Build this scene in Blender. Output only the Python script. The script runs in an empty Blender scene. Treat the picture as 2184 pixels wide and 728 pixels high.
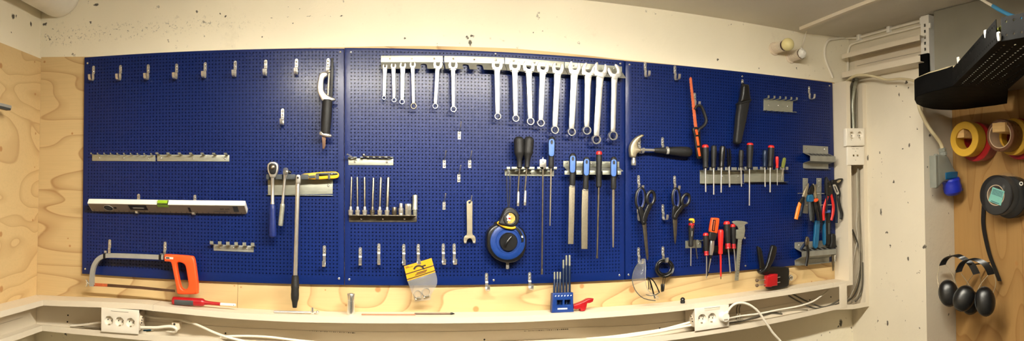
import bpy, bmesh, math, random
import numpy as np
from mathutils import Vector, Matrix
random.seed(7)
PI = math.pi
SC = bpy.context.scene
COL = SC.collection
# ------------------------------------------------------------------ camera model
# The photograph is a swept panorama: a central-cylindrical lens at one standing point.
F = 1378.0726          # pixels per radian
Y0 = 388.791           # row of the lens axis
YAW, PITCH, ROLL = 0.22465, 0.029095, 0.00044
DIST = 2.25            # metres from the lens to the face of the pegboards
EYE = 1.45             # lens height above the floor
CAM = Vector((0, -DIST, EYE))
def _rot():
    cy, sy, cp, sp, cr, sr = math.cos(YAW), math.sin(YAW), math.cos(PITCH), math.sin(PITCH), math.cos(ROLL), math.sin(ROLL)
    Ry = Matrix(((cy, sy, 0), (-sy, cy, 0), (0, 0, 1)))
    Rp = Matrix(((1, 0, 0), (0, cp, -sp), (0, sp, cp)))
    Rr = Matrix(((cr, 0, sr), (0, 1, 0), (-sr, 0, cr)))
    return Ry @ Rp @ Rr
R3 = _rot()
def ray(u, v):
    th = (u - 1092) / F
    return R3 @ Vector((math.sin(th), math.cos(th), (Y0 - v) / F))
def P(u, v, d=0.0):
    """point of the photograph on the plane d metres in front of the pegboard faces"""
    r = ray(u, v); return CAM + r * ((DIST - d) / r.y)
def PX(u, v, X):
    """point of the photograph on the plane x = X (side walls)"""
    r = ray(u, v); return CAM + r * (X / r.x)
def PZ(u, v, Z):
    """point of the photograph on the horizontal plane z = Z"""
    r = ray(u, v); return CAM + r * ((Z - EYE) / r.z)
def S(u, d=0.0):
    """metres per pixel on that plane"""
    r = ray(u, 400); return (DIST - d) / r.y * math.hypot(r.x, r.y) / F
# ------------------------------------------------------------------ mesh building
class MB:
    def __init__(s): s.v = []; s.f = []; s.m = []
    def add(s, vs, fs, mi=0):
        b = len(s.v); s.v += [Vector(p) for p in vs]
        s.f += [[b + i for i in f] for f in fs]; s.m += [mi] * len(fs); return s
    def merge(s, o, mi=None):
        b = len(s.v); s.v += [p.copy() for p in o.v]; s.f += [[b + i for i in f] for f in o.f]
        s.m += (o.m if mi is None else [mi] * len(o.f)); return s
    def hexa(s, p8, mi=0):
        """8 corners: bottom loop then top loop"""
        return s.add(p8, [(3, 2, 1, 0), (4, 5, 6, 7), (0, 1, 5, 4), (1, 2, 6, 5), (2, 3, 7, 6), (3, 0, 4, 7)], mi)
    def box(s, lo, hi, bev=0.0, mi=0):
        x0, y0, z0 = lo; x1, y1, z1 = hi
        if bev <= 0:
            return s.hexa([(x0, y0, z0), (x1, y0, z0), (x1, y1, z0), (x0, y1, z0), (x0, y0, z1), (x1, y0, z1), (x1, y1, z1), (x0, y1, z1)], mi)
        bm = bmesh.new(); bmesh.ops.create_cube(bm, size=1)
        for w in bm.verts:
            w.co = Vector(((x0 + x1) / 2 + w.co.x * (x1 - x0), (y0 + y1) / 2 + w.co.y * (y1 - y0), (z0 + z1) / 2 + w.co.z * (z1 - z0)))
        bmesh.ops.bevel(bm, geom=bm.edges[:], offset=bev, segments=2, affect='EDGES', profile=.6)
        return s.bm(bm, mi)
    def bm(s, bm, mi=0):
        bm.verts.index_update()
        s.add([w.co.copy() for w in bm.verts], [[w.index for w in f.verts] for f in bm.faces], mi); bm.free(); return s
    def loft(s, path, radii, seg=12, cap=True, flat=1.0, ref=None, mi=0, closed=False):
        """rings along a path; radii: number or list; flat squeezes the second axis; ref fixes the first axis"""
        path = [Vector(p) for p in path]; n = len(path)
        if not isinstance(radii, (list, tuple)): radii = [radii] * n
        base = len(s.v); prev = None; vs = []
        for i, p in enumerate(path):
            a = path[(i - 1) % n] if (closed or i > 0) else p
            b = path[(i + 1) % n] if (closed or i < n - 1) else p
            t = (b - a)
            if t.length < 1e-9: t = path[min(i + 1, n - 1)] - path[max(i - 2, 0)]
            t = t.normalized() if t.length > 1e-9 else Vector((0, 0, 1))
            if ref is not None: x = Vector(ref)
            elif prev is not None: x = prev
            else: x = Vector((1, 0, 0)) if abs(t.x) < .9 else Vector((0, 1, 0))
            x = x - t * x.dot(t)
            if x.length < 1e-6: x = Vector((0, 1, 0)) - t * t.y
            if x.length < 1e-6: x = Vector((1, 0, 0))
            x.normalize(); y = t.cross(x); prev = x
            r = radii[i]
            for k in range(seg):
                an = 2 * PI * k / seg
                vs.append(p + x * (r * math.cos(an)) + y * (r * flat * math.sin(an)))
        fs = []
        for i in range(n - 1 if not closed else n):
            j = (i + 1) % n
            for k in range(seg):
                k2 = (k + 1) % seg
                fs.append((i * seg + k, i * seg + k2, j * seg + k2, j * seg + k))
        if cap and not closed:
            fs.append(tuple(range(seg - 1, -1, -1))); fs.append(tuple((n - 1) * seg + k for k in range(seg)))
        return s.add(vs, fs, mi)
    def strip(s, path, wdir, w, th, mi=0, ws=None):
        """a flat bar swept along a path: width w along wdir, thickness th"""
        path = [Vector(p) for p in path]; n = len(path); wd = Vector(wdir).normalized(); vs = []
        for i, p in enumerate(path):
            t = path[min(i + 1, n - 1)] - path[max(i - 1, 0)]
            t.normalize(); nn = t.cross(wd)
            nn = nn.normalized() if nn.length > 1e-6 else Vector((0, 1, 0))
            ww = w if ws is None else ws[i]
            vs += [p + wd * (ww / 2) + nn * (th / 2), p - wd * (ww / 2) + nn * (th / 2), p - wd * (ww / 2) - nn * (th / 2), p + wd * (ww / 2) - nn * (th / 2)]
        fs = []
        for i in range(n - 1):
            for k in range(4):
                k2 = (k + 1) % 4; fs.append((i * 4 + k, i * 4 + k2, i * 4 + 4 + k2, i * 4 + 4 + k))
        fs += [(3, 2, 1, 0), tuple((n - 1) * 4 + k for k in range(4))]
        return s.add(vs, fs, mi)
    def ball(s, c, r, seg=12, sc=(1, 1, 1), mi=0):
        bm = bmesh.new(); bmesh.ops.create_uvsphere(bm, u_segments=seg, v_segments=max(6, seg // 2 + 2), radius=r)
        for w in bm.verts: w.co = Vector((c[0] + w.co.x * sc[0], c[1] + w.co.y * sc[1], c[2] + w.co.z * sc[2]))
        return s.bm(bm, mi)
    def dome(s, c, r, axis=(0, -1, 0), h=.6, seg=10, mi=0):
        """low rivet head on a surface"""
        c = Vector(c); a = Vector(axis).normalized(); pr = []
        for k in range(4):
            t = k / 3 * PI / 2; pr.append((c + a * (h * r * math.sin(t) + 1e-5 * k), max(r * math.cos(t), r * .02)))
        return s.loft([p for p, _ in pr], [q for _, q in pr], seg, mi=mi)
    def ring(s, c, axis, R, r, seg=24, sec=10, mi=0, squash=1.0):
        """torus; squash scales the section along the axis"""
        c = Vector(c); a = Vector(axis).normalized()
        x = a.orthogonal().normalized(); y = a.cross(x); vs = []; fs = []
        for i in range(seg):
            an = 2 * PI * i / seg; dr = x * math.cos(an) + y * math.sin(an)
            for k in range(sec):
                b = 2 * PI * k / sec
                vs.append(c + dr * (R + r * math.cos(b)) + a * (r * squash * math.sin(b)))
        for i in range(seg):
            for k in range(sec):
                i2, k2 = (i + 1) % seg, (k + 1) % sec
                fs.append((i * sec + k, i2 * sec + k, i2 * sec + k2, i * sec + k2))
        return s.add(vs, fs, mi)
    def tube_wall(s, c, axis, prof, seg=28, mi=0):
        """revolve a closed profile of (along, radius) round the axis"""
        c = Vector(c); a = Vector(axis).normalized(); x = a.orthogonal().normalized(); y = a.cross(x); n = len(prof); vs = []; fs = []
        for i in range(seg):
            an = 2 * PI * i / seg; dr = x * math.cos(an) + y * math.sin(an)
            for (h, r) in prof: vs.append(c + a * h + dr * r)
        for i in range(seg):
            i2 = (i + 1) % seg
            for k in range(n):
                k2 = (k + 1) % n; fs.append((i * n + k, i2 * n + k, i2 * n + k2, i * n + k2))
        return s.add(vs, fs, mi)
    def plate(s, loops, d0, d1, bev=0.0, mi=0, frame=None, res=2):
        """outline(s) [outer, hole, ...] as (x, z) pairs, extruded between depths d0 and d1 in front of the boards.
        frame=(o, ex, ez, en) puts it on another plane"""
        cu = bpy.data.curves.new('tmp', 'CURVE'); cu.dimensions = '2D'; cu.fill_mode = 'BOTH'
        h = abs(d1 - d0) / 2; bev = min(bev, h * .95)
        cu.extrude = h - bev; cu.bevel_depth = bev; cu.bevel_resolution = res; cu.offset = -bev
        for lp in loops:
            sp = cu.splines.new('POLY'); sp.points.add(len(lp) - 1)
            for q, (x, z) in zip(sp.points, lp): q.co = (x, z, 0, 1)
            sp.use_cyclic_u = True
        ob = bpy.data.objects.new('tmp', cu); COL.objects.link(ob)
        dg = bpy.context.evaluated_depsgraph_get(); me = bpy.data.meshes.new_from_object(ob.evaluated_get(dg))
        if frame is None: o, ex, ez, en = Vector((0, 0, 0)), Vector((1, 0, 0)), Vector((0, 0, 1)), Vector((0, -1, 0))
        else: o, ex, ez, en = [Vector(q) for q in frame]
        mid = (d0 + d1) / 2
        bm = bmesh.new(); bm.from_mesh(me); bmesh.ops.remove_doubles(bm, verts=bm.verts[:], dist=1e-6)
        for w in bm.verts: w.co = o + ex * w.co.x + ez * w.co.y + en * (mid + w.co.z)
        bmesh.ops.recalc_face_normals(bm, faces=bm.faces[:])
        s.bm(bm, mi)
        bpy.data.objects.remove(ob); bpy.data.curves.remove(cu); bpy.data.meshes.remove(me); return s
    def pplate(s, loops, d0, d1, bev=0.0, mi=0, sm=0):
        """plate whose outlines are given in photograph pixels"""
        out = []
        for k, lp in enumerate(loops):
            q = [P(u, v, max(d0, d1)) for (u, v) in lp]; q = [(a.x, a.z) for a in q]
            n = sm[k] if isinstance(sm, (list, tuple)) else sm
            out.append(spline2(q, n) if n else q)
        return s.plate(out, d0, d1, bev, mi)
def spline2(pts, n=4):
    m = len(pts); out = []
    for i in range(m):
        p0, p1, p2, p3 = [pts[(i + k) % m] for k in (-1, 0, 1, 2)]
        for j in range(n):
            t = j / n
            out.append(tuple(.5 * ((2 * b) + (-a + c) * t + (2 * a - 5 * b + 4 * c - e) * t * t + (-a + 3 * b - 3 * c + e) * t ** 3) for a, b, c, e in zip(p0, p1, p2, p3)))
    return out
def spline(pts, n=6):
    """open Catmull-Rom through 3-D points"""
    pts = [Vector(p) for p in pts]; out = []
    for i in range(len(pts) - 1):
        p0 = pts[max(i - 1, 0)]; p1 = pts[i]; p2 = pts[i + 1]; p3 = pts[min(i + 2, len(pts) - 1)]
        for j in range(n):
            t = j / n
            out.append(.5 * ((2 * p1) + (-p0 + p2) * t + (2 * p0 - 5 * p1 + 4 * p2 - p3) * t * t + (-p0 + 3 * p1 - 3 * p2 + p3) * t ** 3))
    out.append(pts[-1].copy()); return out
def circ(cx, cz, r, n=20, rz=None, a0=0.0):
    rz = r if rz is None else rz
    return [(cx + r * math.cos(a0 + 2 * PI * k / n), cz + rz * math.sin(a0 + 2 * PI * k / n)) for k in range(n)]
def obj(name, mb, mat, parent=None, smooth=35, loc=None):
    """links what the builder holds as ONE mesh object (world coordinates in, origin at its base or its parent's)"""
    me = bpy.data.meshes.new(name)
    if parent is not None: o = parent_world(parent)
    elif loc is not None: o = Vector(loc)
    else:
        xs = [p.x for p in mb.v]; ys = [p.y for p in mb.v]; zs = [p.z for p in mb.v]
        o = Vector(((min(xs) + max(xs)) / 2, (min(ys) + max(ys)) / 2, min(zs)))
    me.from_pydata([p - o for p in mb.v], [], mb.f)
    mats = mat if isinstance(mat, (list, tuple)) else [mat]
    for q in mats: me.materials.append(q)
    if len(mats) > 1: me.polygons.foreach_set('material_index', mb.m)
    me.validate(); me.update()
    bm = bmesh.new(); bm.from_mesh(me); bmesh.ops.recalc_face_normals(bm, faces=bm.faces[:]); bm.to_mesh(me); bm.free()
    if smooth:
        me.polygons.foreach_set('use_smooth', [True] * len(me.polygons)); me.set_sharp_from_angle(angle=math.radians(smooth))
    ob = bpy.data.objects.new(name, me); COL.objects.link(ob)
    if parent is not None: ob.parent = parent
    else: ob.location = o
    return ob
def parent_world(p):
    q = Vector((0, 0, 0))
    while p is not None: q += Vector(p.location); p = p.parent
    return q
def tag(o, label, cat, group=None):
    o['label'] = label; o['category'] = cat
    if group: o['group'] = group
    return o
def thing(name, label, cat, loc, group=None):
    o = bpy.data.objects.new(name, None); o.empty_display_size = .02; COL.objects.link(o); o.location = Vector(loc)
    return tag(o, label, cat, group)
def dup(root, loc, label, group=None):
    r = root.copy(); COL.objects.link(r); r.location = Vector(loc); r['label'] = label
    if group: r['group'] = group
    for ch in list(root.children):
        c = ch.copy(); COL.objects.link(c); c.parent = r
        for g in list(ch.children):
            e = g.copy(); COL.objects.link(e); e.parent = c
    return r
def struct(name, mb, mat, label=None, smooth=0):
    o = obj(name, mb, mat, None, smooth, loc=(0, 0, 0)); o['kind'] = 'structure'
    if label: o['label'] = label
    return o
# ------------------------------------------------------------------ materials
def srgb(r, g, b):
    f = lambda c: (c / 255 / 12.92) if c / 255 <= .04045 else ((c / 255 + .055) / 1.055) ** 2.4
    return (f(r), f(g), f(b), 1)
class NT:
    def __init__(s, name):
        s.mat = bpy.data.materials.new(name); s.mat.use_nodes = True; s.t = s.mat.node_tree; s.b = s.t.nodes['Principled BSDF']
    def n(s, kind, **kw):
        q = s.t.nodes.new(kind)
        for k, v in kw.items():
            if k.startswith('i_'): q.inputs[k[2:].replace('_', ' ')].default_value = v
            else: setattr(q, k, v)
        return q
    def l(s, a, b): s.t.links.new(a, b)
    def coord(s, scale=(1, 1, 1), loc=(0, 0, 0), kind='Object'):
        c = s.n('ShaderNodeTexCoord'); m = s.n('ShaderNodeMapping'); m.inputs['Scale'].default_value = scale; m.inputs['Location'].default_value = loc
        s.l(c.outputs[kind], m.inputs['Vector']); return m.outputs['Vector']
    def noise(s, vec, scale, detail=3, rough=.5, dist=0):
        q = s.n('ShaderNodeTexNoise'); q.inputs['Scale'].default_value = scale; q.inputs['Detail'].default_value = detail
        q.inputs['Roughness'].default_value = rough; q.inputs['Distortion'].default_value = dist; s.l(vec, q.inputs['Vector']); return q.outputs['Fac']
    def ramp(s, fac, stops):
        q = s.n('ShaderNodeValToRGB'); e = q.color_ramp.elements
        while len(e) < len(stops): e.new(.5)
        for el, (p, c) in zip(e, stops): el.position = p; el.color = c if len(c) == 4 else (*c, 1)
        s.l(fac, q.inputs['Fac']); return q.outputs['Color']
    def mix(s, fac, a, b):
        q = s.n('ShaderNodeMix', data_type='RGBA')
        for sock, val in ((q.inputs[0], fac), (q.inputs[6], a), (q.inputs[7], b)):
            if hasattr(val, 'links'): s.l(val, sock)
            else: sock.default_value = val
        return q.outputs[2]
    def math(s, op, a, b=0.0, clamp=False):
        q = s.n('ShaderNodeMath', operation=op, use_clamp=clamp)
        for sock, val in ((q.inputs[0], a), (q.inputs[1], b)):
            if hasattr(val, 'links'): s.l(val, sock)
            else: sock.default_value = val
        return q.outputs[0]
    def bump(s, h, strength=.2, dist=.01):
        q = s.n('ShaderNodeBump'); q.inputs['Strength'].default_value = strength; q.inputs['Distance'].default_value = dist
        s.l(h, q.inputs['Height']); s.l(q.outputs['Normal'], s.b.inputs['Normal'])
    def spots(s, vec, pts):
        """sum of soft round marks; pts = (x, y, z, radius, (sx,sy,sz))"""
        tot = None
        for (x, y, z, r, sc) in pts:
            m = s.n('ShaderNodeVectorMath', operation='SUBTRACT'); s.l(vec, m.inputs[0]); m.inputs[1].default_value = (x, y, z)
            k = s.n('ShaderNodeVectorMath', operation='MULTIPLY'); s.l(m.outputs[0], k.inputs[0]); k.inputs[1].default_value = sc
            ln = s.n('ShaderNodeVectorMath', operation='LENGTH'); s.l(k.outputs[0], ln.inputs[0])
            q = s.n('ShaderNodeMapRange', clamp=True); s.l(ln.outputs['Value'], q.inputs[0])
            q.inputs[1].default_value = r * .6; q.inputs[2].default_value = r * 1.0; q.inputs[3].default_value = 1; q.inputs[4].default_value = 0
            tot = q.outputs[0] if tot is None else s.math('MAXIMUM', tot, q.outputs[0])
        return tot
def simple(name, col, rough=.5, metal=0.0, var=.08, scale=40, bump=0.0, spec=.5, coat=0.0, stretch=(1, 1, 1)):
    t = NT(name); c = srgb(*col); v = t.coord(stretch)
    f = t.noise(v, scale, 4)
    lo = tuple(max(0, x * (1 - var)) for x in c[:3]); hi = tuple(min(1, x * (1 + var)) for x in c[:3])
    t.l(t.ramp(f, [(.3, lo), (.7, hi)]), t.b.inputs['Base Color'])
    rr = t.n('ShaderNodeMapRange'); t.l(f, rr.inputs[0]); rr.inputs[3].default_value = max(.02, rough * .85); rr.inputs[4].default_value = min(1, rough * 1.15)
    t.l(rr.outputs[0], t.b.inputs['Roughness'])
    t.b.inputs['Metallic'].default_value = metal; t.b.inputs['Specular IOR Level'].default_value = spec
    if coat: t.b.inputs['Coat Weight'].default_value = coat; t.b.inputs['Coat Roughness'].default_value = .15
    if bump: t.bump(f, bump, .002)
    return t.mat
def plywood_mat(name, grain=(1, 1), base=((238, 208, 146), (214, 165, 92)), knots=(), seed=0, vertical=False, dense=15.0):
    """rotary-cut softwood veneer: wandering growth lines, knots, small darker streaks"""
    t = NT(name); c = t.coord((1, 1, 1), (seed, 0, seed * .7))
    mp = t.n('ShaderNodeMapping'); mp.inputs['Scale'].default_value = (2.6, 2.6, .6) if vertical else (.62, 1.3, 2.9); t.l(c, mp.inputs['Vector'])
    big = t.noise(mp.outputs[0], 1.15, 2, .45, .35)
    w = t.math('MULTIPLY', big, dense)
    fr = t.math('FRACT', w)
    line = t.ramp(fr, [(0, (0, 0, 0)), (.66, (.06, .06, .06)), (.90, (.55, .55, .55)), (.96, (1, 1, 1)), (1, (0, 0, 0))])
    fm = t.n('ShaderNodeMapping'); fm.inputs['Scale'].default_value = (60, 60, 3) if vertical else (3, 60, 90); t.l(c, fm.inputs['Vector'])
    fine = t.noise(fm.outputs[0], 1.6, 4, .6)
    patch = t.noise(c, 2.3, 2)
    bw = t.n('ShaderNodeRGBToBW'); t.l(line, bw.inputs[0])
    amt = t.math('MULTIPLY', bw.outputs[0], t.math('ADD', t.math('MULTIPLY', patch, .9), .22))
    col = t.mix(amt, srgb(*base[0]), srgb(*base[1]))
    dk = tuple(x * .82 for x in srgb(*base[0])[:3]) + (1,)
    f2 = t.n('ShaderNodeMapRange', clamp=True); t.l(fine, f2.inputs[0]); f2.inputs[1].default_value = .45; f2.inputs[2].default_value = .8; f2.inputs[3].default_value = 0; f2.inputs[4].default_value = .45
    col = t.mix(f2.outputs[0], col, dk)
    if knots:
        k = t.spots(t.coord(), knots); col = t.mix(t.math('MULTIPLY', k, .75), col, srgb(168, 112, 58))
    t.l(col, t.b.inputs['Base Color']); t.b.inputs['Roughness'].default_value = .62; t.b.inputs['Specular IOR Level'].default_value = .3
    t.bump(fine, .08, .002); return t.mat
def wall_mat(name, base=(238, 226, 196), marks=(), chips=.66, dirt=.5, band=None):
    """old painted concrete: uneven paint, chips, pits, dark gouges"""
    t = NT(name); c = t.coord(); un = t.noise(c, 1.6, 4, .55); col = t.ramp(un, [(.3, tuple(x * .88 for x in srgb(*base)[:3])), (.7, srgb(*base)[:3])])
    p = t.noise(c, 38, 5, .65); sp = t.noise(c, 3.2, 3, .6)
    cm = t.math('MULTIPLY', t.ramp_bw(p, chips, chips + .03), t.ramp_bw(sp, dirt, dirt + .12))
    col = t.mix(t.math('MULTIPLY', cm, .8), col, srgb(92, 80, 62))
    sm = t.noise(c, 5, 5, .7); col = t.mix(t.math('MULTIPLY', t.ramp_bw(sm, .62, .82), .28), col, srgb(150, 135, 108))
    if band:
        # scuffed dirty joint along a height
        z0, hh, x0, x1 = band
        sx = t.n('ShaderNodeSeparateXYZ'); t.l(c, sx.inputs[0]); wob = t.noise(c, 9, 4, .6)
        dz = t.math('ABSOLUTE', t.math('SUBTRACT', t.math('ADD', sx.outputs[2], t.math('MULTIPLY', wob, .05)), z0 + .025))
        m = t.n('ShaderNodeMapRange', clamp=True); t.l(dz, m.inputs[0]); m.inputs[1].default_value = 0; m.inputs[2].default_value = hh; m.inputs[3].default_value = 1; m.inputs[4].default_value = 0
        a = t.n('ShaderNodeMapRange', clamp=True); t.l(sx.outputs[0], a.inputs[0]); a.inputs[1].default_value = x0; a.inputs[2].default_value = x1; a.inputs[3].default_value = 1; a.inputs[4].default_value = 0
        g = t.noise(c, 120, 4, .7)
        k = t.math('MULTIPLY', t.math('MULTIPLY', m.outputs[0], t.ramp_bw(g, .58, .66)), a.outputs[0]); col = t.mix(t.math('MULTIPLY', k, .92), col, srgb(38, 30, 22))
    if marks:
        wv = t.n('ShaderNodeVectorMath', operation='SCALE'); nz = t.n('ShaderNodeTexNoise'); nz.inputs['Scale'].default_value = 90; t.l(c, nz.inputs['Vector'])
        t.l(nz.outputs['Color'], wv.inputs[0]); wv.inputs['Scale'].default_value = .016
        ad = t.n('ShaderNodeVectorMath', operation='ADD'); t.l(c, ad.inputs[0]); t.l(wv.outputs[0], ad.inputs[1])
        sb = t.n('ShaderNodeVectorMath', operation='SUBTRACT'); t.l(ad.outputs[0], sb.inputs[0]); sb.inputs[1].default_value = (.008, .008, .008)
        k = t.spots(sb.outputs[0], marks); col = t.mix(t.math('MULTIPLY', k, .9), col, srgb(44, 36, 28))
    t.l(col, t.b.inputs['Base Color']); t.b.inputs['Roughness'].default_value = .7; t.b.inputs['Specular IOR Level'].default_value = .3
    t.bump(t.noise(c, 22, 6, .7), .25, .006); return t.mat
def _ramp_bw(s, f, a, b):
    q = s.n('ShaderNodeMapRange', clamp=True); s.l(f, q.inputs[0]); q.inputs[1].default_value = a; q.inputs[2].default_value = b; q.inputs[3].default_value = 0; q.inputs[4].default_value = 1; return q.outputs[0]
NT.ramp_bw = _ramp_bw
def clear_mat(name, col=(235, 238, 240), rough=.08, alpha=.25):
    t = NT(name); f = t.noise(t.coord(), 60, 3)
    t.l(t.ramp(f, [(.3, tuple(x * .9 for x in srgb(*col)[:3])), (.7, srgb(*col)[:3])]), t.b.inputs['Base Color'])
    t.b.inputs['Roughness'].default_value = rough; t.b.inputs['Alpha'].default_value = alpha; t.bump(f, .3, .004); return t.mat
M = {}
M['steel'] = simple('satin chrome steel', (206, 203, 196), .32, .85, .05, 60)
M['chrome'] = simple('polished chrome', (236, 235, 230), .18, .92, .03, 40)
M['zinc'] = simple('zinc plated sheet', (172, 173, 158), .42, .7, .10, 30, stretch=(1, 1, 6))
M['zincm'] = simple('dull galvanised sheet', (158, 158, 150), .50, .65, .12, 35)
M['darksteel'] = simple('darkened tool steel', (120, 112, 98), .42, 1.0, .18, 55)
M['filesteel'] = simple('cut file steel', (150, 140, 120), .55, .8, .15, 300)
M['blacksteel'] = simple('blackened steel', (38, 37, 36), .42, .6, .15, 60)
M['rubber'] = simple('black rubber grip', (17, 16, 16), .60, 0, .15, 80, .15)
M['black'] = simple('black plastic', (13, 13, 14), .36, 0, .12, 60)
M['greyrub'] = simple('dark grey rubber', (62, 66, 68), .6, 0, .1, 60)
M['blueplas'] = simple('mid blue plastic', (12, 50, 118), .4, 0, .08, 40)
M['bluehan'] = simple('blue ratchet grip', (16, 36, 100), .42, 0, .12, 70)
M['lblue'] = simple('light blue soft inset', (78, 116, 188), .5, 0, .06, 40)
M['teal'] = simple('teal blue plastic', (14, 88, 128), .45, 0, .08, 40)
M['dteal'] = simple('dark teal plastic', (14, 70, 92), .45, 0, .1, 40)
M['red'] = simple('red plastic', (205, 32, 28), .38, 0, .08, 40)
M['dred'] = simple('deep red plastic', (165, 18, 26), .36, 0, .08, 40)
M['orange'] = simple('orange painted plastic', (238, 84, 30), .42, 0, .06, 40)
M['orange2'] = simple('orange blade paint', (186, 88, 48), .5, 0, .18, 70)
M['hiorange'] = simple('orange vinyl grip', (245, 130, 36), .4, 0, .06, 40)
M['yellow'] = simple('yellow plastic', (240, 180, 30), .42, 0, .07, 40)
M['greypaint'] = simple('grey painted steel', (150, 148, 140), .45, 0, .06, 30)
M['white'] = simple('white enamel', (240, 236, 226), .4, 0, .03, 25)
M['pvc'] = simple('white pvc trunking', (224, 212, 190), .42, 0, .015, 4)
M['pvcback'] = simple('white pvc trunking base', (204, 192, 174), .5, 0, .05, 9, .03)
M['cablew'] = simple('white cable sheath', (238, 230, 212), .45, 0, .05, 20)
M['cableg'] = simple('grey cable sheath', (150, 140, 120), .5, 0, .1, 20)
M['cabled'] = simple('dark grey cable sheath', (88, 82, 70), .5, 0, .1, 20)
M['cabletan'] = simple('beige cable sheath', (205, 190, 152), .5, 0, .06, 20)
M['cableblue'] = simple('blue cable sheath', (70, 150, 200), .45, 0, .06, 20)
M['socketw'] = simple('white socket plastic', (236, 228, 212), .35, 0, .02, 20)
M['dark'] = simple('dark recess', (14, 12, 10), .7, 0, .1, 20)
M['label'] = simple('pale label paper', (214, 210, 200), .6, 0, .05, 60)
M['ink'] = simple('black print', (26, 24, 24), .6, 0, .05, 60)
M['whiteink'] = simple('white print', (232, 232, 232), .6, 0, .03, 60)
M['vial'] = simple('green level vial', (150, 190, 40), .12, 0, .12, 30, coat=1)
M['shadegrey'] = simple('level side painted shade', (140, 128, 112), .45, 0, .05, 30)  # shade on the white level's down-tilted side, put into the colour
M['gunsteel'] = simple('pale bare steel', (176, 164, 138), .42, .8, .08, 40)
M['tip'] = simple('brushed blade steel', (165, 160, 152), .35, 1.0, .08, 60)
M['wood'] = simple('bare pine', (226, 186, 122), .6, 0, .12, 12, .1, stretch=(8, 1, 8))
M['copper'] = simple('reddish wood rod', (172, 112, 78), .5, 0, .1, 50)
M['pencil'] = simple('weathered brown wood', (104, 82, 60), .55, 0, .15, 50)
M['cream'] = simple('cream bulb glass', (236, 222, 160), .25, 0, .05, 18)
M['porcelain'] = simple('old porcelain', (226, 210, 186), .4, 0, .08, 30)
M['olive'] = simple('olive plastic', (120, 126, 56), .45, 0, .08, 40)
M['rusty'] = simple('dull used blade', (92, 66, 46), .5, .5, .35, 14)
M['bluesteel'] = simple('dark blue lacquered steel', (16, 34, 62), .4, .3, .12, 60)
M['gold'] = simple('gold foil label', (205, 170, 90), .35, .5, .4, 90)
M['tapeyellow'] = simple('yellow masking tape', (208, 162, 46), .55, 0, .06, 25, stretch=(6, 1, 1))
M['tapebrown'] = simple('brown packing tape', (104, 66, 38), .28, 0, .12, 25)
M['card'] = simple('cardboard core', (204, 178, 146), .7, 0, .08, 25)
M['tapered'] = simple('red tape', (150, 22, 26), .35, 0, .14, 22)
M['tapeblack'] = simple('black tape', (20, 19, 19), .42, 0, .12, 22)
M['turq'] = simple('turquoise label', (120, 190, 176), .6, 0, .05, 50)
M['ceegrey'] = simple('grey connector plastic', (132, 134, 124), .5, 0, .06, 30)
M['ceeblue'] = simple('deep blue cap plastic', (22, 40, 160), .4, 0, .06, 30)
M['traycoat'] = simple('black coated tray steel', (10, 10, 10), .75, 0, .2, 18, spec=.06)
M['greysheet'] = simple('grey painted sheet', (150, 146, 132), .5, .2, .08, 5)
M['film'] = clear_mat('clear plastic film', (200, 202, 200), .10, .06)
M['visor'] = clear_mat('clear polycarbonate', (215, 215, 208), .05, .08)
M['bag'] = clear_mat('clear polythene bag', (186, 184, 180), .15, .24)
M['yellowcard'] = simple('yellow card header', (228, 156, 8), .5, 0, .05, 30)
M['tubeglow'] = None
# ------------------------------------------------------------------ the room
XL, XP, XR, YB = -1.26, 2.12, 2.34, .030          # left wall, pillar side, right wall, masonry behind the plywood
ZC = EYE + .757                                    # ceiling
ZPLY = P(120, 122.5, -.014).z                      # top of the plywood lining
def w3(u, v, d=-.03):
    q = P(u, v, d); return (q.x, q.y, q.z)
chipsB = [(*w3(u, v), r * S(u), sc) for (u, v, r, sc) in (
    (1003, 92, 6, (1, 1, .8)), (1007, 77, 6, (1, 1, 2)), (997, 80, 3.5, (1, 1, 1)), (863, 81, 3, (1, 1, 1.3)), (626, 50, 2.5, (1, 1, 1)), (727, 34, 4, (1, 1, 2)),
    (420, 24, 4, (1.6, 1, 1)), (1531, 127, 3, (1, 1, 1)), (1137, 69, 2, (1, 1, 1)), (558, 80, 2, (1, 1, 1)), (205, 10, 6, (.8, 1, 1.6)), (193, 48, 3, (1, 1, 1)),
    (81, 60, 2, (2, 1, .3)), (82, 74, 2.5, (2, 1, .4)), (80, 108, 3, (2, 1, .4)), (98, 50, 3, (.6, 1, 1.6)), (112, 62, 2, (.6, 1, 2)), (470, 30, 2, (1, 1, 1)), (480, 34, 2, (1, 1, 1)), (615, 15, 2, (1, 1, 2)), (640, 18, 2, (1, 1, 2)), (580, 38, 1.5, (.3, 1, 2)), (612, 36, 1.5, (.3, 1, 2)), (660, 34, 1.2, (.15, 1, 2)), (700, 34, 1.2, (.15, 1, 2)), (84, 20, 3, (1, 1, .5)), (95, 52, 5, (.7, 1, 1.3)), (82, 100, 4, (2, 1, .5)), (82, 86, 3, (2, 1, .5)), (1560, 52, 2, (1, 1, 1)), (1618, 146, 2, (1, 1, .7)), (1699, 146, 2, (1, 1, .7)),
    (1793, 690, 6, (1.3, 1, .6)), (1788, 697, 3, (1, 1, 1)), (1770, 710, 2, (1, 1, 1)), (1752, 716, 2, (1, 1, 1)), (1816, 700, 2, (1, 1, .6)), (1742, 727, 2, (1, 1, 1)), (140, 713, 3, (1, 1, 1)), (60, 718, 3, (1, 1, 1)))]
M['wallback'] = wall_mat('cream painted concrete', (248, 238, 212), chipsB, .64, .5, band=(EYE + .64, .045, -.95, -.25))
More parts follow.
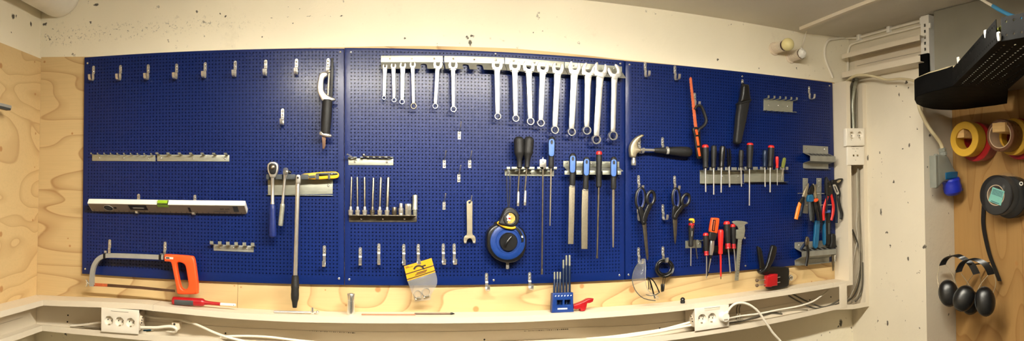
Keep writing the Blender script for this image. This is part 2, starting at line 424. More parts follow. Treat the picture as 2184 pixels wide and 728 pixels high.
M['wallleft'] = wall_mat('cream painted concrete side', (246, 236, 210), [(PX(u, v, XL - .015).x, PX(u, v, XL - .015).y, PX(u, v, XL - .015).z, r, (1, 1, 1)) for u, v, r in ((28, 35, .012), (35, 34, .006), (66, 52, .01), (24, 70, .005))], .64, .5)
chipsR = [(*PX(u, v, XP), r, sc) for (u, v, r, sc) in (
    (1933, 175, .010, (1, 1, 1)), (1918, 202, .006, (1, 1, .7)), (1937, 188, .005, (1, 1, 1)), (1911, 184, .003, (1, 1, 1)), (1925, 216, .003, (1, 1, 1)), (1851, 337, .010, (1, 1.4, .6)), (1876, 326, .005, (1, 1, 1)),
    (1879, 452, .011, (1, 1.5, .6)), (1850, 430, .004, (1, 1, 1)), (1881, 346, .004, (1, 1, 1)), (1879, 419, .003, (1, 1, 1)), (1892, 497, .005, (1, 1, 1)), (1890, 497, .004, (1, 1, 1)), (1939, 309, .007, (1, 1, .7)), (1925, 318, .006, (1, 1, 1)),
    (1906, 388, .005, (1, 1, .7)), (1937, 432, .004, (1, 1, 1)), (1930, 409, .003, (1, 1, 1)), (1971, 527, .012, (1, 1, 1.1)), (1937, 553, .008, (1, 1.3, .7)), (1899, 525, .005, (1, 1, .6)), (1923, 515, .003, (1, 1, 1)), (1893, 690, .008, (1, 1.3, .6)),
    (1931, 684, .004, (1, 1, 1)), (1961, 700, .004, (1, 1, 1)), (1872, 685, .005, (1, 1.4, .5)), (1880, 596, .003, (1, 1, 1)), (1876, 647, .003, (1, 1, 1)), (1957, 275, .004, (1, 1, 1)), (1886, 237, .003, (1, 1, 1)), (1941, 249, .004, (1, 1, 1)))]
chipsR += [(*P(u, v, .435), r, sc) for (u, v, r, sc) in ((1983, 289, .008, (1, 1, 1)), (1967, 277, .006, (1, 1, .7)), (1978, 356, .004, (1, 1, 1)), (1989, 417, .003, (1, 1, 1)), (2026, 545, .004, (1, 1, 1)), (2023, 671, .005, (1, 1, .6)), (2044, 676, .010, (1, 1, .7)), (2024, 455, .003, (1, 1, 1)))]
M['wallright'] = wall_mat('grey cream painted concrete', (226, 216, 194), chipsR, .66, .52)
M['ceil'] = wall_mat('ceiling paint', (226, 219, 204), (), .7, .6)
M['floor'] = wall_mat('grey floor screed', (86, 82, 76), (), .7, .6)
kn = [(*w3(u, v, -.014), r * S(u), (1, 1, 1)) for (u, v, r) in ((806, 618, 7.5), (1015, 660, 8), (1241, 611, 6), (1348, 618, 9), (95, 132, 3), (154, 285, 3), (149, 525, 3), (145, 509, 2), (500, 610, 2.2), (514, 613, 2.2), (694, 619, 2), (738, 652, 2.5), (1731, 601, 2), (284, 592, 3), (120, 640, 2))]
M['ply'] = plywood_mat('spruce plywood', base=((208, 180, 130), (156, 114, 68)), knots=kn, seed=2.2)
M['plyleft'] = plywood_mat('spruce plywood side', base=((212, 182, 130), (176, 136, 88)), knots=[(*PX(u, v, XL), r, (1, 1, 1)) for u, v, r in ((2, 140, .012), (75, 201, .006), (76, 285, .006), (2, 318, .012), (70, 470, .006), (2, 500, .012), (3, 617, .014), (74, 132, .005), (74, 357, .004))], seed=5.1, dense=12)
M['pine'] = plywood_mat('pine board', base=((166, 128, 76), (136, 94, 48)), knots=[(*PX(u, v, XR - .004), r, (1, 1, .8)) for u, v, r in ((2056, 537, .012), (2090, 541, .012), (2127, 548, .016), (2172, 562, .018), (2049, 528, .007), (2111, 520, .008), (2040, 252, .006), (2134, 683, .006), (2176, 688, .006), (2086, 245, .005))], seed=9.3, vertical=True, dense=11)
m = MB().box((-1.6, YB, 0), (2.6, YB + .15, 2.6)); struct('wall_back', m, M['wallback'], 'cream painted concrete wall behind the blue tool boards')
m = MB().box((XL - .165, -3.7, 0), (XL - .015, YB, 2.6)); struct('wall_left', m, M['wallleft'], 'cream painted concrete wall at the left corner')
m = MB(); m.box((XP, -.435, 0), (2.6, YB, 2.6)); m.box((XR, -3.7, 0), (2.6, -.435, 2.6)); struct('wall_right', m, M['wallright'], 'chipped grey cream wall with a pillar by the right corner')
m = MB().box((-1.6, -3.85, 0), (2.6, -3.7, 2.6)); struct('wall_front', m, M['floor'])
m = MB().box((-1.6, -3.85, -.1), (2.6, .18, 0)); struct('floor', m, M['floor'])
m = MB(); m.box((-.55, -3.7, ZC), (1.85, YB, ZC + .1)); m.hexa([(1.85, -3.7, ZC), (2.6, -3.7, ZC + .05), (2.6, YB, ZC + .05), (1.85, YB, ZC), (1.85, -3.7, ZC + .1), (2.6, -3.7, ZC + .15), (2.6, YB, ZC + .15), (1.85, YB, ZC + .1)]); m.box((-1.6, -3.7, 2.5), (-.55, YB, 2.6)); m.box((-.6, -3.7, ZC), (-.55, YB, 2.6)); struct('ceiling', m, M['ceil'], 'grey cream painted ceiling')
# plywood lining: sheets on the back wall with a butt joint, one sheet on the left wall, pine boards on the right
ZT = 1.0
xj = P(507, 620, -.014).x; xe = P(1787, 590, -.014).x
def plyp(u, v): q = P(u, v, -.014); return (q.x, q.z)
tops = [plyp(u, v) for u, v in ((200, 121), (450, 109.3))]; yj = plyp(507, 106.8)[1]
m = MB(); m.plate([[(XL, ZT), (xj - .0006, ZT), (xj - .0006, yj)] + tops[::-1] + [(XL, plyp(82, 122.5)[1])]], -.014, -YB)
tops = [plyp(u, v) for u, v in ((733, 100.6), (900, 98.2), (1100, 103.8), (1332, 127.4), (1560, 152.2), (1775, 175))]
m.plate([[(xj + .0006, ZT), (xe, ZT), (xe, plyp(1786, 178)[1])] + tops[::-1] + [(xj + .0006, yj)]], -.014, -YB); struct('trim_1', m, M['ply'], 'pale plywood lining behind the blue tool boards')
m = MB().box((XL - .015, -3.7, ZT), (XL, .0135, ZPLY)); struct('trim_2', m, M['plyleft'], 'pale plywood lining on the left wall')
m = MB()
ys = [-.437, -.80, -1.25, -1.75, -2.3]
for a, b in zip(ys, ys[1:]): m.box((XR - .018, b + .001, .3), (XR, a, 2.1))
struct('trim_3', m, M['pine'], 'honey pine boards lining the right wall')
# ------------------------------------------------------------------ the three perforated boards
def board_mat(name, c):
    t = NT(name); f = t.noise(t.coord(), 3, 2); lo = srgb(*c)
    t.l(t.ramp(f, [(.3, tuple(x * .93 for x in lo[:3])), (.7, tuple(x * 1.05 for x in lo[:3]))]), t.b.inputs['Base Color'])
    t.b.inputs['Roughness'].default_value = BR_ROUGH; t.b.inputs['Specular IOR Level'].default_value = .22
    t.b.inputs['Coat Weight'].default_value = BR_COAT; t.b.inputs['Coat Roughness'].default_value = .20
    fine = t.noise(t.coord(), 420, 2); t.bump(fine, .04, .001); return t.mat
BR_ROUGH, BR_COAT = .40, .26
M['hole_shade'] = simple('dark shade behind holes', (16, 18, 34), .9)  # dark colour standing in for the shade seen through the board holes
M['board'] = board_mat('blue powder coat', (3, 28, 88))
def bl(q, s, t): return (q[0] * (1 - s) + q[1] * s) * (1 - t) + (q[3] * (1 - s) + q[2] * s) * t
def pegboard(corners, tilt=0.0):
    TL, TR, BR, BL = corners
    W = ((TR - TL).length + (BR - BL).length) / 2; H = ((BL - TL).length + (BR - TR).length) / 2
    p = .01241; nx = int((W - .034) / p); nz = int((H - .026) / p)
    mx = (W - nx * p) / 2; t0 = .0139 - p / 2; mb = MB(); th = .0015; r = .00245
    def pos(x, z, d=0.0):
        q = bl(corners, x / W, z / H); return Vector((q.x, q.y - d, q.z))
    idx = {}
    def node(i, k):
        if (i, k) not in idx: idx[(i, k)] = len(mb.v); mb.v.append(pos(mx + i * p, t0 + k * p))
        return idx[(i, k)]
    for k in range(nz):
        for i in range(nx):
            c4 = [node(i, k), node(i + 1, k), node(i + 1, k + 1), node(i, k + 1)]
            cx, cz = mx + (i + .5) * p, t0 + (k + .5) * p; b = len(mb.v)
            o8 = [(cx + r * math.cos(a), cz + r * math.sin(a)) for a in [math.radians(22.5 + 45 * j) for j in range(8)]]
            mb.v += [pos(x, z) for x, z in o8] + [pos(x, z, -th) for x, z in o8]
            # sides: top(-z) between 5,6 ; right 7,0 ; bottom 1,2 ; left 3,4
            for ca, cb, oa, ob in ((0, 1, 5, 6), (1, 2, 7, 0), (2, 3, 1, 2), (3, 0, 3, 4)):
                mb.f.append([c4[ca], c4[cb], b + ob, b + oa]); mb.m.append(0)
            for c, oa, ob in ((0, 4, 5), (1, 6, 7), (2, 0, 1), (3, 2, 3)):
                mb.f.append([c4[c], b + ob, b + oa]); mb.m.append(0)
            for j in range(8):
                j2 = (j + 1) % 8; mb.f.append([b + j, b + j2, b + 8 + j2, b + 8 + j]); mb.m.append(0)
    # border between the hole field and a softly folded rim
    x1, z1 = mx + nx * p, t0 + nz * p; e = .003
    inner = [node(i, 0) for i in range(nx + 1)] + [node(nx, k) for k in range(1, nz + 1)] + [node(i, nz) for i in range(nx - 1, -1, -1)] + [node(0, k) for k in range(nz - 1, 0, -1)]
    loops = [inner]
    for ins, dep in ((e, 0.0), (.0009, -.0007), (0.0, -.003), (0.0, -.0125)):
        lp = []
        for v in inner:
            q = mb.v[v]
            # local coordinates of the node
            x = (q - bl(corners, 0, 0)).dot((TR - TL).normalized())
            lp.append(v)
        new = []
        seq = [(i, 0) for i in range(nx + 1)] + [(nx, k) for k in range(1, nz + 1)] + [(i, nz) for i in range(nx - 1, -1, -1)] + [(0, k) for k in range(nz - 1, 0, -1)]
        for (i, k) in seq:
            x = mx + i * p; z = t0 + k * p
            if i == 0: x = ins
            if i == nx: x = W - ins
            if k == 0: z = ins
            if k == nz: z = H - ins
            new.append(len(mb.v)); mb.v.append(pos(x, z, dep))
        loops.append(new)
    for a, b in zip(loops, loops[1:]):
        n = len(a)
        for j in range(n):
            j2 = (j + 1) % n; mb.f.append([a[j], a[j2], b[j2], b[j]]); mb.m.append(0)
    return mb
def screw_mb(q, r=.0042, ax=(0, -1, 0)):
    m = MB().dome(q, r, ax, .55, 12); a = Vector(ax)
    m.box((q.x - r * .55, q.y - r * .58, q.z - r * .12), (q.x + r * .55, q.y - r * .5, q.z + r * .12)); return m
zB3 = (P(1600, 576.5).z + P(1690, 563).z) / 2
quads = [[P(179.6, 122.3), P(733.7, 103.3), P(733.9, 608.5), P(174.5, 584.5)],
         [P(734.5, 102), P(1332.9, 129), P(1332.2, 597.5), P(734.7, 608.5)],
         [P(1334.0, 129.6), P(1775.5, 176.5), Vector((P(1780.5, 380).x + .0008, 0, zB3 - .002)), P(1333.6, 597.2)]]
scr = [[(187, 135), (182, 574), (723, 594.5), (726, 111)], [(748.5, 111.5), (745, 596.5), (1323, 136), (1321, 587.5), (1057, 115), (1053, 598)], [(1342.5, 138), (1340.5, 586.5), (1590, 567.5), (1769, 183), (1583, 163)]]
for q, sl, lab in zip(quads, scr, ('left blue perforated steel tool board, beside the left corner', 'middle blue perforated steel tool board, holding the spanner rails', 'right blue perforated steel tool board, holding hammer and pliers')):
    t = thing('pegboard', lab, 'tool board', (q[3] + q[2]) / 2, 'blue perforated tool boards')
    obj('perforated_sheet', pegboard(q), M['board'], t, smooth=30)
    cc = [a.lerp((q[0] + q[2]) / 2, .012) for a in q]
    obj('hole_shade_sheet', MB().hexa([cc[3] + Vector((0, .011, 0)), cc[2] + Vector((0, .011, 0)), cc[2] + Vector((0, .0122, 0)), cc[3] + Vector((0, .0122, 0)), cc[0] + Vector((0, .011, 0)), cc[1] + Vector((0, .011, 0)), cc[1] + Vector((0, .0122, 0)), cc[0] + Vector((0, .0122, 0))]), M['hole_shade'], t, 0)  # added dark sheet behind the board, makes the holes look shaded
    for (u, v) in sl: obj('screw', screw_mb(P(u, v, .0002)), M['chrome'], t)
# ------------------------------------------------------------------ cable trunking
def sweep(sections, caps=True):
    mb = MB(); n = len(sections[0])
    for s in sections: mb.v += [Vector(q) for q in s]
    for i in range(len(sections) - 1):
        for k in range(n):
            k2 = (k + 1) % n; mb.f.append([i * n + k, i * n + k2, (i + 1) * n + k2, (i + 1) * n + k]); mb.m.append(0)
    mb.f.append(list(range(n - 1, -1, -1))); mb.f.append([(len(sections) - 1) * n + k for k in range(n)]); mb.m += [0, 0]; return mb
TD, TB, LT = .085, -.0125, .0025
def cprof(zt, zb, lip=.021, lipb=.021, d=TD, b=TB):
    w = LT; return [(b, zt), (d, zt), (d, zt - lip), (d - w, zt - lip), (d - w, zt - w), (b + w, zt - w), (b + w, zb + w), (d - w, zb + w), (d - w, zb + lipb), (d, zb + lipb), (d, zb), (b, zb)]
ST = [(88, 640, 706), (215, 644, 718), (300, 648, 726), (420, 660.6, 733), (500, 667.7, 738), (620, 673.9, 743), (700, 675.6, 746), (860, 676.8, 748), (1000, 676.4, 746), (1100, 675, 742), (1220, 669.5, 736), (1380, 658.5, 732), (1450, 652, 724), (1600, 630.7, 700.5), (1700, 615.9, 680), (1780, 603.4, 661.5)]
secs = []
for u, a, b in ST:
    q = P(u, a, TD); r = P(u, b, TD); x = q.x
    secs.append([(XL + (d - TB) * .86 + .0004, -d, z) if u == 88 else (x, -d, z) for d, z in cprof(q.z, r.z)])
    zt_end, zb_end = q.z, r.z
def zlow(x):
    for (a, b) in zip(secs, secs[1:]):
        if a[1][0] <= x <= b[1][0]:
            t = (x - a[1][0]) / (b[1][0] - a[1][0]); return a[11][2] * (1 - t) + b[11][2] * t
    return zb_end
def ztop(x):
    for (a, b) in zip(secs, secs[1:]):
        if a[1][0] <= x <= b[1][0]:
            t = (x - a[1][0]) / (b[1][0] - a[1][0]); return a[0][2] * (1 - t) + b[0][2] * t
    return zt_end
XV0, XV1 = P(1780.5, 380, 0).x + .002, XP        # vertical run
zA, zB = zt_end, P(1853, 654, TD).z
secs.append([(XV0 + .024, -d, z) for d, z in cprof(zA, zB)])
trk = sweep(secs)
# corner box: lower flange and back carry on under the vertical run
w = LT
x0 = XV0 + .0242; trk.box((x0, -TD + w, zB), (XV1 - .003, .0098, zB + w)); trk.box((x0, -TD, zB), (XV1, -TD + w - .0001, zB + .021)); trk.box((x0, .010, zB), (XV1 - .003, .0125, zA))
t = thing('cable_trunking', 'long white open cable trunking running under the blue boards', 'cable trunking', (.4, 0, zlow(.4)))
obj('channel', trk, M['pvc'], t, smooth=0)
m = MB()
for (u0, u1) in ((1776.5, 1778),):
    a = P(u0, 603.6, TD + .0004); m.box((a.x, -TD - .0006, zA - .022), (a.x + .0016, .012, zA + .0006))
obj('joint_seam', m, M['pvcback'], t, 0)
a = P(326, 652, TD); obj('joint_seam', MB().box((a.x, -TD - .0008, ztop(a.x) - .0225), (a.x + .002, .012, ztop(a.x) + .0008)), M['pvcback'], t, 0)
# moulded ridges and print on the back of the channel
m = MB()
xs = [s[0][0] for s in secs]
for fr in (.30, .62):
    path = [(x, .0095, ztop(x) * (1 - fr) + zlow(x) * fr) for x in xs[1:-1]]
    obj('ridge', MB().strip(path, (0, 0, 1), .0012, .0012), M['pvcback'], t, 0)
def print_strokes(t, u0, v0, u1, v1, n, h, seed):
    # maker's small print moulded on the channel, too faint to read: a row of short strokes
    rnd = random.Random(seed); m = MB()
    for k in range(n):
        f = k / n; w_ = rnd.uniform(.35, .8) / n; hh = h * rnd.uniform(.3, 1) * (.4 + .6 * f)
        q = [(u0 + (u1 - u0) * g, v0 + (v1 - v0) * g) for g in (f, f + w_)]
        m.pplate([[(q[0][0], q[0][1] - hh / 2), (q[1][0], q[1][1] - hh / 2), (q[1][0], q[1][1] + hh / 2), (q[0][0], q[0][1] + hh / 2)]], -.0099, -.0094)
    obj('print', m, M['cabled'], t, 0)
print_strokes(t, 660, 706.5, 760, 711, 22, 2.6, 1); print_strokes(t, 1118, 707, 1214, 702.6, 22, 2.6, 2)
print_strokes(t, 259, 654.6, 294, 656, 2, 1.6, 5); print_strokes(t, 268, 658, 324, 661.5, 9, 4.5, 3); print_strokes(t, 363, 664, 430, 669, 7, 3.5, 4)
for k, (u, v) in enumerate(((145, 673), (144, 687), (190, 690.6), (403, 665), (481, 711.5), (1407, 701), (1033, 725), (1665, 665.5), (1727, 640.5), (1772, 634))):
    c = P(u, v, -.0095); obj('mounting_hole', MB().loft([c, c + Vector((0, -.0012, 0))], .0032, 10), M['dark'], t, 30)
def text_mb(s, size, origin, ex, ez, en, ext=.0002, align='LEFT'):
    cu = bpy.data.curves.new('tmp', 'FONT'); cu.body = s; cu.size = size; cu.extrude = ext; cu.align_x = align; cu.resolution_u = 2
    ob = bpy.data.objects.new('tmp', cu); COL.objects.link(ob); dg = bpy.context.evaluated_depsgraph_get()
    me = bpy.data.meshes.new_from_object(ob.evaluated_get(dg)); mb = MB(); o, ex, ez, en = Vector(origin), Vector(ex), Vector(ez), Vector(en)
    mb.add([o + ex * w.co.x + ez * w.co.y + en * w.co.z for w in me.vertices], [list(p.vertices) for p in me.polygons])
    bpy.data.objects.remove(ob); bpy.data.curves.remove(cu); bpy.data.meshes.remove(me); return mb
def back_text(s, u, v, px, t, mat, d=-.0098, slope=None):
    o = P(u, v, d); q = P(u + 20, slope if slope is not None else v, d); ex = Vector((1, 0, 0)) if slope is None else (q - o).normalized(); ex.y = 0
    ez = Vector((-ex.z, 0, ex.x)); obj('print', text_mb(s, px * S(u), o, ex, ez, (0, -1, 0)), mat, t, 0)
# left wall run
cl = []
zl0 = secs[0][0][2]; zlb = secs[0][11][2]
for y in (None, -.4, -1.4):
    cl.append([(XL + (d - TB) * .86, (-d - .0004) if y is None else y, z) for d, z in cprof(zl0, zlb)])
t = thing('cable_trunking', 'short white open cable trunking on the left plywood wall', 'cable trunking', (XL + .04, -.5, zlb))
obj('channel', sweep(cl), M['pvc'], t, smooth=0)
m = MB()
for fr in (.3, .62): obj('ridge', MB().strip([(XL + .0035, y, zl0 * (1 - fr) + zlb * fr) for y in (-.1, -1.3)], (0, 0, 1), .0012, .0012), M['pvcback'], t, 0)
# vertical run in the right corner
ZV = P(1800, 172, TD).z
vs = []
def vprof(x0, x1, lip=.024, d=TD, b=TB):
    w = LT; return [(b, x0), (d, x0), (d, x0 + lip), (d - w, x0 + lip), (d - w, x0 + w), (b + w, x0 + w), (b + w, x1 - w), (d - w, x1 - w), (d - w, x1 - lip), (d, x1 - lip), (d, x1), (b, x1)]
for z in (zA + .0003, ZV): vs.append([(x, -d, z) for d, x in vprof(XV0, XV1)])
mv = sweep(vs); mv.box((XV1 - .0025, -TD + w, zB + .0001), (XV1 - .0001, .0122, zA + .0002)); mv.box((XV1 - .024, -TD, zB + .0212), (XV1 - .0001, -TD + w - .0001, zA + .0002))
t = thing('cable_trunking', 'upright white open cable trunking in the right corner', 'cable trunking', ((XV0 + XV1) / 2, 0, zA - .021))
obj('channel', mv, M['pvc'], t, smooth=0)
cb = MB().box((P(1790, 620, TD).x, -TD - .0015, zB + .012), (P(1806, 620, TD).x, -TD + .001, zA - .012), .001)
o = obj('retaining_clip', cb, M['pvc'], t, smooth=30)
# upper run on the pillar side
zu1, zu0 = EYE + .678, EYE + .566
us = []
for y in (-.012, -.497): us.append([(XP - (d - TB) * (.085 / .0975), y, z) for d, z in cprof(zu1, zu0, .022, .027)])
t = thing('cable_trunking', 'white open cable trunking high on the pillar under the ceiling', 'cable trunking', (XP - .04, -.25, zu0))
obj('channel', sweep(us), M['pvc'], t, smooth=0)
m = MB()
for fr in (.42, .66): obj('ridge', MB().strip([(XP - .0035, y, zu1 * (1 - fr) + zu0 * fr) for y in (-.03, -.49)], (0, 0, 1), .0014, .0014), M['cableg'], t, 0)
# ------------------------------------------------------------------ hooks
ORD = ['first', 'second', 'third', 'fourth', 'fifth', 'sixth', 'seventh', 'eighth', 'ninth', 'tenth', 'eleventh', 'twelfth', 'thirteenth', 'fourteenth', 'fifteenth']
HW, HT = .0108, .0016
def hook_parts(t, h=.055, out=.040, tipup=.0085, r=.012):
    """riveted plate with a flat arm that flares out, turns up and ends in a blunt tip; origin = plate top on the board"""
    o = parent_world(t); X = Vector((1, 0, 0))
    q = lambda d, z: (o.x, -d, o.z + z)
    pl = MB().strip([q(.0014, 0), q(.0014, -.0265)], X, HW, HT)
    pl.loft([q(.0006, 0), q(.0022, 0)], HW / 2, 14)
    obj('mounting_plate', pl, M['steel'], t, 30)
    for dz in (-.005, -.017): obj('rivet', MB().dome(q(.0022, dz), .0042, (0, -1, 0), .6, 10), M['chrome'], t)
    zb = -h; path = [q(.0022, -.024), q(.0052, -.0275), q(.0058, -.0315), q(.0042, -.035), q(.004, zb + r + .004)]
    for k in range(7):
        an = PI + PI / 2 * k / 6; path.append(q(.004 + r + r * math.cos(an), zb + r + r * math.sin(an)))
    for k in range(7):
        an = -PI / 2 + PI / 2 * k / 6; path.append(q(out - r + r * math.cos(an), zb + r + r * math.sin(an)))
    path += [q(out + .0008, zb + r + tipup * .5), q(out + .0015, zb + r + tipup)]
    obj('hook_arm', MB().strip(path, X, HW * .92, HT), M['steel'], t, 50)
hooks = [  # u, v of plate top, label, group
 ]
top = [(200, 143.5), (257.5, 142), (316.5, 140.5), (377, 139), (438, 136), (502, 133), (567, 131), (632.5, 129)]
for k, (u, v) in enumerate(top):
    hooks.append((u, v, f'{["first","second","third","fourth","fifth","sixth","seventh","eighth"][k]} empty steel hook from the corner in the top row of the left blue board', 'empty hooks along the top of the left board'))
hooks.append((700, 128, 'steel hook holding the small silver saw at the top of the left board', 'steel board hooks'))
hooks.append((603, 235, 'lone empty steel hook below the top row, above the ratchets', 'steel board hooks'))
hooks.append((234.5, 514, 'steel hook holding the grey bow of the orange hacksaw', 'steel board hooks'))
hooks.append((352.5, 519, 'steel hook beside the orange handle of the hacksaw', 'steel board hooks'))
hooks.append((692, 527, 'lone empty steel hook low on the left board, right of the long bar', 'steel board hooks'))
bl_lab = ['first empty hook of the low row under the socket rail', 'second empty hook of the low row under the socket rail', 'empty hook just left of the yellow header bag', 'steel hook the yellow header bag hangs from', 'left empty hook between the yellow header bag and the flat spanner', 'right empty hook between the yellow header bag and the flat spanner', 'empty hook on the bottom edge left under the blue tape reel', 'empty hook on the bottom edge right under the blue tape reel']
for (u, v), lb in zip([(768.5, 531), (808, 523), (861, 524), (892, 524), (945.3, 523), (968.6, 523), (1037.5, 585.5), (1129.3, 584)], bl_lab): hooks.append((u, v, lb, 'steel board hooks'))
for (u, v, lb) in [(1375.5, 136, 'left of the two empty hooks at the top of the right board'), (1439, 143, 'right of the two empty hooks at the top of the right board'), (1583, 172, 'steel hook holding the black knife sheath'), (1725, 187, 'empty hook in the upper right corner of the right board'), (1363, 298, 'steel hook behind the claw of the hammer'), (1412.6, 296, 'steel hook above the hammer handle'), (1481.3, 201, 'steel hook holding the orange mini hacksaw'),
    (1361.6, 377, 'steel hook holding the longer black handled scissors'), (1438.4, 378, 'steel hook holding the smaller black handled scissors'), (1413.3, 439, 'empty hook between the two pairs of scissors'), (1360.6, 440, 'hook behind the pivot of the longer scissors'), (1361.6, 531, 'steel hook holding the clear safety glasses'), (1413.3, 529, 'steel hook holding the coiled black cable')]: hooks.append((u, v, lb, 'steel board hooks'))
u, v, lb, g = hooks[0]
hook0 = thing('j_hook', lb, 'hook', P(u, v), g); hook_parts(hook0)
LONG = [h for h in hooks if h[0] in (692, 808, 861, 892, 945.3, 968.6)]
u, v, lb, g = LONG[0]; hookl = thing('j_hook', lb, 'hook', P(u, v), g); hook_parts(hookl, .066, .040)
for (u, v, lb, g) in hooks[1:]:
    if (u, v, lb, g) == LONG[0]: continue
    dup(hookl if (u, v, lb, g) in LONG else hook0, P(u, v), lb, g)
lh = thing('j_hook', 'short steel hook holding the spirit level near its green vial', 'hook', P(296, 417), 'steel board hooks'); hook_parts(lh, .067, .023, .0003, .008)
dup(lh, P(416, 419), 'short steel hook holding the spirit level towards its ruler end')
# single-pin hooks on the middle board
def pin_parts(t):
    o = parent_world(t); q = lambda d, z: (o.x, -d, o.z + z)
    obj('mounting_plate', MB().strip([q(.0014, 0), q(.0014, -.0275)], (1, 0, 0), .0105, .0016), M['steel'], t, 30)
    for dz in (-.006, -.019): obj('rivet', MB().dome(q(.0022, dz), .0044, (0, -1, 0), .65, 10), M['chrome'], t)
    obj('pin', MB().loft(spline([q(.002, -.002), q(.012, .004), q(.030, .014), q(.048, .029)], 4), .0021, 8), M['steel'], t)
pins = [(979.5, 281, 'uppermost single pin hook in the middle of the centre board'), (947.5, 342, 'left single pin hook of the level pair in the centre board'), (1001.6, 342, 'right single pin hook of the level pair in the centre board'), (978.5, 372, 'single pin hook just below the level pair in the centre board'), (947, 431, 'lowest empty single pin hook, left of the flat spanner'), (1001.8, 436, 'single pin hook through the hole of the flat spanner')]
pin0 = thing('pin_hook', pins[0][2], 'hook', P(*pins[0][:2]), 'single pin hooks'); pin_parts(pin0)
for (u, v, lb) in pins[1:]: dup(pin0, P(u, v), lb)
# ------------------------------------------------------------------ tool rails
def rivets(t, pts, d=.0026, r=.0042, ax=(0, -1, 0)):
    for (u, v) in pts: obj('rivet', MB().dome(P(u, v, d), r, ax, .7, 10), M['chrome'], t)
def rail(label, quad, mat='zinc'):
    """thing + flat back plate from four photograph corners (tl, tr, br, bl)"""
    q = [P(u, v, .003) for (u, v) in quad]; c = (q[3] + q[2]) / 2
    t = thing('tool_rail', label, 'tool rail', (c.x, 0, c.z), 'zinc tool rails on the boards')
    obj('back_plate', MB().pplate([quad], .0004, .0026, .0006), M[mat], t, 30); return t
def prongs(t, quad, n, out, up, w, inset=.03, mat='zinc', tip=.008, tops=None, lower=False):
    """row of bent tabs standing out from the plate's upper (or lower) edge"""
    a, b = (quad[3], quad[2]) if lower else (quad[0], quad[1])
    A, B = P(a[0], a[1], .003), P(b[0], b[1], .003)
    for k in range(n):
        s = inset + (1 - 2 * inset) * k / max(1, n - 1); q = A.lerp(B, s)
        sg = -1 if lower else 1
        obj('prong', MB().strip([(q.x, -.0012, q.z - sg * .0012), (q.x, -.004, q.z), (q.x, -out + .002, q.z + sg * .0008), (q.x, -out, q.z + sg * .003), (q.x, -out - .0005, q.z + sg * (.003 + up))], (1, 0, 0), w, .0014), M[mat], t, 40)
q = [(196.5, 330.2), (331.3, 331.5), (331.3, 344.5), (196.5, 343.5)]
t = rail('narrow empty zinc rail with small prongs on the left board, nearer the corner', q); prongs(t, q, 10, .030, .003, .005); rivets(t, [(212, 337.5), (264, 338), (316.5, 338.5)])
q = [(335, 330), (489, 331), (489, 344.8), (335, 344)]
t = rail('narrow empty zinc rail with small prongs on the left board, farther from the corner', q); prongs(t, q, 7, .030, .003, .011); rivets(t, [(343.5, 338), (411, 338.2), (479.5, 338.7)])
q = [(455.3, 521.4), (541, 525), (541, 538.6), (455.3, 535)]
t = rail('short empty zinc rail with five wide upright tabs low on the left board', q, 'zincm'); prongs(t, q, 6, .028, .010, .0125, -.005); rivets(t, [(470.5, 528), (498.7, 529), (526.7, 530)])
# ratchet rail: plate with dark rubber sheathed prongs
q = [(571, 383), (710, 383.5), (709.5, 414), (571.5, 416)]
t = rail('zinc rail holding the ratchets and the yellow cutter knife', q)
for (a, b) in ((568, 575), (587, 602), (610, 630), (642, 658), (673, 680.5), (699.5, 704.5)):
    A, B = P(a, 372, .040), P(b, 383, .040)
    obj('rubber_prong', MB().box((A.x, -.043, B.z), (B.x, -.002, A.z), .002), M['greyrub'], t, 40)
obj('lower_lip', MB().box((P(570, 416, .003).x, -.010, P(640, 416.5, .003).z - .0008), (P(710, 415, .003).x, -.0006, P(640, 416.5, .003).z + .0008), .0004), M['zinc'], t, 30)
rivets(t, [(700, 396.5), (580, 398)])
# bit rail with two hex keys on it
q = [(743, 338), (839, 338.5), (839, 353), (743, 352.3)]
t = rail('short zinc rail carrying two loose hex keys on the middle board', q)
for (a, b) in ((742, 748), (754, 761), (768, 774), (782, 787), (795, 800), (808, 813), (820, 826), (833, 839)):
    A, B = P(a, 335, .024), P(b, 338, .024); obj('prong', MB().box((A.x, -.026, A.z - .002), (B.x, -.0006, A.z), .0005), M['zinc'], t, 30)
rivets(t, [(756.5, 345.5), (825, 346)])
hk = MB().loft([P(740.5, 329.5, .040), P(752, 336, .018)], .0030, 6, mi=0)
hk.loft(spline([P(752, 336, .018), P(754, 337.2, .014), P(756, 336.5, .010)], 3), .0030, 6)
o = obj('hex_key', hk, M['chrome']); tag(o, 'short bright hex key sticking out at the left end of the zinc bit rail', 'hex key', 'hex keys on the bit rail')
hk = MB().loft([P(777, 334.2, .018), P(832, 335.4, .018)], .0030, 6); hk.loft(spline([P(777, 334.2, .018), P(774.5, 333.4, .018), P(774.5, 331, .022), P(776, 330, .03)], 3), .0030, 6)
o = obj('hex_key', hk, M['darksteel']); tag(o, 'long dark hex key lying along the zinc bit rail', 'hex key', 'hex keys on the bit rail')
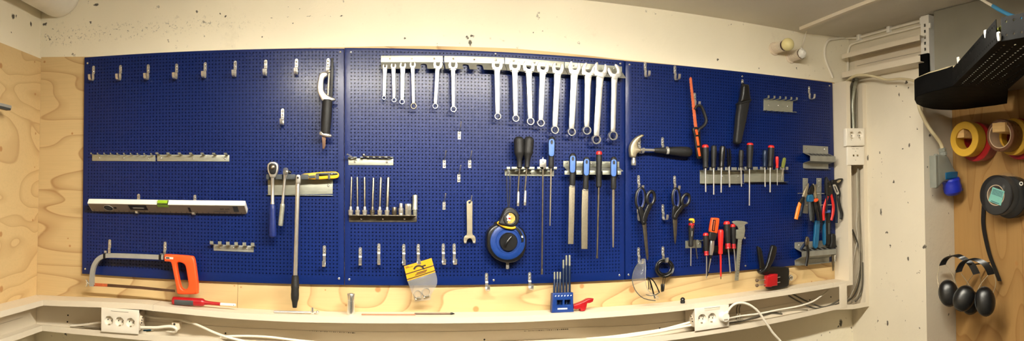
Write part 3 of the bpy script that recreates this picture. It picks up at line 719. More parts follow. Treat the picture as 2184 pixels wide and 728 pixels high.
# socket rail with studs
q = [(744.5, 458), (889, 458.5), (889, 474), (744.5, 474)]
t = rail('zinc stud rail carrying bit sockets on the middle board', q, 'darksteel'); rivets(t, [(771, 467), (817, 467), (863, 467)])
A, B = P(744.5, 458.5, .03), P(889, 459, .03)
obj('ledge', MB().box((A.x, -.032, A.z - .003), (B.x, -.0006, A.z - .0012), .0005), M['darksteel'], t, 30)
obj('stamped_mark', MB().pplate([[(788.5, 467.8), (802.5, 467.8), (802.5, 469.6), (788.5, 469.6)]], .0024, .0030, 0), M['zinc'], t, 0)
zb_ = A.z - .0012
def bitsocket(ub, ut, vtop, rs, label, dull):
    d = .017; b = P(ub, 459.5, d); b.z = zb_; s = S(ub, d); tp = P(ut, vtop, d)
    c1 = b + (tp - b).normalized() * ((459.5 - 451) * s); c2 = b + (tp - b).normalized() * ((459.5 - 441.5) * s)
    tt = thing('hex_bit_socket', label, 'bit socket', b, 'long bit sockets standing on the stud rail')
    ax = (tp - b).normalized(); f = lambda k: b + ax * (k * s)
    obj('socket_body', MB().loft([f(0), f(.6), f(5.5), f(6.5), f(7), f(10.5), f(11.2), f(17.5), f(18.2)], [4.2 * s, 4.8 * s, 4.9 * s, 5.0 * s, 5.6 * s, 5.6 * s, 3.3 * s, 3.0 * s, 2.6 * s], 18), M['steel' if not dull else 'darksteel'], tt)
    obj('bit_shaft', MB().loft([f(17.5), tp - ax * (1.0 * s), tp], [rs * s, rs * s, rs * .8 * s], 6), M['darksteel'], tt)
for k, (ub, ut, vt, rs, dl) in enumerate([(747.6, 750, 377.6, 2.0, 0), (762.6, 762, 377.6, 2.0, 0), (778, 777.6, 378, 2.1, 0), (794, 796.6, 379.5, 2.5, 1), (809.5, 812.4, 378.5, 2.4, 0), (825.3, 828.3, 378.2, 3.3, 0)]):
    bitsocket(ub, ut, vt, rs, ['leftmost long bit socket on the stud rail, thin shaft', 'second long bit socket from the left on the stud rail', 'third long bit socket from the left, pale shaft', 'fourth long bit socket, dark body and dark shaft', 'fifth long bit socket from the left on the stud rail', 'sixth long bit socket, the one with the thickest brownish shaft'][k], dl)
def socket(u, vt, prof, label, mat='steel'):
    d = .017; b = P(u, 459.7, d); b.z = zb_; s = S(u, d)
    tt = thing('socket', label, 'socket', b, 'short sockets standing on the stud rail')
    pr = [((459.7 - v) * s, r * s) for v, r in prof]; top = pr[-1]
    prof2 = pr + [(top[0], top[1] * .72), (top[0] - .006, top[1] * .68), (0, .0005)]
    obj('socket_wall', MB().tube_wall(b, (0, 0, 1), prof2, 24), M[mat], tt)
socket(841, 442.4, [(459.7, 4.6), (458.8, 5.2), (443.2, 5.4), (442.4, 5)], 'plain dark short socket left of the stepped sockets on the stud rail', 'darksteel')
socket(855, 434, [(459.7, 4.6), (459, 5.3), (456.5, 5.4), (455.8, 5.1), (454.5, 5.4), (446.5, 5.5), (445, 5.3), (444, 4), (435, 3.8), (434, 3.4)], 'stepped socket with a narrow top on the stud rail')
socket(870.4, 435, [(459.7, 6.3), (458.6, 6.9), (450.5, 6.9), (449.3, 7.3), (447.6, 7.3), (446.6, 6.5), (441, 6.8), (435.8, 7.0), (435, 6.5)], 'wide waisted socket with a bright ring on the stud rail')
socket(885, 416, [(459.7, 4.1), (459, 4.5), (448.5, 4.5), (447.8, 5.9), (445.6, 5.9), (444.8, 5.4), (417, 5.4), (416, 5)], 'tall deep socket at the right end of the stud rail', 'zinc')
# driver rail and file rail
q = [(1076.8, 363), (1181.6, 363.5), (1181.6, 376.3), (1076.8, 375)]
t = rail('zinc rail with flat tabs holding two nut drivers and a spade bit', q)
for (a, b) in ((1080.6, 1087.7), (1091.3, 1106), (1110, 1124), (1128, 1140), (1145.7, 1159), (1164, 1174.5), (1181, 1188)):
    A, B = P(a, 356.2, .040), P(b, 361.5, .040)
    obj('tab', MB().box((A.x, -.0415, B.z), (B.x, -.040, A.z), .0005).box((A.x, -.041, B.z), (B.x, -.0006, B.z + .0015)), M['zinc'], t, 30)
obj('slot_hole', MB().loft([P(1130, 370.5, .0024), P(1130, 370.5, .003)], .004, 12, flat=.6), M['dark'], t); rivets(t, [(1083, 369), (1172, 369.5)])
q = [(1201.5, 343.5), (1321, 345), (1321, 357), (1201.5, 356)]
t = rail('stepped zinc rail holding the blue handled files', q)
A, B = P(1203, 357, .003), P(1321, 358, .003)
obj('step', MB().strip([(0, -.002, A.z + .002), (0, -.012, A.z - .006), (0, -.030, A.z - .016), (0, -.034, A.z - .0175)], (1, 0, 0), B.x - A.x, .0015, ) if False else MB().hexa([(A.x, -.0022, A.z + .002), (B.x, -.0022, A.z + .002), (B.x, -.0006, A.z + .001), (A.x, -.0006, A.z + .001), (A.x, -.040, A.z - .0125), (B.x, -.040, A.z - .0125), (B.x, -.040, A.z - .0142), (A.x, -.040, A.z - .0142)]), M['zincm'], t, 0)
for (a, b) in ((1204, 1215), (1229, 1242), (1257, 1270.5), (1285, 1301.5), (1317, 1324.7)):
    C, D = P(a, 365.2, .041), P(b, 373, .041)
    obj('lip_tab', MB().box((C.x, -.0416, D.z), (D.x, -.040, C.z + .001), .0005), M['zinc'], t, 30)
rivets(t, [(1261, 350), (1209, 348)])
# ------------------------------------------------------------------ spanner rails: plate with a sloping notched ledge
WR = [  # head u, v, head width px, ring u, v, ring radius px, shaft width px
 (821, 142.5, 10, 819, 208.7, 4.4, 8.3, 0), (839, 141.5, 11.5, 840.3, 213.6, 5.3, 7.8, 0), (859, 140.5, 13.5, 857.5, 217.5, 6.0, 9.2, 0), (880, 139, 13, 882, 226.5, 7.0, 7.6, 0), (933.5, 138.5, 19, 928, 226.5, 6.3, 8.2, 0), (966, 140.5, 19.5, 967, 233.3, 7.0, 8, 0),
 (1060, 140, 23, 1061.3, 248.7, 7.8, 10.6, 0), (1097.7, 142, 24.5, 1099.6, 252.9, 8.0, 10.6, 0), (1127.5, 143.5, 25, 1131, 259.3, 8.7, 11.2, 0), (1157.5, 145, 25.5, 1153, 262.5, 8.7, 11.6, 0), (1189.5, 146.5, 25, 1182.9, 277.5, 9.2, 12.8, 0), (1225.2, 145, 27, 1218.6, 281.7, 9.3, 13.8, 0), (1254.3, 150, 28.5, 1251, 278.6, 9.9, 13, .25), (1280.4, 149, 30, 1271.3, 298.2, 10.4, 14.2, 0), (1310.5, 153, 28, 1307, 290, 10.4, 11.8, -.6)]
SEG = [((812.5, 119), (944.5, 119), 133.2, 133.2), ((947.6, 119), (1075.6, 122.5), 133.2, 136.5), ((1076.9, 122.6), (1203.6, 131.8), 136.8, 145.5), ((1204.8, 132), (1326.5, 142), 145.5, 154)]
empty_notch = [(905, 147), (995, 146), (1025, 148)]
LD, LDROP = .040, .0305
WD = .036
for k, ((u0, v0), (u1, v1), b0, b1) in enumerate(SEG):
    quad = [(u0, v0), (u1, v1), (u1, b1), (u0, b0)]
    t = rail(['leftmost', 'second', 'third', 'rightmost'][k] + ' of the four zinc spanner rails along the top of the middle board', quad)
    A, B = P(u0, b0, .003), P(u1, b1, .003); ex = (B - A); L = ex.length; ex.normalize(); sl = Vector((0, -LD, -LDROP)).normalized(); en = ex.cross(sl).normalized()
    if en.z < 0: en = -en
    LL = math.hypot(LD, LDROP); out = [(0, 0), (L, 0), (L, LL)]
    notch = []
    for w in WR:
        if u0 - 3 < w[0] < u1 + 3: notch.append((P(w[0], w[1], WD), max(.0045, w[6] * .5 * S(w[0]) + .0012)))
    for (u, v) in empty_notch:
        if u0 < u < u1: notch.append((P(u, v, LD), .011))
    notch = sorted([((c - A).dot(ex), r) for c, r in notch], reverse=True)
    for (x, r) in notch:
        x = min(max(x, r + .001), L - r - .001); dep = LL - (LL * (WD - .010) / LD if r < .0105 else .011)
        out += [(x + r, LL)] + [(x + r * math.cos(a), LL - dep + r - r * math.sin(a) * 1.0) for a in [PI * j / 8 for j in range(9)]] + [(x - r, LL)]
    out += [(0, LL)]
    # remove doubles / keep order right to left
    obj('notched_ledge', MB().plate([out], -.0008, .0008, 0, frame=(A, ex, sl, en)), M['zincm'], t, 30)
    n = 3; rivets(t, [(u0 + (u1 - u0) * f, v0 + (v1 - v0) * f + 6.5) for f in (.15, .5, .86)])
# clip rails on the right board
q = [(1629, 211.6), (1691.5, 215.7), (1690.5, 240), (1629, 236)]
t = rail('empty zinc clip rail with upright tabs high on the right board', q)
prongs(t, q, 6, .034, .009, .009, .02); prongs(t, q, 6, .030, .0005, .011, .02, lower=True); rivets(t, [(1639, 224.5), (1660, 225.5), (1680.5, 227)])
q = [(1493, 364.7), (1583.7, 366), (1584, 391.5), (1493, 392.6)]
t = rail('left zinc clip rail full of screwdrivers on the right board', q); QL = q
def tabs(t, lst, v0=357, v1=363.8, d=.036):
    for (a, b) in lst:
        A, B = P(a, v0, d), P(b, v1, d)
        obj('tab', MB().box((A.x, -d - .0015, B.z), (B.x, -d, A.z), .0005).box((A.x, -d - .001, B.z), (B.x, -.0006, B.z + .0015)), M['zincm'], t, 30)
tabs(t, [(1500.5, 1507), (1513, 1525), (1530, 1542), (1546, 1556), (1559.5, 1571), (1574, 1585.3)])
rivets(t, [(1540.5, 376.5), (1574.5, 376.5)])
A, B = P(1493, 392.6, .003), P(1584, 391.7, .003); obj('lower_lip', MB().box((A.x, -.014, B.z - .0012), (B.x, -.0006, B.z), .0004), M['zinc'], t, 30)
q = [(1587, 363.6), (1672, 362.5), (1672, 388), (1587, 390)]
t = rail('right zinc clip rail holding screwdrivers on the right board', q)
tabs(t, [(1587.7, 1594), (1605.7, 1616), (1620.6, 1632.6), (1636, 1648), (1653.6, 1659.5), (1663.5, 1673), (1675.5, 1681)], 356, 362.5)
rivets(t, [(1598, 376.5), (1662, 375.5)])
A, B = P(1587, 390, .003), P(1676, 388.4, .003); obj('lower_lip', MB().box((A.x, -.022, B.z - .0012), (B.x, -.0006, B.z), .0004), M['zinc'], t, 30)
q = [(1462, 514), (1496, 513), (1496, 529), (1462, 530)]
t = rail('short zinc rail under the yellow topped screwdriver', q); prongs(t, q, 3, .034, .002, .008, .12); rivets(t, [(1490, 521)])
# bulged tool holders (bent sheet with slots)
def bulge(label, u0, u1, vt, vm, vf0, vf1, vb0, vb1, out=.052):
    """back plate, slope out, front strip, slope back, lower plate"""
    A = P(u0, vt, .002); B = P(u1, vt, .002); x0, x1 = A.x, B.x
    z = lambda v, d, u=(u0 + u1) / 2: P(u, v, d).z
    t = thing('tool_holder', label, 'tool holder', ((x0 + x1) / 2, 0, z(vb1, .002)), 'bulged zinc tool holders')
    pts = [(.0016, z(vt, .002)), (.0016, z(vm, .002)), (out, z(vf0, out)), (out, z(vf1, out)), (.006, z(vb0, .006)), (.0016, z(vb0, .002) - .002), (.0016, z(vb1, .002)), (.018, z(vb1, .002) - .0015)]
    obj('bent_sheet', MB().strip([((x0 + x1) / 2, -d, zz) for d, zz in pts], (1, 0, 0), x1 - x0, .0016), M['zincm'], t, 0)
    n = 6; (d0, z0), (d1, z1) = pts[1], pts[2]; nn = Vector((0, -(z0 - z1), -(d1 - d0))).normalized()
    nn = Vector((0, -abs(z0 - z1), abs(d1 - d0))).normalized()
    for k in range(n):
        xc = x0 + (x1 - x0) * (.14 + .72 * k / (n - 1)); w = (x1 - x0) * .042
        q = lambda f, sx: Vector((xc + sx * w, -(d0 + (d1 - d0) * f), z0 + (z1 - z0) * f)) + nn * .0010
        obj('slot', MB().hexa([q(.35, -1), q(.35, 1), q(.85, 1), q(.85, -1), q(.35, -1) + nn * .0004, q(.35, 1) + nn * .0004, q(.85, 1) + nn * .0004, q(.85, -1) + nn * .0004]), M['dark'], t, 0)
    for f in (.13, .85): obj('rivet', MB().dome((x0 + (x1 - x0) * f, -.0024, z(vt + 6, .002)), .0042, (0, -1, 0), .7, 10), M['chrome'], t)
    return t
bulge('empty bulged zinc tool holder at the right edge, above the pliers', 1712.5, 1766, 311.5, 327, 333, 344, 348.5, 359.5)
bulge('bulged zinc tool holder low in the right corner, holding black pliers and snips', 1694.5, 1768, 515, 527, 536.5, 546.5, 552, 562.5)
# ------------------------------------------------------------------ helpers for hand tools
def base(*pts):
    q = [Vector(p) for p in pts]; lo = min(q, key=lambda p: p.z); return lo
def lat(a, b, prof, seg=16, flat=1.0, ref=None):
    """body of revolution between two 3-D points; prof = (fraction, radius in metres)"""
    a, b = Vector(a), Vector(b); return MB().loft([a.lerp(b, t) for t, _ in prof], [max(r, 2e-4) for _, r in prof], seg, flat=flat, ref=ref)
def latp(u0, v0, d0, u1, v1, d1, prof, seg=16, flat=1.0, ref=None):
    s = S((u0 + u1) / 2, (d0 + d1) / 2); return lat(P(u0, v0, d0), P(u1, v1, d1), [(t, r * s) for t, r in prof], seg, flat, ref)
def wid(u, w, d=.03): return abs(P(u + w / 2, 350, d).x - P(u - w / 2, 350, d).x)
# ------------------------------------------------------------------ combination spanners
def wrench(hu, hv, hw, ru, rv, rr, sw, rot, label, d=WD, dull=False):
    H, R = P(hu, hv, d), P(ru, rv, d); s = (S(hu, d) + wid(hu, 1, d)) / 2; a = (H - R); a.y = 0; L = a.length; a.normalize(); ex = Vector((a.z, 0, -a.x)); en = Vector((0, -1, 0))
    t = thing('combination_spanner', label, 'spanner', R, 'chrome combination spanners on the rail')
    W = hw * s; w = sw * s; rot = rot + .08
    pts = [(.30, -.50), (.44, -.28), (.51, -.02), (.49, .22), (.37, .44), (.235, .42), (.215, .06), (.16, -.09), (0, -.15), (-.16, -.09), (-.215, .06), (-.235, .42), (-.37, .44), (-.49, .22), (-.51, -.02), (-.44, -.28), (-.30, -.50)]
    c, sn = math.cos(rot), math.sin(rot); hp = [((x * c + z * sn) * W, (-x * sn + z * c) * W) for x, z in pts]
    fr = (Vector((H.x, 0, H.z)), ex, a, en)
    obj('open_jaw', MB().plate([spline2(hp, 3)], d - .0032, d + .0034, .0012, frame=fr), M['steel'], t, 40)
    r = rr * s; z0 = -L + r * .75; z1 = -W * .36
    sh = [(-w * .40, z0), (w * .40, z0), (w * .44, z0 + (z1 - z0) * .1), (w * .5, z0 + (z1 - z0) * .8), (w * .62, z1), (-w * .62, z1), (-w * .5, z0 + (z1 - z0) * .8), (-w * .44, z0 + (z1 - z0) * .1)]
    obj('shaft', MB().plate([sh], d - .0028, d + .0028, .0016, frame=fr), M['steel'], t, 40)
    h = max(.0035, r * .45)
    obj('ring_end', MB().tube_wall(R, (0, -1, 0), [(-h * .8, r * .66), (-h, r * .74), (-h, r * .9), (-h * .6, r), (h * .6, r), (h, r * .9), (h, r * .74), (h * .8, r * .66)], 26), M['darksteel' if dull else 'chrome'], t, 40)
WL = ['smallest chrome spanner at the left end of the spanner rail', 'second chrome spanner from the left, slightly longer than the first', 'third chrome spanner from the left, the widest of the small four', 'fourth chrome spanner, the one with the dull brown ring', 'chrome spanner hanging alone right of the small four', 'chrome spanner left of the two empty notches', 'chrome spanner just right of the two empty notches', 'eighth chrome spanner from the left, second after the empty notches', 'ninth chrome spanner, leaning with its ring to the right', 'tenth chrome spanner, ring close to its left neighbour', 'eleventh chrome spanner from the left, leaning left', 'fourth chrome spanner from the right end of the row', 'third chrome spanner from the right end, shorter than its neighbours', 'longest chrome spanner, second from the right end', 'rightmost chrome spanner with its jaw twisted to the right']
for k, (w, lb) in enumerate(zip(WR, WL)): wrench(*w, lb, dull=(k == 3))
# ------------------------------------------------------------------ left board: spirit level
A0, A1 = P(186, 434, .060), P(522, 438.6, .060)
xl, xr = A0.x, A1.x
def lev(u, v, d, x): p = P(u, v, d); return Vector((x, p.y, p.z))
Rl, Rr = lev(186, 434, .060, xl), lev(522, 438.6, .060, xr)
Bl, Br = lev(197, 451.5, .012, xl), lev(528, 456, .012, xr)
Tl, Tr = lev(189.5, 424, .047, xl), lev(524, 428.4, .047, xr)
Cl, Cr = Tl + Bl - Rl, Tr + Br - Rr
t = thing('spirit_level', 'long white spirit level with a green vial lying on two hooks', 'spirit level', (Bl + Br) / 2)
lv = MB().hexa([Bl, Br, Rr, Rl, Cl, Cr, Tr, Tl]); bm = bmesh.new()
vv = [bm.verts.new(p) for p in lv.v]
for f in lv.f: bm.faces.new([vv[i] for i in f])
bmesh.ops.recalc_face_normals(bm, faces=bm.faces[:]); bmesh.ops.bevel(bm, geom=bm.edges[:], offset=.0012, segments=2, affect='EDGES')
obj('profile_body', MB().bm(bm), M['white'], t, 30)
ex = (Rr - Rl).normalized(); ed = (Bl - Rl).normalized(); en = ex.cross(ed).normalized()
if en.y > 0: en = -en
et = (Tl - Rl).normalized(); nt = ex.cross(et).normalized()
if nt.z < 0: nt = -nt
LV, HV, TV = (Rr - Rl).length, (Bl - Rl).length, (Tl - Rl).length
def onface(fx, fy, h=0): return Rl + ex * (LV * fx) + ed * (HV * fy) + en * h
def ontop(fx, fy, h=0): return Rl + ex * (LV * fx) + et * (TV * fy) + nt * h
def fquad(fn, x0, x1, y0, y1, h=.0006, mi=0):
    return MB().hexa([fn(x0, y0, 0), fn(x1, y0, 0), fn(x1, y1, 0), fn(x0, y1, 0), fn(x0, y0, h), fn(x1, y0, h), fn(x1, y1, h), fn(x0, y1, h)], mi)
c = onface(.128, .50)
obj('side_face', fquad(onface, .004, .996, .03, .97, .0003), M['shadegrey'], t, 0)
obj('round_vial_window', MB().loft([c, c + en * .0012], HV * .30, 28), M['dark'], t, 30)
obj('vial_rim', MB().ring(c + en * .001, en, HV * .31, .0012, 28, 6), M['greypaint'], t)
obj('vial_dial', MB().loft([c + en * .0012, c + en * .0018], HV * .22, 24), M['greyrub'], t, 30)
c2 = onface(.175, .48); obj('hanging_hole', MB().loft([c2, c2 + en * .0008], HV * .10, 16), M['dark'], t, 30)
obj('grip_window', fquad(onface, .272, .388, .12, .66, .0009), M['ink'], t, 0)
obj('grip_strip', fquad(onface, .292, .372, .34, .52, .0014), M['greyrub'], t, 0)
obj('vial_seat', fquad(ontop, .462, .531, -.02, .86, .0009), M['dark'], t, 0)
obj('vial', MB().loft([ontop(.466, .45, .001), ontop(.527, .45, .001)], TV * .33, 14), M['vial'], t)
obj('vial_bubble', MB().ball(ontop(.497, .45, .0035), TV * .22, 12, (1.6, .7, .7)), M['yellow'], t)
obj('vial_slot', fquad(onface, .462, .531, .02, .30, .0009), M['vial'], t, 0)
obj('small_slot', fquad(onface, .648, .663, .30, .80, .0009), M['ink'], t, 0)
for k in range(58):
    f = .02 + .965 * k / 57; h = .82 if k % 5 else .74
    if k % 2 == 0: obj('ruler_mark', fquad(onface, f - .0011, f + .0011, h, .985, .0006), M['ink'], t, 0)
obj('print', text_mb('60 cm', HV * .24, onface(.845, .50, .0005), ex, -ed, en), M['ink'], t, 0)
for fy in (.62, .71): obj('print_line', fquad(onface, .80, .89, fy, fy + .03, .0006), M['greyrub'], t, 0)
obj('sticker', fquad(onface, .925, .955, .10, .72, .0007), M['greyrub'], t, 0)
obj('print_line', fquad(onface, .296, .366, .40, .46, .0016), M['label'], t, 0)
# ------------------------------------------------------------------ hacksaw with orange grip
d = .042
t = thing('hacksaw', 'big hacksaw with an orange grip and a grey bow', 'hacksaw', P(400, 628, d))
path = [P(u, v, d) for u, v in ((196, 611), (196.4, 596), (197.5, 581), (201, 567), (207.5, 556), (216, 549), (226, 546), (240, 545.3), (262, 545.8), (300, 547.2), (349, 549.3))]
pp = spline(path, 4); mbw = MB()
n = len(pp); vs = []
for i, p in enumerate(pp):
    tg = (pp[min(i + 1, n - 1)] - pp[max(i - 1, 0)]).normalized(); nx = Vector((-tg.z, 0, tg.x)).normalized() * (4.7 * S(260, d)); ny = Vector((0, .007, 0))
    vs += [p + nx - ny, p + nx + ny, p - nx + ny, p - nx - ny]
fs = [(i * 4 + k, i * 4 + (k + 1) % 4, i * 4 + 4 + (k + 1) % 4, i * 4 + 4 + k) for i in range(n - 1) for k in range(4)] + [(3, 2, 1, 0), tuple((n - 1) * 4 + k for k in range(4))]
obj('bow', MB().add(vs, fs), M['greypaint'], t, 40)
for (u, v) in ((224, 546), (342.5, 549)):
    p = P(u, v, d); obj('bow_collar', MB().box((p.x - .0045, p.y - .0085, p.z - .0095), (p.x + .0045, p.y + .0085, p.z + .0095), .001), M['blacksteel'], t, 30)
w0 = P(187, 604, d); obj('tension_bolt', MB().loft([P(183.5, 604, d), P(203, 606.5, d)], .0028, 10), M['chrome'], t)
wn = MB()
for sg in (1, -1): wn.loft([w0, w0 + Vector((-.002, -.003, sg * .008)), w0 + Vector((-.004, -.005, sg * .0135))], [.0045, .0038, .0028], 10, flat=.45)
obj('wing_nut', wn.ball(w0, .0052, 10), M['chrome'], t)
bl_ = [[(200, 604), (240, 606.6), (300, 611), (373, 618.6), (373.5, 623.8), (300, 617.2), (240, 613), (200, 611)]]
obj('saw_blade', MB().pplate(bl_, d - .0007, d + .0007, .0002), M['rusty'], t, 30)
obj('painted_blade_end', MB().pplate([[(201, 604.1), (229, 606), (229, 612.2), (201, 611)]], d + .0007, d + .0010, 0), M['orange2'], t, 30)
og = [(349.6, 545.6), (353.6, 542.9), (380, 544.2), (406, 546.6), (412, 550), (415, 559), (417, 572), (419.6, 592), (421.3, 610), (421.2, 624), (419, 628), (400, 629), (381, 628.6), (376.6, 625), (375.4, 617), (372, 598), (367.5, 575), (364.3, 562), (361, 559), (351.8, 558.6), (349.8, 556)]
oh = [(377, 561.8), (384, 560.6), (391, 563.5), (395.3, 570), (398.5, 588), (401.2, 606), (399.6, 615), (394, 618.5), (388, 616.6), (384.6, 611), (380.5, 594), (376.6, 572)]
obj('grip', MB().pplate([og, oh], d - .013, d + .013, .006, sm=3), M['orange'], t, 50)
obj('grip_label', MB().pplate([[(352.5, 548), (369.5, 549.2), (369.2, 553.6), (352.3, 552.6)]], d + .0131, d + .0136, 0), M['label'], t, 0)
obj('label_print', MB().pplate([[(354, 549), (361.5, 549.6), (361.4, 552.4), (354, 551.9)]], d + .0136, d + .0139, 0), M['ink'], t, 0)
# ------------------------------------------------------------------ small silver saw
d = .050
t = thing('junior_hacksaw', 'small silver saw with a black foam grip, hanging point up', 'hacksaw', P(690, 318, d))
fo = [(678.8, 165), (681.5, 157.5), (688, 153), (696, 153.5), (698.5, 158), (696.5, 163), (692.5, 165.5), (690, 172), (689.5, 186), (690.5, 193), (697, 201), (706, 206.5), (714.5, 209.5), (714.8, 214), (704, 216), (688, 215.5), (683, 209), (677.5, 198), (675.6, 184)]
obj('frame', MB().pplate([fo], d - .010, d + .010, .005, sm=3), M['steel'], t, 50)
obj('blade_bar', MB().pplate([[(706, 124), (710.5, 123), (711.5, 150), (709, 212), (703, 212), (704.5, 160)]], d - .003, d + .003, .001), M['blacksteel'], t, 30)
obj('tension_rod', MB().loft([P(702, 155, d + .004), P(699.5, 204, d + .004)], .0035, 10), M['gunsteel'], t)
obj('clamp_screw', MB().ball(P(701.5, 152.5, d + .008), .006, 12), M['chrome'], t)
obj('grip', latp(698.5, 213, d, 694, 286, d, [(0, 9.5), (.05, 11), (.5, 11.2), (.95, 10.2), (1, 9.5)], 18), M['rubber'], t)
ro = [(680.5, 283), (684, 279.5), (690, 282.5), (700, 285), (707, 287.5), (706, 292.5), (699, 292.5), (688, 290), (681.5, 287.5)]
obj('end_clamp', MB().pplate([ro], d - .008, d + .012, .004, sm=3), M['steel'], t, 50)
for (u, v) in ((684.5, 284), (703, 289.8)): obj('clamp_bolt', MB().dome(P(u, v, d + .012), .0045), M['chrome'], t)
te = [(686.5, 291), (694.5, 292)] + [(694.4 - .16 * k + (1.2 if k % 2 else 0), 294 + 3.1 * k) for k in range(7)] + [(692, 317.5), (688, 318)]
obj('blade_stub', MB().pplate([te], d - .0015, d + .0015, .0004), M['rusty'], t, 30)
# ------------------------------------------------------------------ ratchets, breaker bar, cutter knife
d = .048
t = thing('ratchet', 'large chrome ratchet with a blue grip hanging from the left rail', 'ratchet', P(582, 506, d))
hd = [(581.2 + 11.9 * math.cos(a), 358.5 + 13.2 * math.sin(a)) for a in [2 * PI * k / 20 for k in range(20)]]
hp = [(569.5, 357), (571, 349.5), (576, 345.6), (582, 345), (588, 346), (592.4, 350), (593.5, 357), (592.5, 366), (589, 374), (586, 379), (577, 379), (573.5, 373), (570.3, 365)]
obj('head', MB().pplate([hp], d - .010, d + .010, .004, sm=3), M['steel'], t, 50)
obj('ratchet_face', MB().pplate([[(573.2, 357), (575, 350.5), (581.5, 348.4), (588, 350.5), (590, 357), (588.6, 366), (585.5, 371.5), (577.5, 371.5), (574.4, 366)]], d + .010, d + .0115, .0006, sm=3), M['blacksteel'], t, 50)
obj('drive_disc', MB().dome(P(581.4, 357, d + .0115), .0095, h=.35), M['darksteel'], t); obj('drive_disc', MB().dome(P(581.4, 357, d + .0145), .004, h=.5), M['chrome'], t)
obj('neck', latp(581.3, 377, d, 581.2, 437, d, [(0, 5), (.1, 3.8), (.9, 3.9), (.93, 4.6), (1, 4.6)], 14), M['steel'], t)
obj('grip', latp(581.2, 436, d, 581.8, 507, d, [(0, 4.6), (.04, 6.2), (.15, 7.2), (.3, 6.6), (.36, 7.3), (.42, 7.0), (.5, 7.9), (.55, 7.6), (.63, 8.4), (.68, 8.1), (.76, 8.8), (.8, 8.5), (.9, 8.8), (.97, 7.8), (1, 5)], 20), M['bluehan'], t)
t = thing('ratchet', 'small all chrome ratchet beside the blue gripped one', 'ratchet', P(598, 482, d))
obj('head', MB().loft([P(609, 363, d - .008), P(609, 368.5, d + .012)], 5.8 * S(609), 18).loft(spline([P(609, 366, d), P(608.5, 374, d), P(607, 381, d)], 3), [5.9 * S(609), 5.6 * S(609), 5 * S(609), 4.6 * S(609), 4 * S(609), 3.4 * S(609), 3.2 * S(609)], 14), M['steel'], t)
obj('drive_square', MB().box(tuple(P(611.5, 368, d + .013) - Vector((.004, .003, .004))), tuple(P(611.5, 368, d + .013) + Vector((.004, .003, .004))), .001), M['chrome'], t, 30)
obj('shaft', latp(607.5, 379, d, 602.6, 436, d, [(0, 3.2), (.2, 2.9), (.85, 3.2), (1, 3.6)], 12), M['steel'], t)
obj('grip', latp(602.7, 435.3, d, 598, 482, d, [(0, 4.8), (.03, 5.5), (.1, 5.4), (.9, 5.5), (.97, 5.5), (1, 5)], 18), M['zinc'], t)
obj('selector', latp(614, 366, d - .008, 621, 369.5, d - .008, [(0, 4), (.5, 4), (1, 2.5)], 10), M['blacksteel'], t)
d = .056
t = thing('breaker_bar', 'long steel breaker bar with a black grip reaching down to the trunking', 'breaker bar', P(629, 656, d))
obj('hinge_head', MB().pplate([[(630.8, 376), (633, 372.7), (638, 372.7), (640.6, 376), (640.8, 388), (638, 392), (632.6, 392), (630.6, 388)]], d - .010, d + .010, .003, sm=2), M['steel'], t, 50)
obj('hinge_pin', MB().dome(P(635.3, 379.5, d + .010), .0035), M['dark'], t)
obj('shaft', latp(635.3, 389, d, 629.8, 590, d, [(0, 4.4), (.02, 4.9), (.5, 4.6), (.98, 4.7), (1, 4.7)], 18), M['steel'], t)
obj('grip', latp(629.8, 587.5, d, 628.6, 657, d + .006, [(0, 5.5), (.03, 7.4), (.3, 8.6), (.38, 8.9), (.42, 8.3), (.6, 8.8), (.72, 8.4), (.84, 6.0), (.96, 5.0), (1, 4.2)], 18), M['rubber'], t)
d = .030
t = thing('cutter_knife', 'yellow and black snap-off cutter knife lying across the rail prongs', 'knife', P(690, 384, d))
kb = [(640, 376.5), (645, 371.5), (657, 369.8), (675, 367.8), (700, 366.4), (716, 366.5), (722, 370), (723, 375), (720, 379.5), (712, 381.5), (696, 382), (680, 383.2), (660, 382.5), (641.5, 381)]
obj('body', MB().pplate([kb], d - .009, d + .010, .004, sm=3), M['yellow'], t, 50)
obj('grip_inset', MB().pplate([[(674, 370.5), (690, 368.8), (708, 367.9), (718.5, 369), (720.3, 372), (716, 373.4), (700, 374.4), (684, 376), (675.5, 375.4)]], d + .0098, d + .012, .0006, sm=2), M['black'], t, 40)
obj('slider', MB().pplate([[(658, 375), (672, 374), (672.5, 380), (659, 381)]], d + .0095, d + .013, .001), M['greyrub'], t, 40)
obj('button', MB().dome(P(708, 371, d + .012), .003), M['chrome'], t)
# ------------------------------------------------------------------ middle board: nut drivers, spade bit, files
def nutdriver(ut, vt, ub, vb, su0, sv0, su1, sv1, v_s, label):
    d = .044; t = thing('nut_driver', label, 'nut driver', P(su1, sv1, d), 'black nut drivers on the middle board')
    obj('grip', latp(ut, vt, d, ub, vb, d, [(0, 5), (.03, 8.5), (.09, 10.8), (.18, 11.3), (.24, 10.6), (.28, 11.2), (.34, 10.5), (.38, 11.2), (.44, 10.4), (.48, 11), (.56, 9.6), (.66, 6.8), (.76, 5.6), (.9, 5.4), (.97, 5.8), (1, 4)], 20), M['rubber'], t)
    obj('shaft', MB().loft([P(ub, vb - 2, d), P(su1, v_s, d)], 1.7 * S(ub), 10), M['darksteel'], t)
    obj('socket_tip', latp(su1 + (su0 - su1) * .4, v_s - 1, d, su1, sv1, d, [(0, 2), (.08, 2.8), (.72, 2.9), (.75, 3.2), (.80, 3.2), (.83, 2.9), (1, 2.7)], 14), M['steel'], t)
nutdriver(1106.5, 292, 1108.3, 359, 1107, 360, 1104.6, 440, 410, 'left of the two black handled nut drivers')
nutdriver(1128.5, 292, 1123.8, 359, 1122.5, 360, 1119.3, 438.5, 408, 'right of the two black handled nut drivers')
d = .040
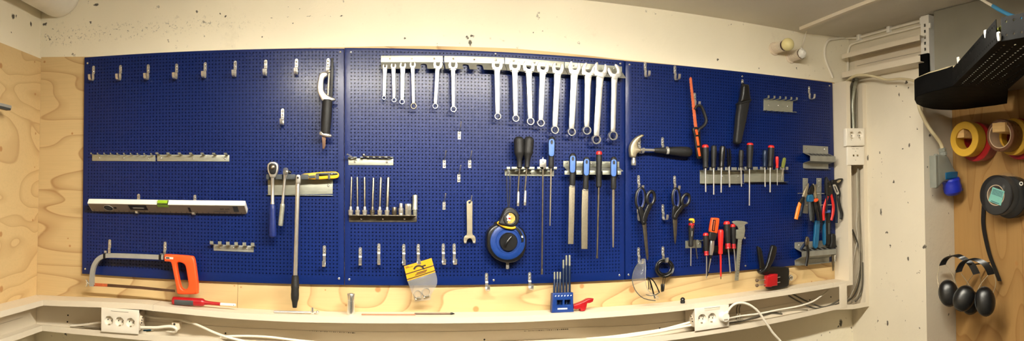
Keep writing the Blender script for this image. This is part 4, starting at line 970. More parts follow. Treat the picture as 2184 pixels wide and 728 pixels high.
t = thing('spade_bit', 'long spade drill bit with its pale flat blade upward', 'drill bit', P(1156, 585, d))
obj('cutting_blade', MB().pplate([[(1151.3, 341), (1155.8, 339.8), (1157, 339.4), (1158, 335), (1159.3, 339.4), (1160.6, 339.9), (1165, 341), (1165.2, 357.5), (1162, 360.5), (1159.6, 363), (1156.6, 363), (1154, 360.5), (1151.2, 357.5)]], d - .0015, d + .0015, .0004), M['tip'], t, 30)
obj('center_hole', MB().loft([P(1158.2, 346, d + .0015), P(1158.2, 346, d + .0019)], .0016, 10), M['dark'], t)
obj('shank', MB().loft([P(1158, 361, d), P(1157.6, 400, d), P(1155.8, 578, d)], 1.75 * S(1157), 10), M['darksteel'], t)
obj('hex_end', MB().loft([P(1155.9, 574, d), P(1155.8, 576, d), P(1155.7, 586, d)], [1.8 * S(1157), 2.5 * S(1157), 2.5 * S(1157)], 6), M['darksteel'], t)
def bfile(label, ut, vt, ub, vb, w, ins, blade, d=.050, cap=None):
    s = S(ut, d); t = thing('file', label, 'file', P(blade[-1][0], blade[-1][1], d), 'files on the middle board')
    if cap is None:
        obj('handle', latp(ut, vt, d, ub, vb, d, [(0, w * .35), (.02, w * .62), (.07, w * .86), (.2, w), (.45, w * .98), (.62, w * .74), (.7, w * .70), (.95, w * .78), (1, w * .62)], 18, flat=.8, ref=(1, 0, 0)), M['rubber'], t)
        u0, v0, u1, v1, hw = ins; c = (u0 + u1) / 2; L = v1 - v0
        op = [(u0 + (u1 - u0) * f + hw * x, v0 + L * f) for x, f in ((0, -.02), (.6, .0), (.95, .1), (1, .3), (.95, .7), (.9, .9), (.55, 1), (0, 1.02), (-.55, 1), (-.9, .9), (-.95, .7), (-1, .3), (-.95, .1), (-.6, 0))]
        hh = [(u0 + hw * .42 * math.cos(a), v0 + L * .17 + hw * .8 * math.sin(a)) for a in [2 * PI * k / 14 for k in range(14)]]
        fd = d + w * .8 * s * .98
        obj('soft_inset', MB().pplate([op, hh], fd - .006, fd + .0012, .0008, sm=2), M['lblue'], t, 40)
        obj('hanging_hole', MB().pplate([[(a * .98 + u0 * .02, b) for a, b in hh]], fd - .005, fd - .001, 0, sm=0), M['dark'], t, 30)
    else:
        obj('handle', latp(ut, vt + 7, d, ub, vb, d, [(0, w * .9), (.1, w), (.3, w * .95), (.55, w * .88), (.6, w * .96), (.64, w * .86), (.9, w * .95), (.97, w * .9), (1, w * .6)], 18), M['rubber'], t)
        obj('handle_cap', latp(ut, vt, d, ut, vt + 8, d, [(0, w * .5), (.15, w * .85), (.5, w), (.9, w), (1, w * .9)], 18), M['red'], t)
    return t
t = bfile('flat file with the leftmost blue inset on the stepped rail', 1222, 327, 1220.5, 397, 8.4, (1222, 333, 1221.5, 368, 5.6), [(1217, 521)])
obj('ferrule', latp(1220.5, 395, .05, 1220.3, 398.5, .05, [(0, 6), (1, 6)], 16, flat=.7, ref=(1, 0, 0)), M['steel'], t)
obj('blade', MB().pplate([[(1214.3, 397.5), (1226.4, 397.5), (1225.5, 440), (1223.2, 521), (1212, 521), (1213.6, 440)]], .0475, .0525, .0005), M['filesteel'], t, 30)
t = bfile('flat file with the second blue inset, longest flat blade', 1251.3, 335, 1248.8, 405, 8.4, (1251.6, 340, 1251, 374, 5.4), [(1246, 531)])
obj('ferrule', latp(1248.8, 403, .05, 1248.7, 406.5, .05, [(0, 6), (1, 6)], 16, flat=.7, ref=(1, 0, 0)), M['steel'], t)
obj('blade', MB().pplate([[(1242, 404.8), (1254.8, 404.8), (1254, 450), (1253, 531.5), (1240.2, 531.5), (1240.6, 450)]], .0475, .0525, .0005), M['filesteel'], t, 30)
t = bfile('long file shank with a red topped brown black handle', 1277.6, 322.5, 1277, 400, 6.6, None, [(1273.5, 551)], cap=1)
obj('shank', latp(1277, 399, .05, 1273.6, 546, .05, [(0, 2.4), (.5, 2.2), (1, 1.9)], 12), M['darksteel'], t)
obj('flat_tip', MB().pplate([[(1271.8, 545), (1275.4, 545), (1276.2, 549), (1275.6, 552), (1271.8, 552), (1271.2, 549)]], .0488, .0512, .0004), M['darksteel'], t, 30)
t = bfile('slim tapered file with the rightmost blue inset', 1309.2, 334.5, 1308.6, 404, 8.0, (1309.7, 341, 1309.3, 376, 5.6), [(1308, 527)])
obj('blade', latp(1308.6, 403, .05, 1308, 528, .05, [(0, 2.9), (.4, 2.7), (.8, 2.1), (1, 1.5)], 4), M['filesteel'], t, 30)
d = .040
t = bfile('round file with a tall blue inset handle beside the spade bit', 1177, 292, 1175.4, 359, 8.0, (1177, 297.5, 1176.5, 333, 6), [(1173, 481)], d=.044)
obj('blade', latp(1175.4, 358, .044, 1173, 482, .044, [(0, 1.7), (.6, 1.6), (1, 1.1)], 12), M['filesteel'], t)
# ------------------------------------------------------------------ flat pin spanner
d = .020
o = [(995.3, 436), (996.5, 430), (1001.5, 427), (1006.6, 430), (1007.8, 436), (1007.6, 497), (1010.5, 502), (1014, 507), (1014.8, 514), (1013.6, 519.4), (1009.5, 520), (1008, 515.5), (1006, 510.8), (1001.8, 508.6), (997.6, 510.8), (995.6, 515.5), (994.2, 520), (990.2, 519.4), (989, 514), (989.6, 507), (993.2, 502), (996, 497)]
h = [(1001.6 + 2.2 * math.cos(a), 432.5 + 2.2 * math.sin(a)) for a in [2 * PI * k / 12 for k in range(12)]]
t = thing('pin_spanner', 'flat pale steel two pin spanner hanging alone by its hole', 'spanner', P(1001, 520, d))
obj('body', MB().pplate([o, h], d - .0022, d + .0022, .0007, sm=[2, 0]), M['gunsteel'], t, 40)
for u in (992.5, 1011): obj('pin', MB().loft([P(u, 516.5, d), P(u, 516.5, d + .009)], .0035, 12), M['steel'], t)
# ------------------------------------------------------------------ blue tape reel and pocket tape
d = .030
t = thing('tape_reel', 'big blue and black tape measure reel with a black winding knob', 'tape measure', P(1082, 571, d))
ob_ = [(1039, 512), (1040.5, 496), (1050, 484), (1061, 478.5), (1072, 478), (1100, 482), (1114, 488), (1121.5, 500), (1124, 516), (1122, 533), (1115, 548), (1104, 557.5), (1088, 561.5), (1070, 559), (1055, 551), (1044, 538), (1039.5, 526)]
obj('case', MB().pplate([ob_], .004, .044, .008, sm=3), M['black'], t, 50)
obj('blue_disc', MB().tube_wall(P(1083, 516, .044), (0, -1, 0), [(-.004, 37.8 * S(1083)), (.0015, 37.4 * S(1083)), (.0035, 35.8 * S(1083)), (.0035, 26.5 * S(1083)), (.0020, 25.6 * S(1083)), (.0020, 24.6 * S(1083)), (.0035, 23.8 * S(1083)), (.0035, 10 * S(1083)), (-.004, 10 * S(1083))], 48), M['blueplas'], t, 40)
kc = P(1084, 516, .0475); obj('winding_knob', MB().loft([kc, kc - Vector((0, .008, 0)), kc - Vector((0, .0105, 0))], [19.3 * S(1083), 18.8 * S(1083), 17.4 * S(1083)], 36), M['black'], t, 40)
g0, g1 = P(1077, 529, .0585), P(1092.5, 503, .0585); obj('knob_fin', MB().loft(spline([g0, P(1081, 518, .063), g1], 5), [.002] + [.0042] * 9 + [.002], 10, flat=.8), M['black'], t)
obj('tape_hook', MB().pplate([[(1079.5, 560), (1085.5, 560), (1086, 573), (1083, 575), (1079.2, 574)]], .024, .026, .0004), M['steel'], t, 30)
obj('folding_handle', MB().loft(spline([P(1061, 474, .052), P(1070, 480.5, .054), P(1081, 485, .055), P(1092, 486.5, .054), P(1099, 484.5, .052)], 5), [2.2 * S(1083)] + [3.3 * S(1083)] * 19 + [2.2 * S(1083)], 12), M['yellow'], t)
obj('handle_arm', MB().loft(spline([P(1054, 477, .044), P(1060, 474.5, .05), P(1063, 475, .052)], 4), .003, 8), M['black'], t)
obj('lanyard_tab', MB().strip(spline([P(1099, 484.5, .050), P(1106, 491, .051), P(1111, 500, .051), P(1114, 508, .051), P(1114.5, 516, .051)], 4), (1, -0.0, .25), .0085, .0022), M['black'], t, 40)
obj('tab_print', MB().pplate([[(1111.6, 504), (1114.5, 503), (1116, 507), (1113, 508)], ], .0524, .0528, 0), M['whiteink'], t, 0)
d = .046
t = thing('pocket_tape', 'small black pocket tape with a gold label hanging over the blue reel', 'tape measure', P(1088, 482, d))
pt = [(1064, 478), (1069, 467), (1075, 452), (1080, 444.5), (1088, 442.2), (1098, 446), (1105.5, 454), (1108, 464), (1106.5, 474), (1101, 481), (1093, 484), (1079, 482.5)]
obj('case', MB().pplate([pt], .034, .066, .006, sm=3), M['rubber'], t, 50)
obj('label_disc', MB().loft([P(1087.4, 466, .066), P(1087.4, 466, .0672)], 11 * S(1087), 30), M['gold'], t, 30)
obj('label_rim', MB().ring(P(1087.4, 466, .066), (0, -1, 0), 13 * S(1087), .0022, 32, 8), M['black'], t)
ng = P(1087.4, 466, .0673); dg_ = MB()
for a in (.4, 1.9, 3.3, 4.6): dg_.strip([ng + Vector((math.cos(a) * .003, 0, math.sin(a) * .003)), ng + Vector((math.cos(a + .3) * .011, 0, math.sin(a + .3) * .011))], (math.sin(a), 0, -math.cos(a)), .0045, .0006)
obj('label_mark', dg_, M['whiteink'], t, 0) if False else None
obj('label_mark', MB().pplate([[(1080, 463), (1084, 457.5), (1087, 462), (1092, 460), (1095, 466), (1090, 468), (1088.5, 473), (1084, 470), (1081, 472), (1082.5, 467)]], .0672, .0677, 0), M['white'], t, 0)
obj('label_mark', MB().pplate([[(1083, 466), (1086.5, 464), (1090.5, 466.5), (1086.5, 469)]], .0677, .0680, 0), M['dred'], t, 0)
obj('wrist_strap', MB().strip(spline([P(1083.5, 362, .043), P(1081, 380, .045), P(1081.5, 410, .047), P(1084, 445, .048)], 4), (1, 0, 0), .0028, .0016), M['black'], t, 30)
obj('wrist_strap', MB().strip(spline([P(1083.5, 362, .043), P(1088, 380, .046), P(1087.5, 410, .048), P(1086, 445, .050)], 4), (1, 0, 0), .0028, .0016), M['black'], t, 30)
# ------------------------------------------------------------------ claw hammer
d = .032; s = S(1360, d)
t = thing('claw_hammer', 'claw hammer with a black grip lying across two hooks', 'hammer', P(1351, 354, d))
cl = [(1371, 286.4), (1374.6, 289.6), (1369, 294), (1364.5, 300), (1361.6, 306), (1361.4, 311), (1364, 315.5), (1368, 317.6), (1368, 322.6), (1363, 325.4), (1358.5, 330), (1356.4, 336.2), (1347.2, 335.2), (1345.2, 326), (1344.8, 317), (1346.4, 309), (1350.4, 301), (1357, 293.5), (1364, 289)]
obj('claw_head', MB().pplate([cl], d - .012, d + .012, .006, sm=3), M['gunsteel'], t, 50)
obj('striking_face', latp(1351.6, 333, d, 1351.2, 353.2, d, [(0, 4.2), (.25, 3.9), (.4, 4.4), (.52, 5.5), (.93, 5.5), (1, 4.8)], 20), M['steel'], t)
obj('shaft', latp(1365, 320, d, 1397, 320.7, d, [(0, 3.6), (.2, 3.3), (1, 3.0)], 14), M['steel'], t)
obj('grip', latp(1395, 320.6, d, 1475, 324.6, d, [(0, 3.4), (.02, 5), (.1, 5.6), (.3, 7.2), (.5, 9.2), (.7, 10.8), (.86, 11.2), (.94, 10), (.99, 7.4), (1, 3)], 20, flat=.8, ref=(0, 0, 1)), M['rubber'], t)
obj('grip_band', latp(1420.3, 321.9, d, 1425.6, 322.1, d, [(0, 7.2), (.1, 7.7), (.9, 7.9), (1, 7.4)], 20, flat=.82, ref=(0, 0, 1)), M['greypaint'], t)
gh = P(1470.5, 325.5, d + .0105); obj('hanging_hole', MB().loft([gh, gh + Vector((0, -.002, 0))], .0042, 14), M['dark'], t)
# ------------------------------------------------------------------ orange mini hacksaw
d = .050
t = thing('mini_hacksaw', 'slim orange mini hacksaw with a black open handle hanging upright', 'hacksaw', P(1492, 338, d))
bo = [(1470.6, 166.5), (1472.6, 164.2), (1475.4, 165.6), (1480, 208), (1487, 268), (1493.5, 334), (1490, 336.5), (1486.4, 335), (1482, 296), (1480.6, 268)]
teeth = [(1480.6 - (10 * k / 32) , 268 - (101 * k / 32)) for k in range(33)]
tl = []
for k, (u, v) in enumerate(teeth): tl.append((u - (.9 if k % 2 else 0), v))
obj('saw_blade', MB().pplate([bo[1:9] + [(1480.8, 280)] + tl], d - .001, d + .001, .0003), M['orange2'], t, 30)
obj('blade_clamp', MB().pplate([[(1477.6, 274.5), (1486, 270.5), (1494, 277), (1494, 286), (1496.5, 312), (1498.4, 334), (1495.6, 338.6), (1489.4, 339), (1487, 335), (1483.6, 308), (1481, 288)]], d - .007, d + .005, .003, sm=2), M['black'], t, 50)
for (a, b, c, e) in ((1482.6, 276.5, 1485.2, 288), (1484.8, 292, 1487.8, 311), (1487.6, 315.5, 1490.6, 333.5)):
    obj('blade_window', MB().pplate([[(a - .4, b), (a + 4.6, b - .4), (c + 4.2, e - .6), (c - .2, e)]], d + .0046, d + .006, .0004), M['orange'], t, 30)
obj('handle_loop', MB().loft(spline([P(u, v, d) for u, v in ((1481, 234), (1485, 227.4), (1491, 225.2), (1496.5, 229), (1500.6, 238), (1504.4, 249), (1506, 258.5), (1502.6, 266.5), (1496.5, 272), (1490.4, 276.5), (1488, 283))], 5), [3.2 * S(1490)] * 10 + [4.0 * S(1490)] * 41, 12, flat=.8, ref=(0, -1, 0)), M['rubber'], t)
# ------------------------------------------------------------------ knife sheath
d = .040
t = thing('knife_sheath', 'black sheathed knife hanging high on the right board', 'knife', P(1575, 306, d))
kn = [(1585.4, 183), (1588, 180.5), (1593.5, 179.2), (1599, 180.8), (1600.6, 190), (1601.8, 202), (1602.6, 213), (1600, 222), (1597.5, 236), (1592.5, 262), (1587, 286), (1583.4, 302), (1580, 307), (1574.5, 307.4), (1570, 303.5), (1570.4, 292), (1573, 268), (1574.6, 246), (1577.5, 228), (1580, 216), (1583, 204)]
obj('sheath', MB().pplate([kn[12 - 3:] [:0] + [(1579.6, 216.5), (1602.4, 212), (1600, 222), (1597.5, 236), (1592.5, 262), (1587, 286), (1583.4, 302), (1580, 307), (1574.5, 307.4), (1570, 303.5), (1570.4, 292), (1573, 268), (1574.6, 246), (1577.5, 228)]], .024, .054, .009, sm=3), M['rubber'], t, 50)
obj('handle', MB().pplate([[(1585.4, 184), (1588, 180.5), (1593.5, 179.2), (1599, 180.8), (1600.4, 190), (1601.6, 202), (1602.2, 213), (1591, 217), (1580.6, 217.5), (1583, 204)]], .028, .056, .010, sm=3), M['black'], t, 50)
obj('sheath_rim', MB().pplate([[(1578.8, 218.5), (1590, 215.5), (1602.8, 211.5), (1602.4, 215.5), (1590, 219.5), (1578.2, 222.5)]], .022, .057, .003, sm=2), M['rubber'], t, 50)
obj('belt_loop', MB().strip(spline([P(1584.5, 186, .05), P(1581.5, 184, .035), P(1583.5, 178, .03), P(1588, 181, .04)], 4), (0, 1, 0), .010, .002), M['black'], t, 40)
# ------------------------------------------------------------------ screwdrivers in the clip rails
SG = 'screwdrivers on the right board'
def driver(label, ut, vt, ub, vb, hw, sh, sr, mat='rubber', cap=None, collar=None, d=.050, tipw=1.0, capf=.14, name='screwdriver', shm='steel', flare=None):
    """handle (ut,vt)->(ub,vb), half width hw; shaft list [(u,v),...]; cap colour on top; collar colour at the neck"""
    s = S(ut, d); t = thing(name, label, 'screwdriver', P(sh[-1][0], sh[-1][1], d), SG)
    a, b = P(ut, vt, d), P(ub, vb, d); at = lambda f: a.lerp(b, f)
    prof = [(0, .55), (.03, .85), (.10, .98), (.3, 1.0), (.5, .92), (.68, .80), (.80, .74), (.9, .84), (.97, .80), (1, .5)]
    body = [(f, r * hw * s) for f, r in prof]
    if cap:
        obj('handle_cap', lat(a, at(capf), [(0, hw * s * .5), (.2, hw * s * .82), (.6, hw * s * .99), (1, hw * s * 1.0)], 16), M[cap], t)
        body = [(capf, hw * s * .97)] + [q for q in body if q[0] > capf]
    if collar:
        obj('neck_collar', lat(at(.80), at(1), [(0, hw * s * .70), (.15, hw * s * .80), (.6, hw * s * .74), (.85, hw * s * .9), (1, hw * s * .7)], 16), M[collar], t)
        body = [q for q in body if q[0] < .8] + [(.8, hw * s * .7)]
    obj('handle', lat(a, b, body, 16), M[mat], t)
    pts = [at(.97)] + [P(u, v, d) for u, v in sh]
    obj('shaft', MB().loft(pts, [sr * s] * (len(pts) - 1) + [sr * s * tipw], 10), M[shm], t)
    return t, at, s
t, at, s = driver('red capped screwdriver at the left end of the left clip rail', 1504.2, 308.5, 1504.8, 359, 7.6, [(1504.8, 365), (1505.2, 410)], 1.7, cap='red', capf=.13)
obj('hanging_hole', MB().loft([at(.2) + Vector((0, -.0098, 0)), at(.2) + Vector((0, -.0128, 0))], .003, 10), M['dark'], t)
driver('second screwdriver of the left clip rail, plain dark handle', 1522.6, 310.5, 1521.8, 358, 6.4, [(1522.2, 365), (1522.2, 415.5)], 1.6, tipw=1.1)
t, at, s = driver('third screwdriver of the left clip rail, dark blue tinted handle', 1541.4, 311.5, 1538.6, 357.5, 6.6, [(1538.6, 365), (1538, 411)], 1.7, mat='black')
obj('handle_stripe', lat(at(.05) + Vector((-.006, -.005, 0)), at(.45) + Vector((-.006, -.005, 0)), [(0, .001), (.3, .0035), (.8, .0035), (1, .001)], 10), M['bluehan'], t)
t = thing('tweezers', 'pair of thin dark prongs at the right of the left clip rail, handle like tweezers', 'tweezers', P(1556.5, 400, .05))
for du in (-2.6, 2.6): obj('prong', MB().strip(spline([P(1553.5 + du, 317.5, .05), P(1555 + du, 335, .05), P(1555 + du * .6, 356, .05)], 4), (0, 1, 0), .009, .0035), M['blacksteel'], t, 40)
obj('shaft', MB().loft([P(1554.6, 354, .05), P(1556, 399.5, .05)], 1.9 * S(1555), 8), M['steel'], t)
driver('short dark screwdriver at the right end of the left clip rail', 1581, 320, 1580, 357, 5.6, [(1580.8, 365), (1581.4, 398.5)], 1.2)
t, at, s = driver('long screwdriver with a red cap standing tallest in the right clip rail', 1599.8, 305, 1598.4, 360, 7.4, [(1598.6, 365), (1598.2, 439)], 1.6, cap='red', capf=.09)
obj('print_stripe', lat(at(.35) + Vector((-.002, -.0105, 0)), at(.66) + Vector((-.002, -.0088, 0)), [(0, .0012), (1, .0012)], 6), M['label'], t)
obj('cap_ring', MB().ring(at(.13) + Vector((-.002, -.0108, 0)), (0, -1, 0), .0028, .0009, 16, 6), M['red'], t)
driver('dark blue screwdriver left of the red and blue capped one', 1631.6, 320, 1631, 357, 5.8, [(1631.6, 364), (1631.8, 399)], 1.5, mat='bluesteel')
t, at, s = driver('black screwdriver with a red and blue cap in the right clip rail', 1645, 310, 1642.6, 357.5, 7.2, [(1642.6, 364), (1642.4, 410.5)], 1.6, cap='red', capf=.12)
obj('handle_stripe', MB().loft(spline([at(.12) + Vector((.006, -.007, 0)), at(.3) + Vector((.008, -.0065, 0)), at(.55) + Vector((.004, -.0075, 0))], 4), .0016, 8), M['lblue'], t)
driver('small red screwdriver near the end of the right clip rail', 1657, 334, 1657.6, 359, 3.8, [(1657.8, 364), (1658, 396)], .8, mat='red')
t = thing('scraper', 'olive green flat handle leaning at the end of the right clip rail', 'scraper', P(1667, 385, .04))
obj('handle', MB().pplate([[(1671.4, 337.5), (1677.2, 338.5), (1674, 355.5), (1672.4, 358), (1668, 356.6)]], .044, .052, .002, sm=2), M['olive'], t, 40)
obj('blade', MB().pplate([[(1669.3, 356), (1672, 357), (1668.6, 385), (1666.8, 385)]], .047, .049, .0004), M['steel'], t, 30)
# lower group
t, at, s = driver('screwdriver with a yellow top and red band on the short zinc rail', 1475.2, 466, 1473.4, 527, 6.4, [(1473.6, 532), (1473.3, 567.5)], 1.2, cap='yellow', capf=.075)
obj('red_band', lat(at(.17), at(.25), [(0, 6.3 * s), (.5, 6.7 * s), (1, 6.4 * s)], 16), M['dred'], t)
c = at(.115) + Vector((.004, -.0095, 0)); obj('yellow_ring', MB().ring(c, (.3, -1, 0), .0040, .0018, 16, 8), M['yellow'], t)
c = at(.30) + Vector((-.002, -.0105, 0)); obj('red_ring', MB().ring(c, (0, -1, 0), .0036, .0014, 16, 8), M['red'], t)
obj('print_stripe', lat(at(.45) + Vector((-.002, -.0103, 0)), at(.63) + Vector((-.002, -.0088, 0)), [(0, .001), (1, .001)], 6), M['label'], t)
o = obj('hex_key', MB().loft(spline([P(1480, 512, .036), P(1482.6, 512.5, .036), P(1483.4, 517, .036), P(1485, 534, .036), P(1487.2, 552.5, .036)], 3), 1.3 * S(1483), 6), M['darksteel'])
tag(o, 'thin hex key hanging right beside the yellow topped screwdriver', 'hex key')
RG = ('magnet_bar',)
t = thing('tool_rail', 'dark bar behind the red capped screwdrivers', 'tool rail', P(1535, 536, .002)); a, b = P(1503, 526, .02), P(1580, 536, .02)
obj('bar', MB().box((a.x, -.020, b.z), (b.x, -.0006, a.z), .002), M['blacksteel'], t, 30)
driver('red capped black screwdriver at the left of the dark bar', 1505, 497, 1506.7, 545.5, 6.2, [(1507, 552), (1506.8, 594)], 1.3, cap='red', capf=.12, collar='dred', d=.044)
driver('longer red capped screwdriver between the red insulated one and the caliper', 1549.6, 472, 1553, 531, 7.4, [(1554, 540), (1557.6, 582)], 1.5, cap='red', capf=.11, collar='dred', d=.046)
driver('slim red capped screwdriver touching the caliper', 1562.8, 478, 1565.2, 531, 5.6, [(1566.4, 540), (1569, 578)], 1.4, cap='red', capf=.12, collar='dred', d=.040)
t, at, s = driver('all red insulated screwdriver on the dark bar', 1537.6, 490, 1536.6, 543, 6.2, [(1537, 548), (1537.4, 590)], 2.2, mat='red', shm='red', tipw=.8, d=.056)
obj('bare_tip', latp(1537.4, 589, .056, 1537.6, 596, .056, [(0, 1.5), (1, .9)], 8), M['darksteel'], t)
d = .042
t = thing('utility_knife', 'tilted orange and black knife with a long thin blade', 'knife', P(1509, 590, d))
obj('orange_handle', MB().pplate([[(1519.4, 467), (1522, 464.6), (1533, 465.6), (1535.4, 468.4), (1533.6, 484), (1530.6, 498.5), (1523, 497.6), (1515.6, 495.4), (1516.6, 483)]], d - .009, d + .010, .005, sm=2), M['orange'], t, 50)
obj('black_inset', MB().pplate([[(1521, 469), (1527, 469.5), (1524.6, 494), (1518.6, 493)]], d + .0095, d + .0115, .001, sm=0), M['black'], t, 40)
obj('print', MB().pplate([[(1522.8, 471), (1525, 471.2), (1523, 492), (1520.8, 491.6)]], d + .0112, d + .0118, 0), M['orange2'], t, 0)
obj('black_neck', MB().pplate([[(1515.6, 494.6), (1530.8, 498), (1528.6, 508), (1525, 514), (1514.5, 513), (1513, 508)]], d - .010, d + .010, .004, sm=2), M['rubber'], t, 50)
obj('steel_body', MB().pplate([[(1517, 513.4), (1524.4, 514), (1523, 534), (1519.8, 545), (1514.6, 544.6), (1515.4, 532)]], d - .006, d + .006, .002), M['steel'], t, 40)
obj('thin_blade', MB().pplate([[(1514.8, 544), (1519.4, 544.6), (1513, 572), (1509.8, 590), (1508.4, 589), (1510.4, 570)]], d - .002, d + .002, .0005), M['blacksteel'], t, 30)
obj('blade_edge', MB().pplate([[(1514.8, 552), (1517.2, 552.4), (1511.6, 580), (1510.6, 580)]], d + .002, d + .0028, 0), M['steel'], t, 0)
# ------------------------------------------------------------------ caliper
d = .034
t = thing('caliper', 'steel vernier caliper hanging jaws up beside the screwdrivers', 'caliper', P(1571, 599, d))
obj('beam', MB().pplate([[(1576.6, 478), (1584.4, 478), (1583.6, 500), (1575.2, 599), (1567.4, 599), (1575, 505)]], d - .0018, d + .0018, .0005), M['zinc'], t, 30)
obj('fixed_jaw', MB().pplate([[(1561, 474), (1564, 472), (1572, 471), (1582, 471.6), (1592, 473.4), (1596, 476.5), (1590, 478.8), (1586.4, 484), (1584.4, 492), (1576, 492), (1573.4, 484), (1567, 479)]], d - .0025, d + .0025, .0008), M['zinc'], t, 40)
obj('sliding_jaw', MB().pplate([[(1571, 490), (1576, 490), (1576, 488), (1588.6, 482), (1589.4, 492), (1587.4, 506), (1583.6, 511), (1571, 510), (1569.6, 506)]], d - .003, d + .004, .001), M['zinc'], t, 40)
obj('thumb_wheel', MB().loft([P(1588.5, 508, d - .003), P(1588.5, 508, d + .003)], .004, 14), M['darksteel'], t)
for k in range(14): obj('scale_mark', MB().pplate([[(1580.8 - .66 * k, 516 + 5.6 * k), (1583 - .66 * k, 516.1 + 5.6 * k), (1583 - .66 * k, 516.8 + 5.6 * k), (1580.8 - .66 * k, 516.7 + 5.6 * k)]], d + .0018, d + .0022, 0), M['ink'], t, 0)
# ------------------------------------------------------------------ scissors
def scissors(label, L, Rr, piv, blade, d, body):
    t = thing('scissors', label, 'scissors', P(*blade[0], d), 'black handled scissors')
    for k, (c, rx, rz, tilt) in enumerate((L, Rr)):
        pts = []
        for j in range(28):
            a = 2 * PI * j / 28; x, z = rx * math.cos(a), rz * math.sin(a); pts.append(P(c[0] + x * math.cos(tilt) - z * math.sin(tilt), c[1] + x * math.sin(tilt) + z * math.cos(tilt), d + (.003 if k else -.003)))
        obj('finger_loop', MB().loft(pts, .0058, 10, closed=True, flat=1.1, ref=(0, -1, 0)), M['black'], t)
        inn = []
        for j in range(24):
            a = 2 * PI * j / 24; x, z = (rx - 2.6) * math.cos(a), (rz - 2.6) * math.sin(a); inn.append(P(c[0] + x * math.cos(tilt) - z * math.sin(tilt), c[1] + x * math.sin(tilt) + z * math.cos(tilt), d))
        obj('loop_lining', MB().loft(inn, .0032, 8, closed=True), M['bluehan'], t)
    for k, b in enumerate(body): obj('handle_shank', MB().pplate([b], d - .006 + .002 * k, d + .006 + .002 * k, .003, sm=2), M['black'], t, 50)
    obj('blade', MB().pplate([blade], d - .002, d + .002, .0006, sm=2), M['darksteel'], t, 40)
    obj('pivot_screw', MB().dome(P(*piv, d + .008), .0052, h=.5), M['blacksteel'], t); return t
scissors('longer black handled scissors with a long dark blade', ((1366, 424), 9.0, 22, .05), ((1388, 422.5), 7.6, 14.2, .12), (1373.4, 474.4), [(1381.4, 556.5), (1379, 549), (1376.2, 530), (1370.6, 482), (1369.4, 474), (1377.8, 474), (1379, 484), (1383, 540), (1383.2, 550)], .048,
    [[(1362, 442), (1370, 442), (1376, 458), (1379.4, 472), (1376, 480), (1370, 478), (1366, 464)], [(1384, 434), (1392, 437), (1387, 450), (1381, 466), (1377, 479), (1370.4, 478.5), (1372, 462), (1378, 446)]])
scissors('smaller black handled scissors with a short pointed blade', ((1442, 423.5), 7.2, 20.5, -.04), ((1462.5, 426.5), 7.4, 12.4, .3), (1440, 463.5), [(1440.4, 521.6), (1438.4, 512), (1436.6, 490), (1435.6, 464), (1444.2, 464), (1444, 488), (1442.8, 508)], .046,
    [[(1437, 440), (1445, 440), (1445.6, 456), (1444.4, 467), (1436, 467), (1435.4, 455)], [(1456, 436), (1462, 441), (1455, 449), (1447.6, 459), (1444, 468), (1437, 467.5), (1440, 456), (1448, 445)]])
# ------------------------------------------------------------------ safety glasses and coiled cable
t = thing('safety_glasses', 'clear safety glasses with thin black arms hanging from a hook', 'glasses', P(1390, 642, .05))
rows = []
N, K = 16, 7
outer = spline([P(u, v, dd) for u, v, dd in ((1364.5, 557, .022), (1354, 573, .030), (1348.6, 592, .038), (1350, 607, .044), (1358, 624, .050), (1374, 637.5, .056), (1398, 642, .060))], 3)
inner = spline([P(u, v, dd) for u, v, dd in ((1375.5, 553, .050), (1377, 570, .062), (1376.5, 588, .070), (1377, 600, .074), (1379, 612, .078), (1386, 624, .080), (1404, 634, .078))], 3)
vs = []; n = len(outer)
for a, b in zip(outer, inner):
    for k in range(K):
        f = k / (K - 1); p = a.lerp(b, f); p.y -= .016 * math.sin(PI * f); vs.append(p)
m = MB().add(vs + [p + Vector((0, .0016, 0)) for p in vs], [(i * K + k, i * K + k + 1, (i + 1) * K + k + 1, (i + 1) * K + k) for i in range(n - 1) for k in range(K - 1)] + [(n * K + i * K + k, n * K + (i + 1) * K + k, n * K + (i + 1) * K + k + 1, n * K + i * K + k + 1) for i in range(n - 1) for k in range(K - 1)]
    + [(i * K, (i + 1) * K, n * K + (i + 1) * K, n * K + i * K) for i in range(n - 1)] + [(i * K + K - 1, n * K + i * K + K - 1, n * K + (i + 1) * K + K - 1, (i + 1) * K + K - 1) for i in range(n - 1)])
obj('visor', m, M['visor'], t, 60)
obj('lens_rim', MB().loft(outer, .0016, 8), M['greyrub'], t)
obj('lens_rim', MB().loft(inner, .0010, 8), M['greypaint'], t)
obj('brow_piece', MB().pplate([[(1362, 560), (1369, 553.5), (1375.8, 552.4), (1374, 558), (1368, 566), (1363.4, 566)]], .030, .040, .003, sm=2), M['film'], t, 50)
for pts, r in ((((1381, 590), (1383.4, 603), (1384, 618)), .0020), (((1383.6, 592), (1389, 608), (1394, 627), (1397, 637)), .0030), (((1386.4, 593.4), (1394, 600), (1401, 612), (1406.4, 625)), .0024), (((1378, 629), (1388, 631.4), (1399, 629), (1406, 624.6)), .0026), (((1386, 600), (1388, 610), (1387.6, 619)), .0016)):
    obj('temple_arm', MB().loft(spline([P(u, v, .066) for u, v in pts], 4), r, 8, flat=.6), M['black'], t)
t = thing('cable_coil', 'coiled black cable with two small plugs hanging from a hook', 'cable', P(1412, 623, .03))
for k in range(7):
    rr = (13.2 + k * 1.05); c = (1417.5 + random.uniform(-.8, .8), 572 + random.uniform(-.8, .8))
    pts = [P(c[0] + rr * math.cos(a), c[1] + rr * .98 * math.sin(a), .024 + .005 * (k % 3) + .003 * math.sin(3 * a + k)) for a in [2 * PI * j / 30 for j in range(30)]]
    obj('cable_turn', MB().loft(pts, .0028, 8, closed=True), M['black'], t)
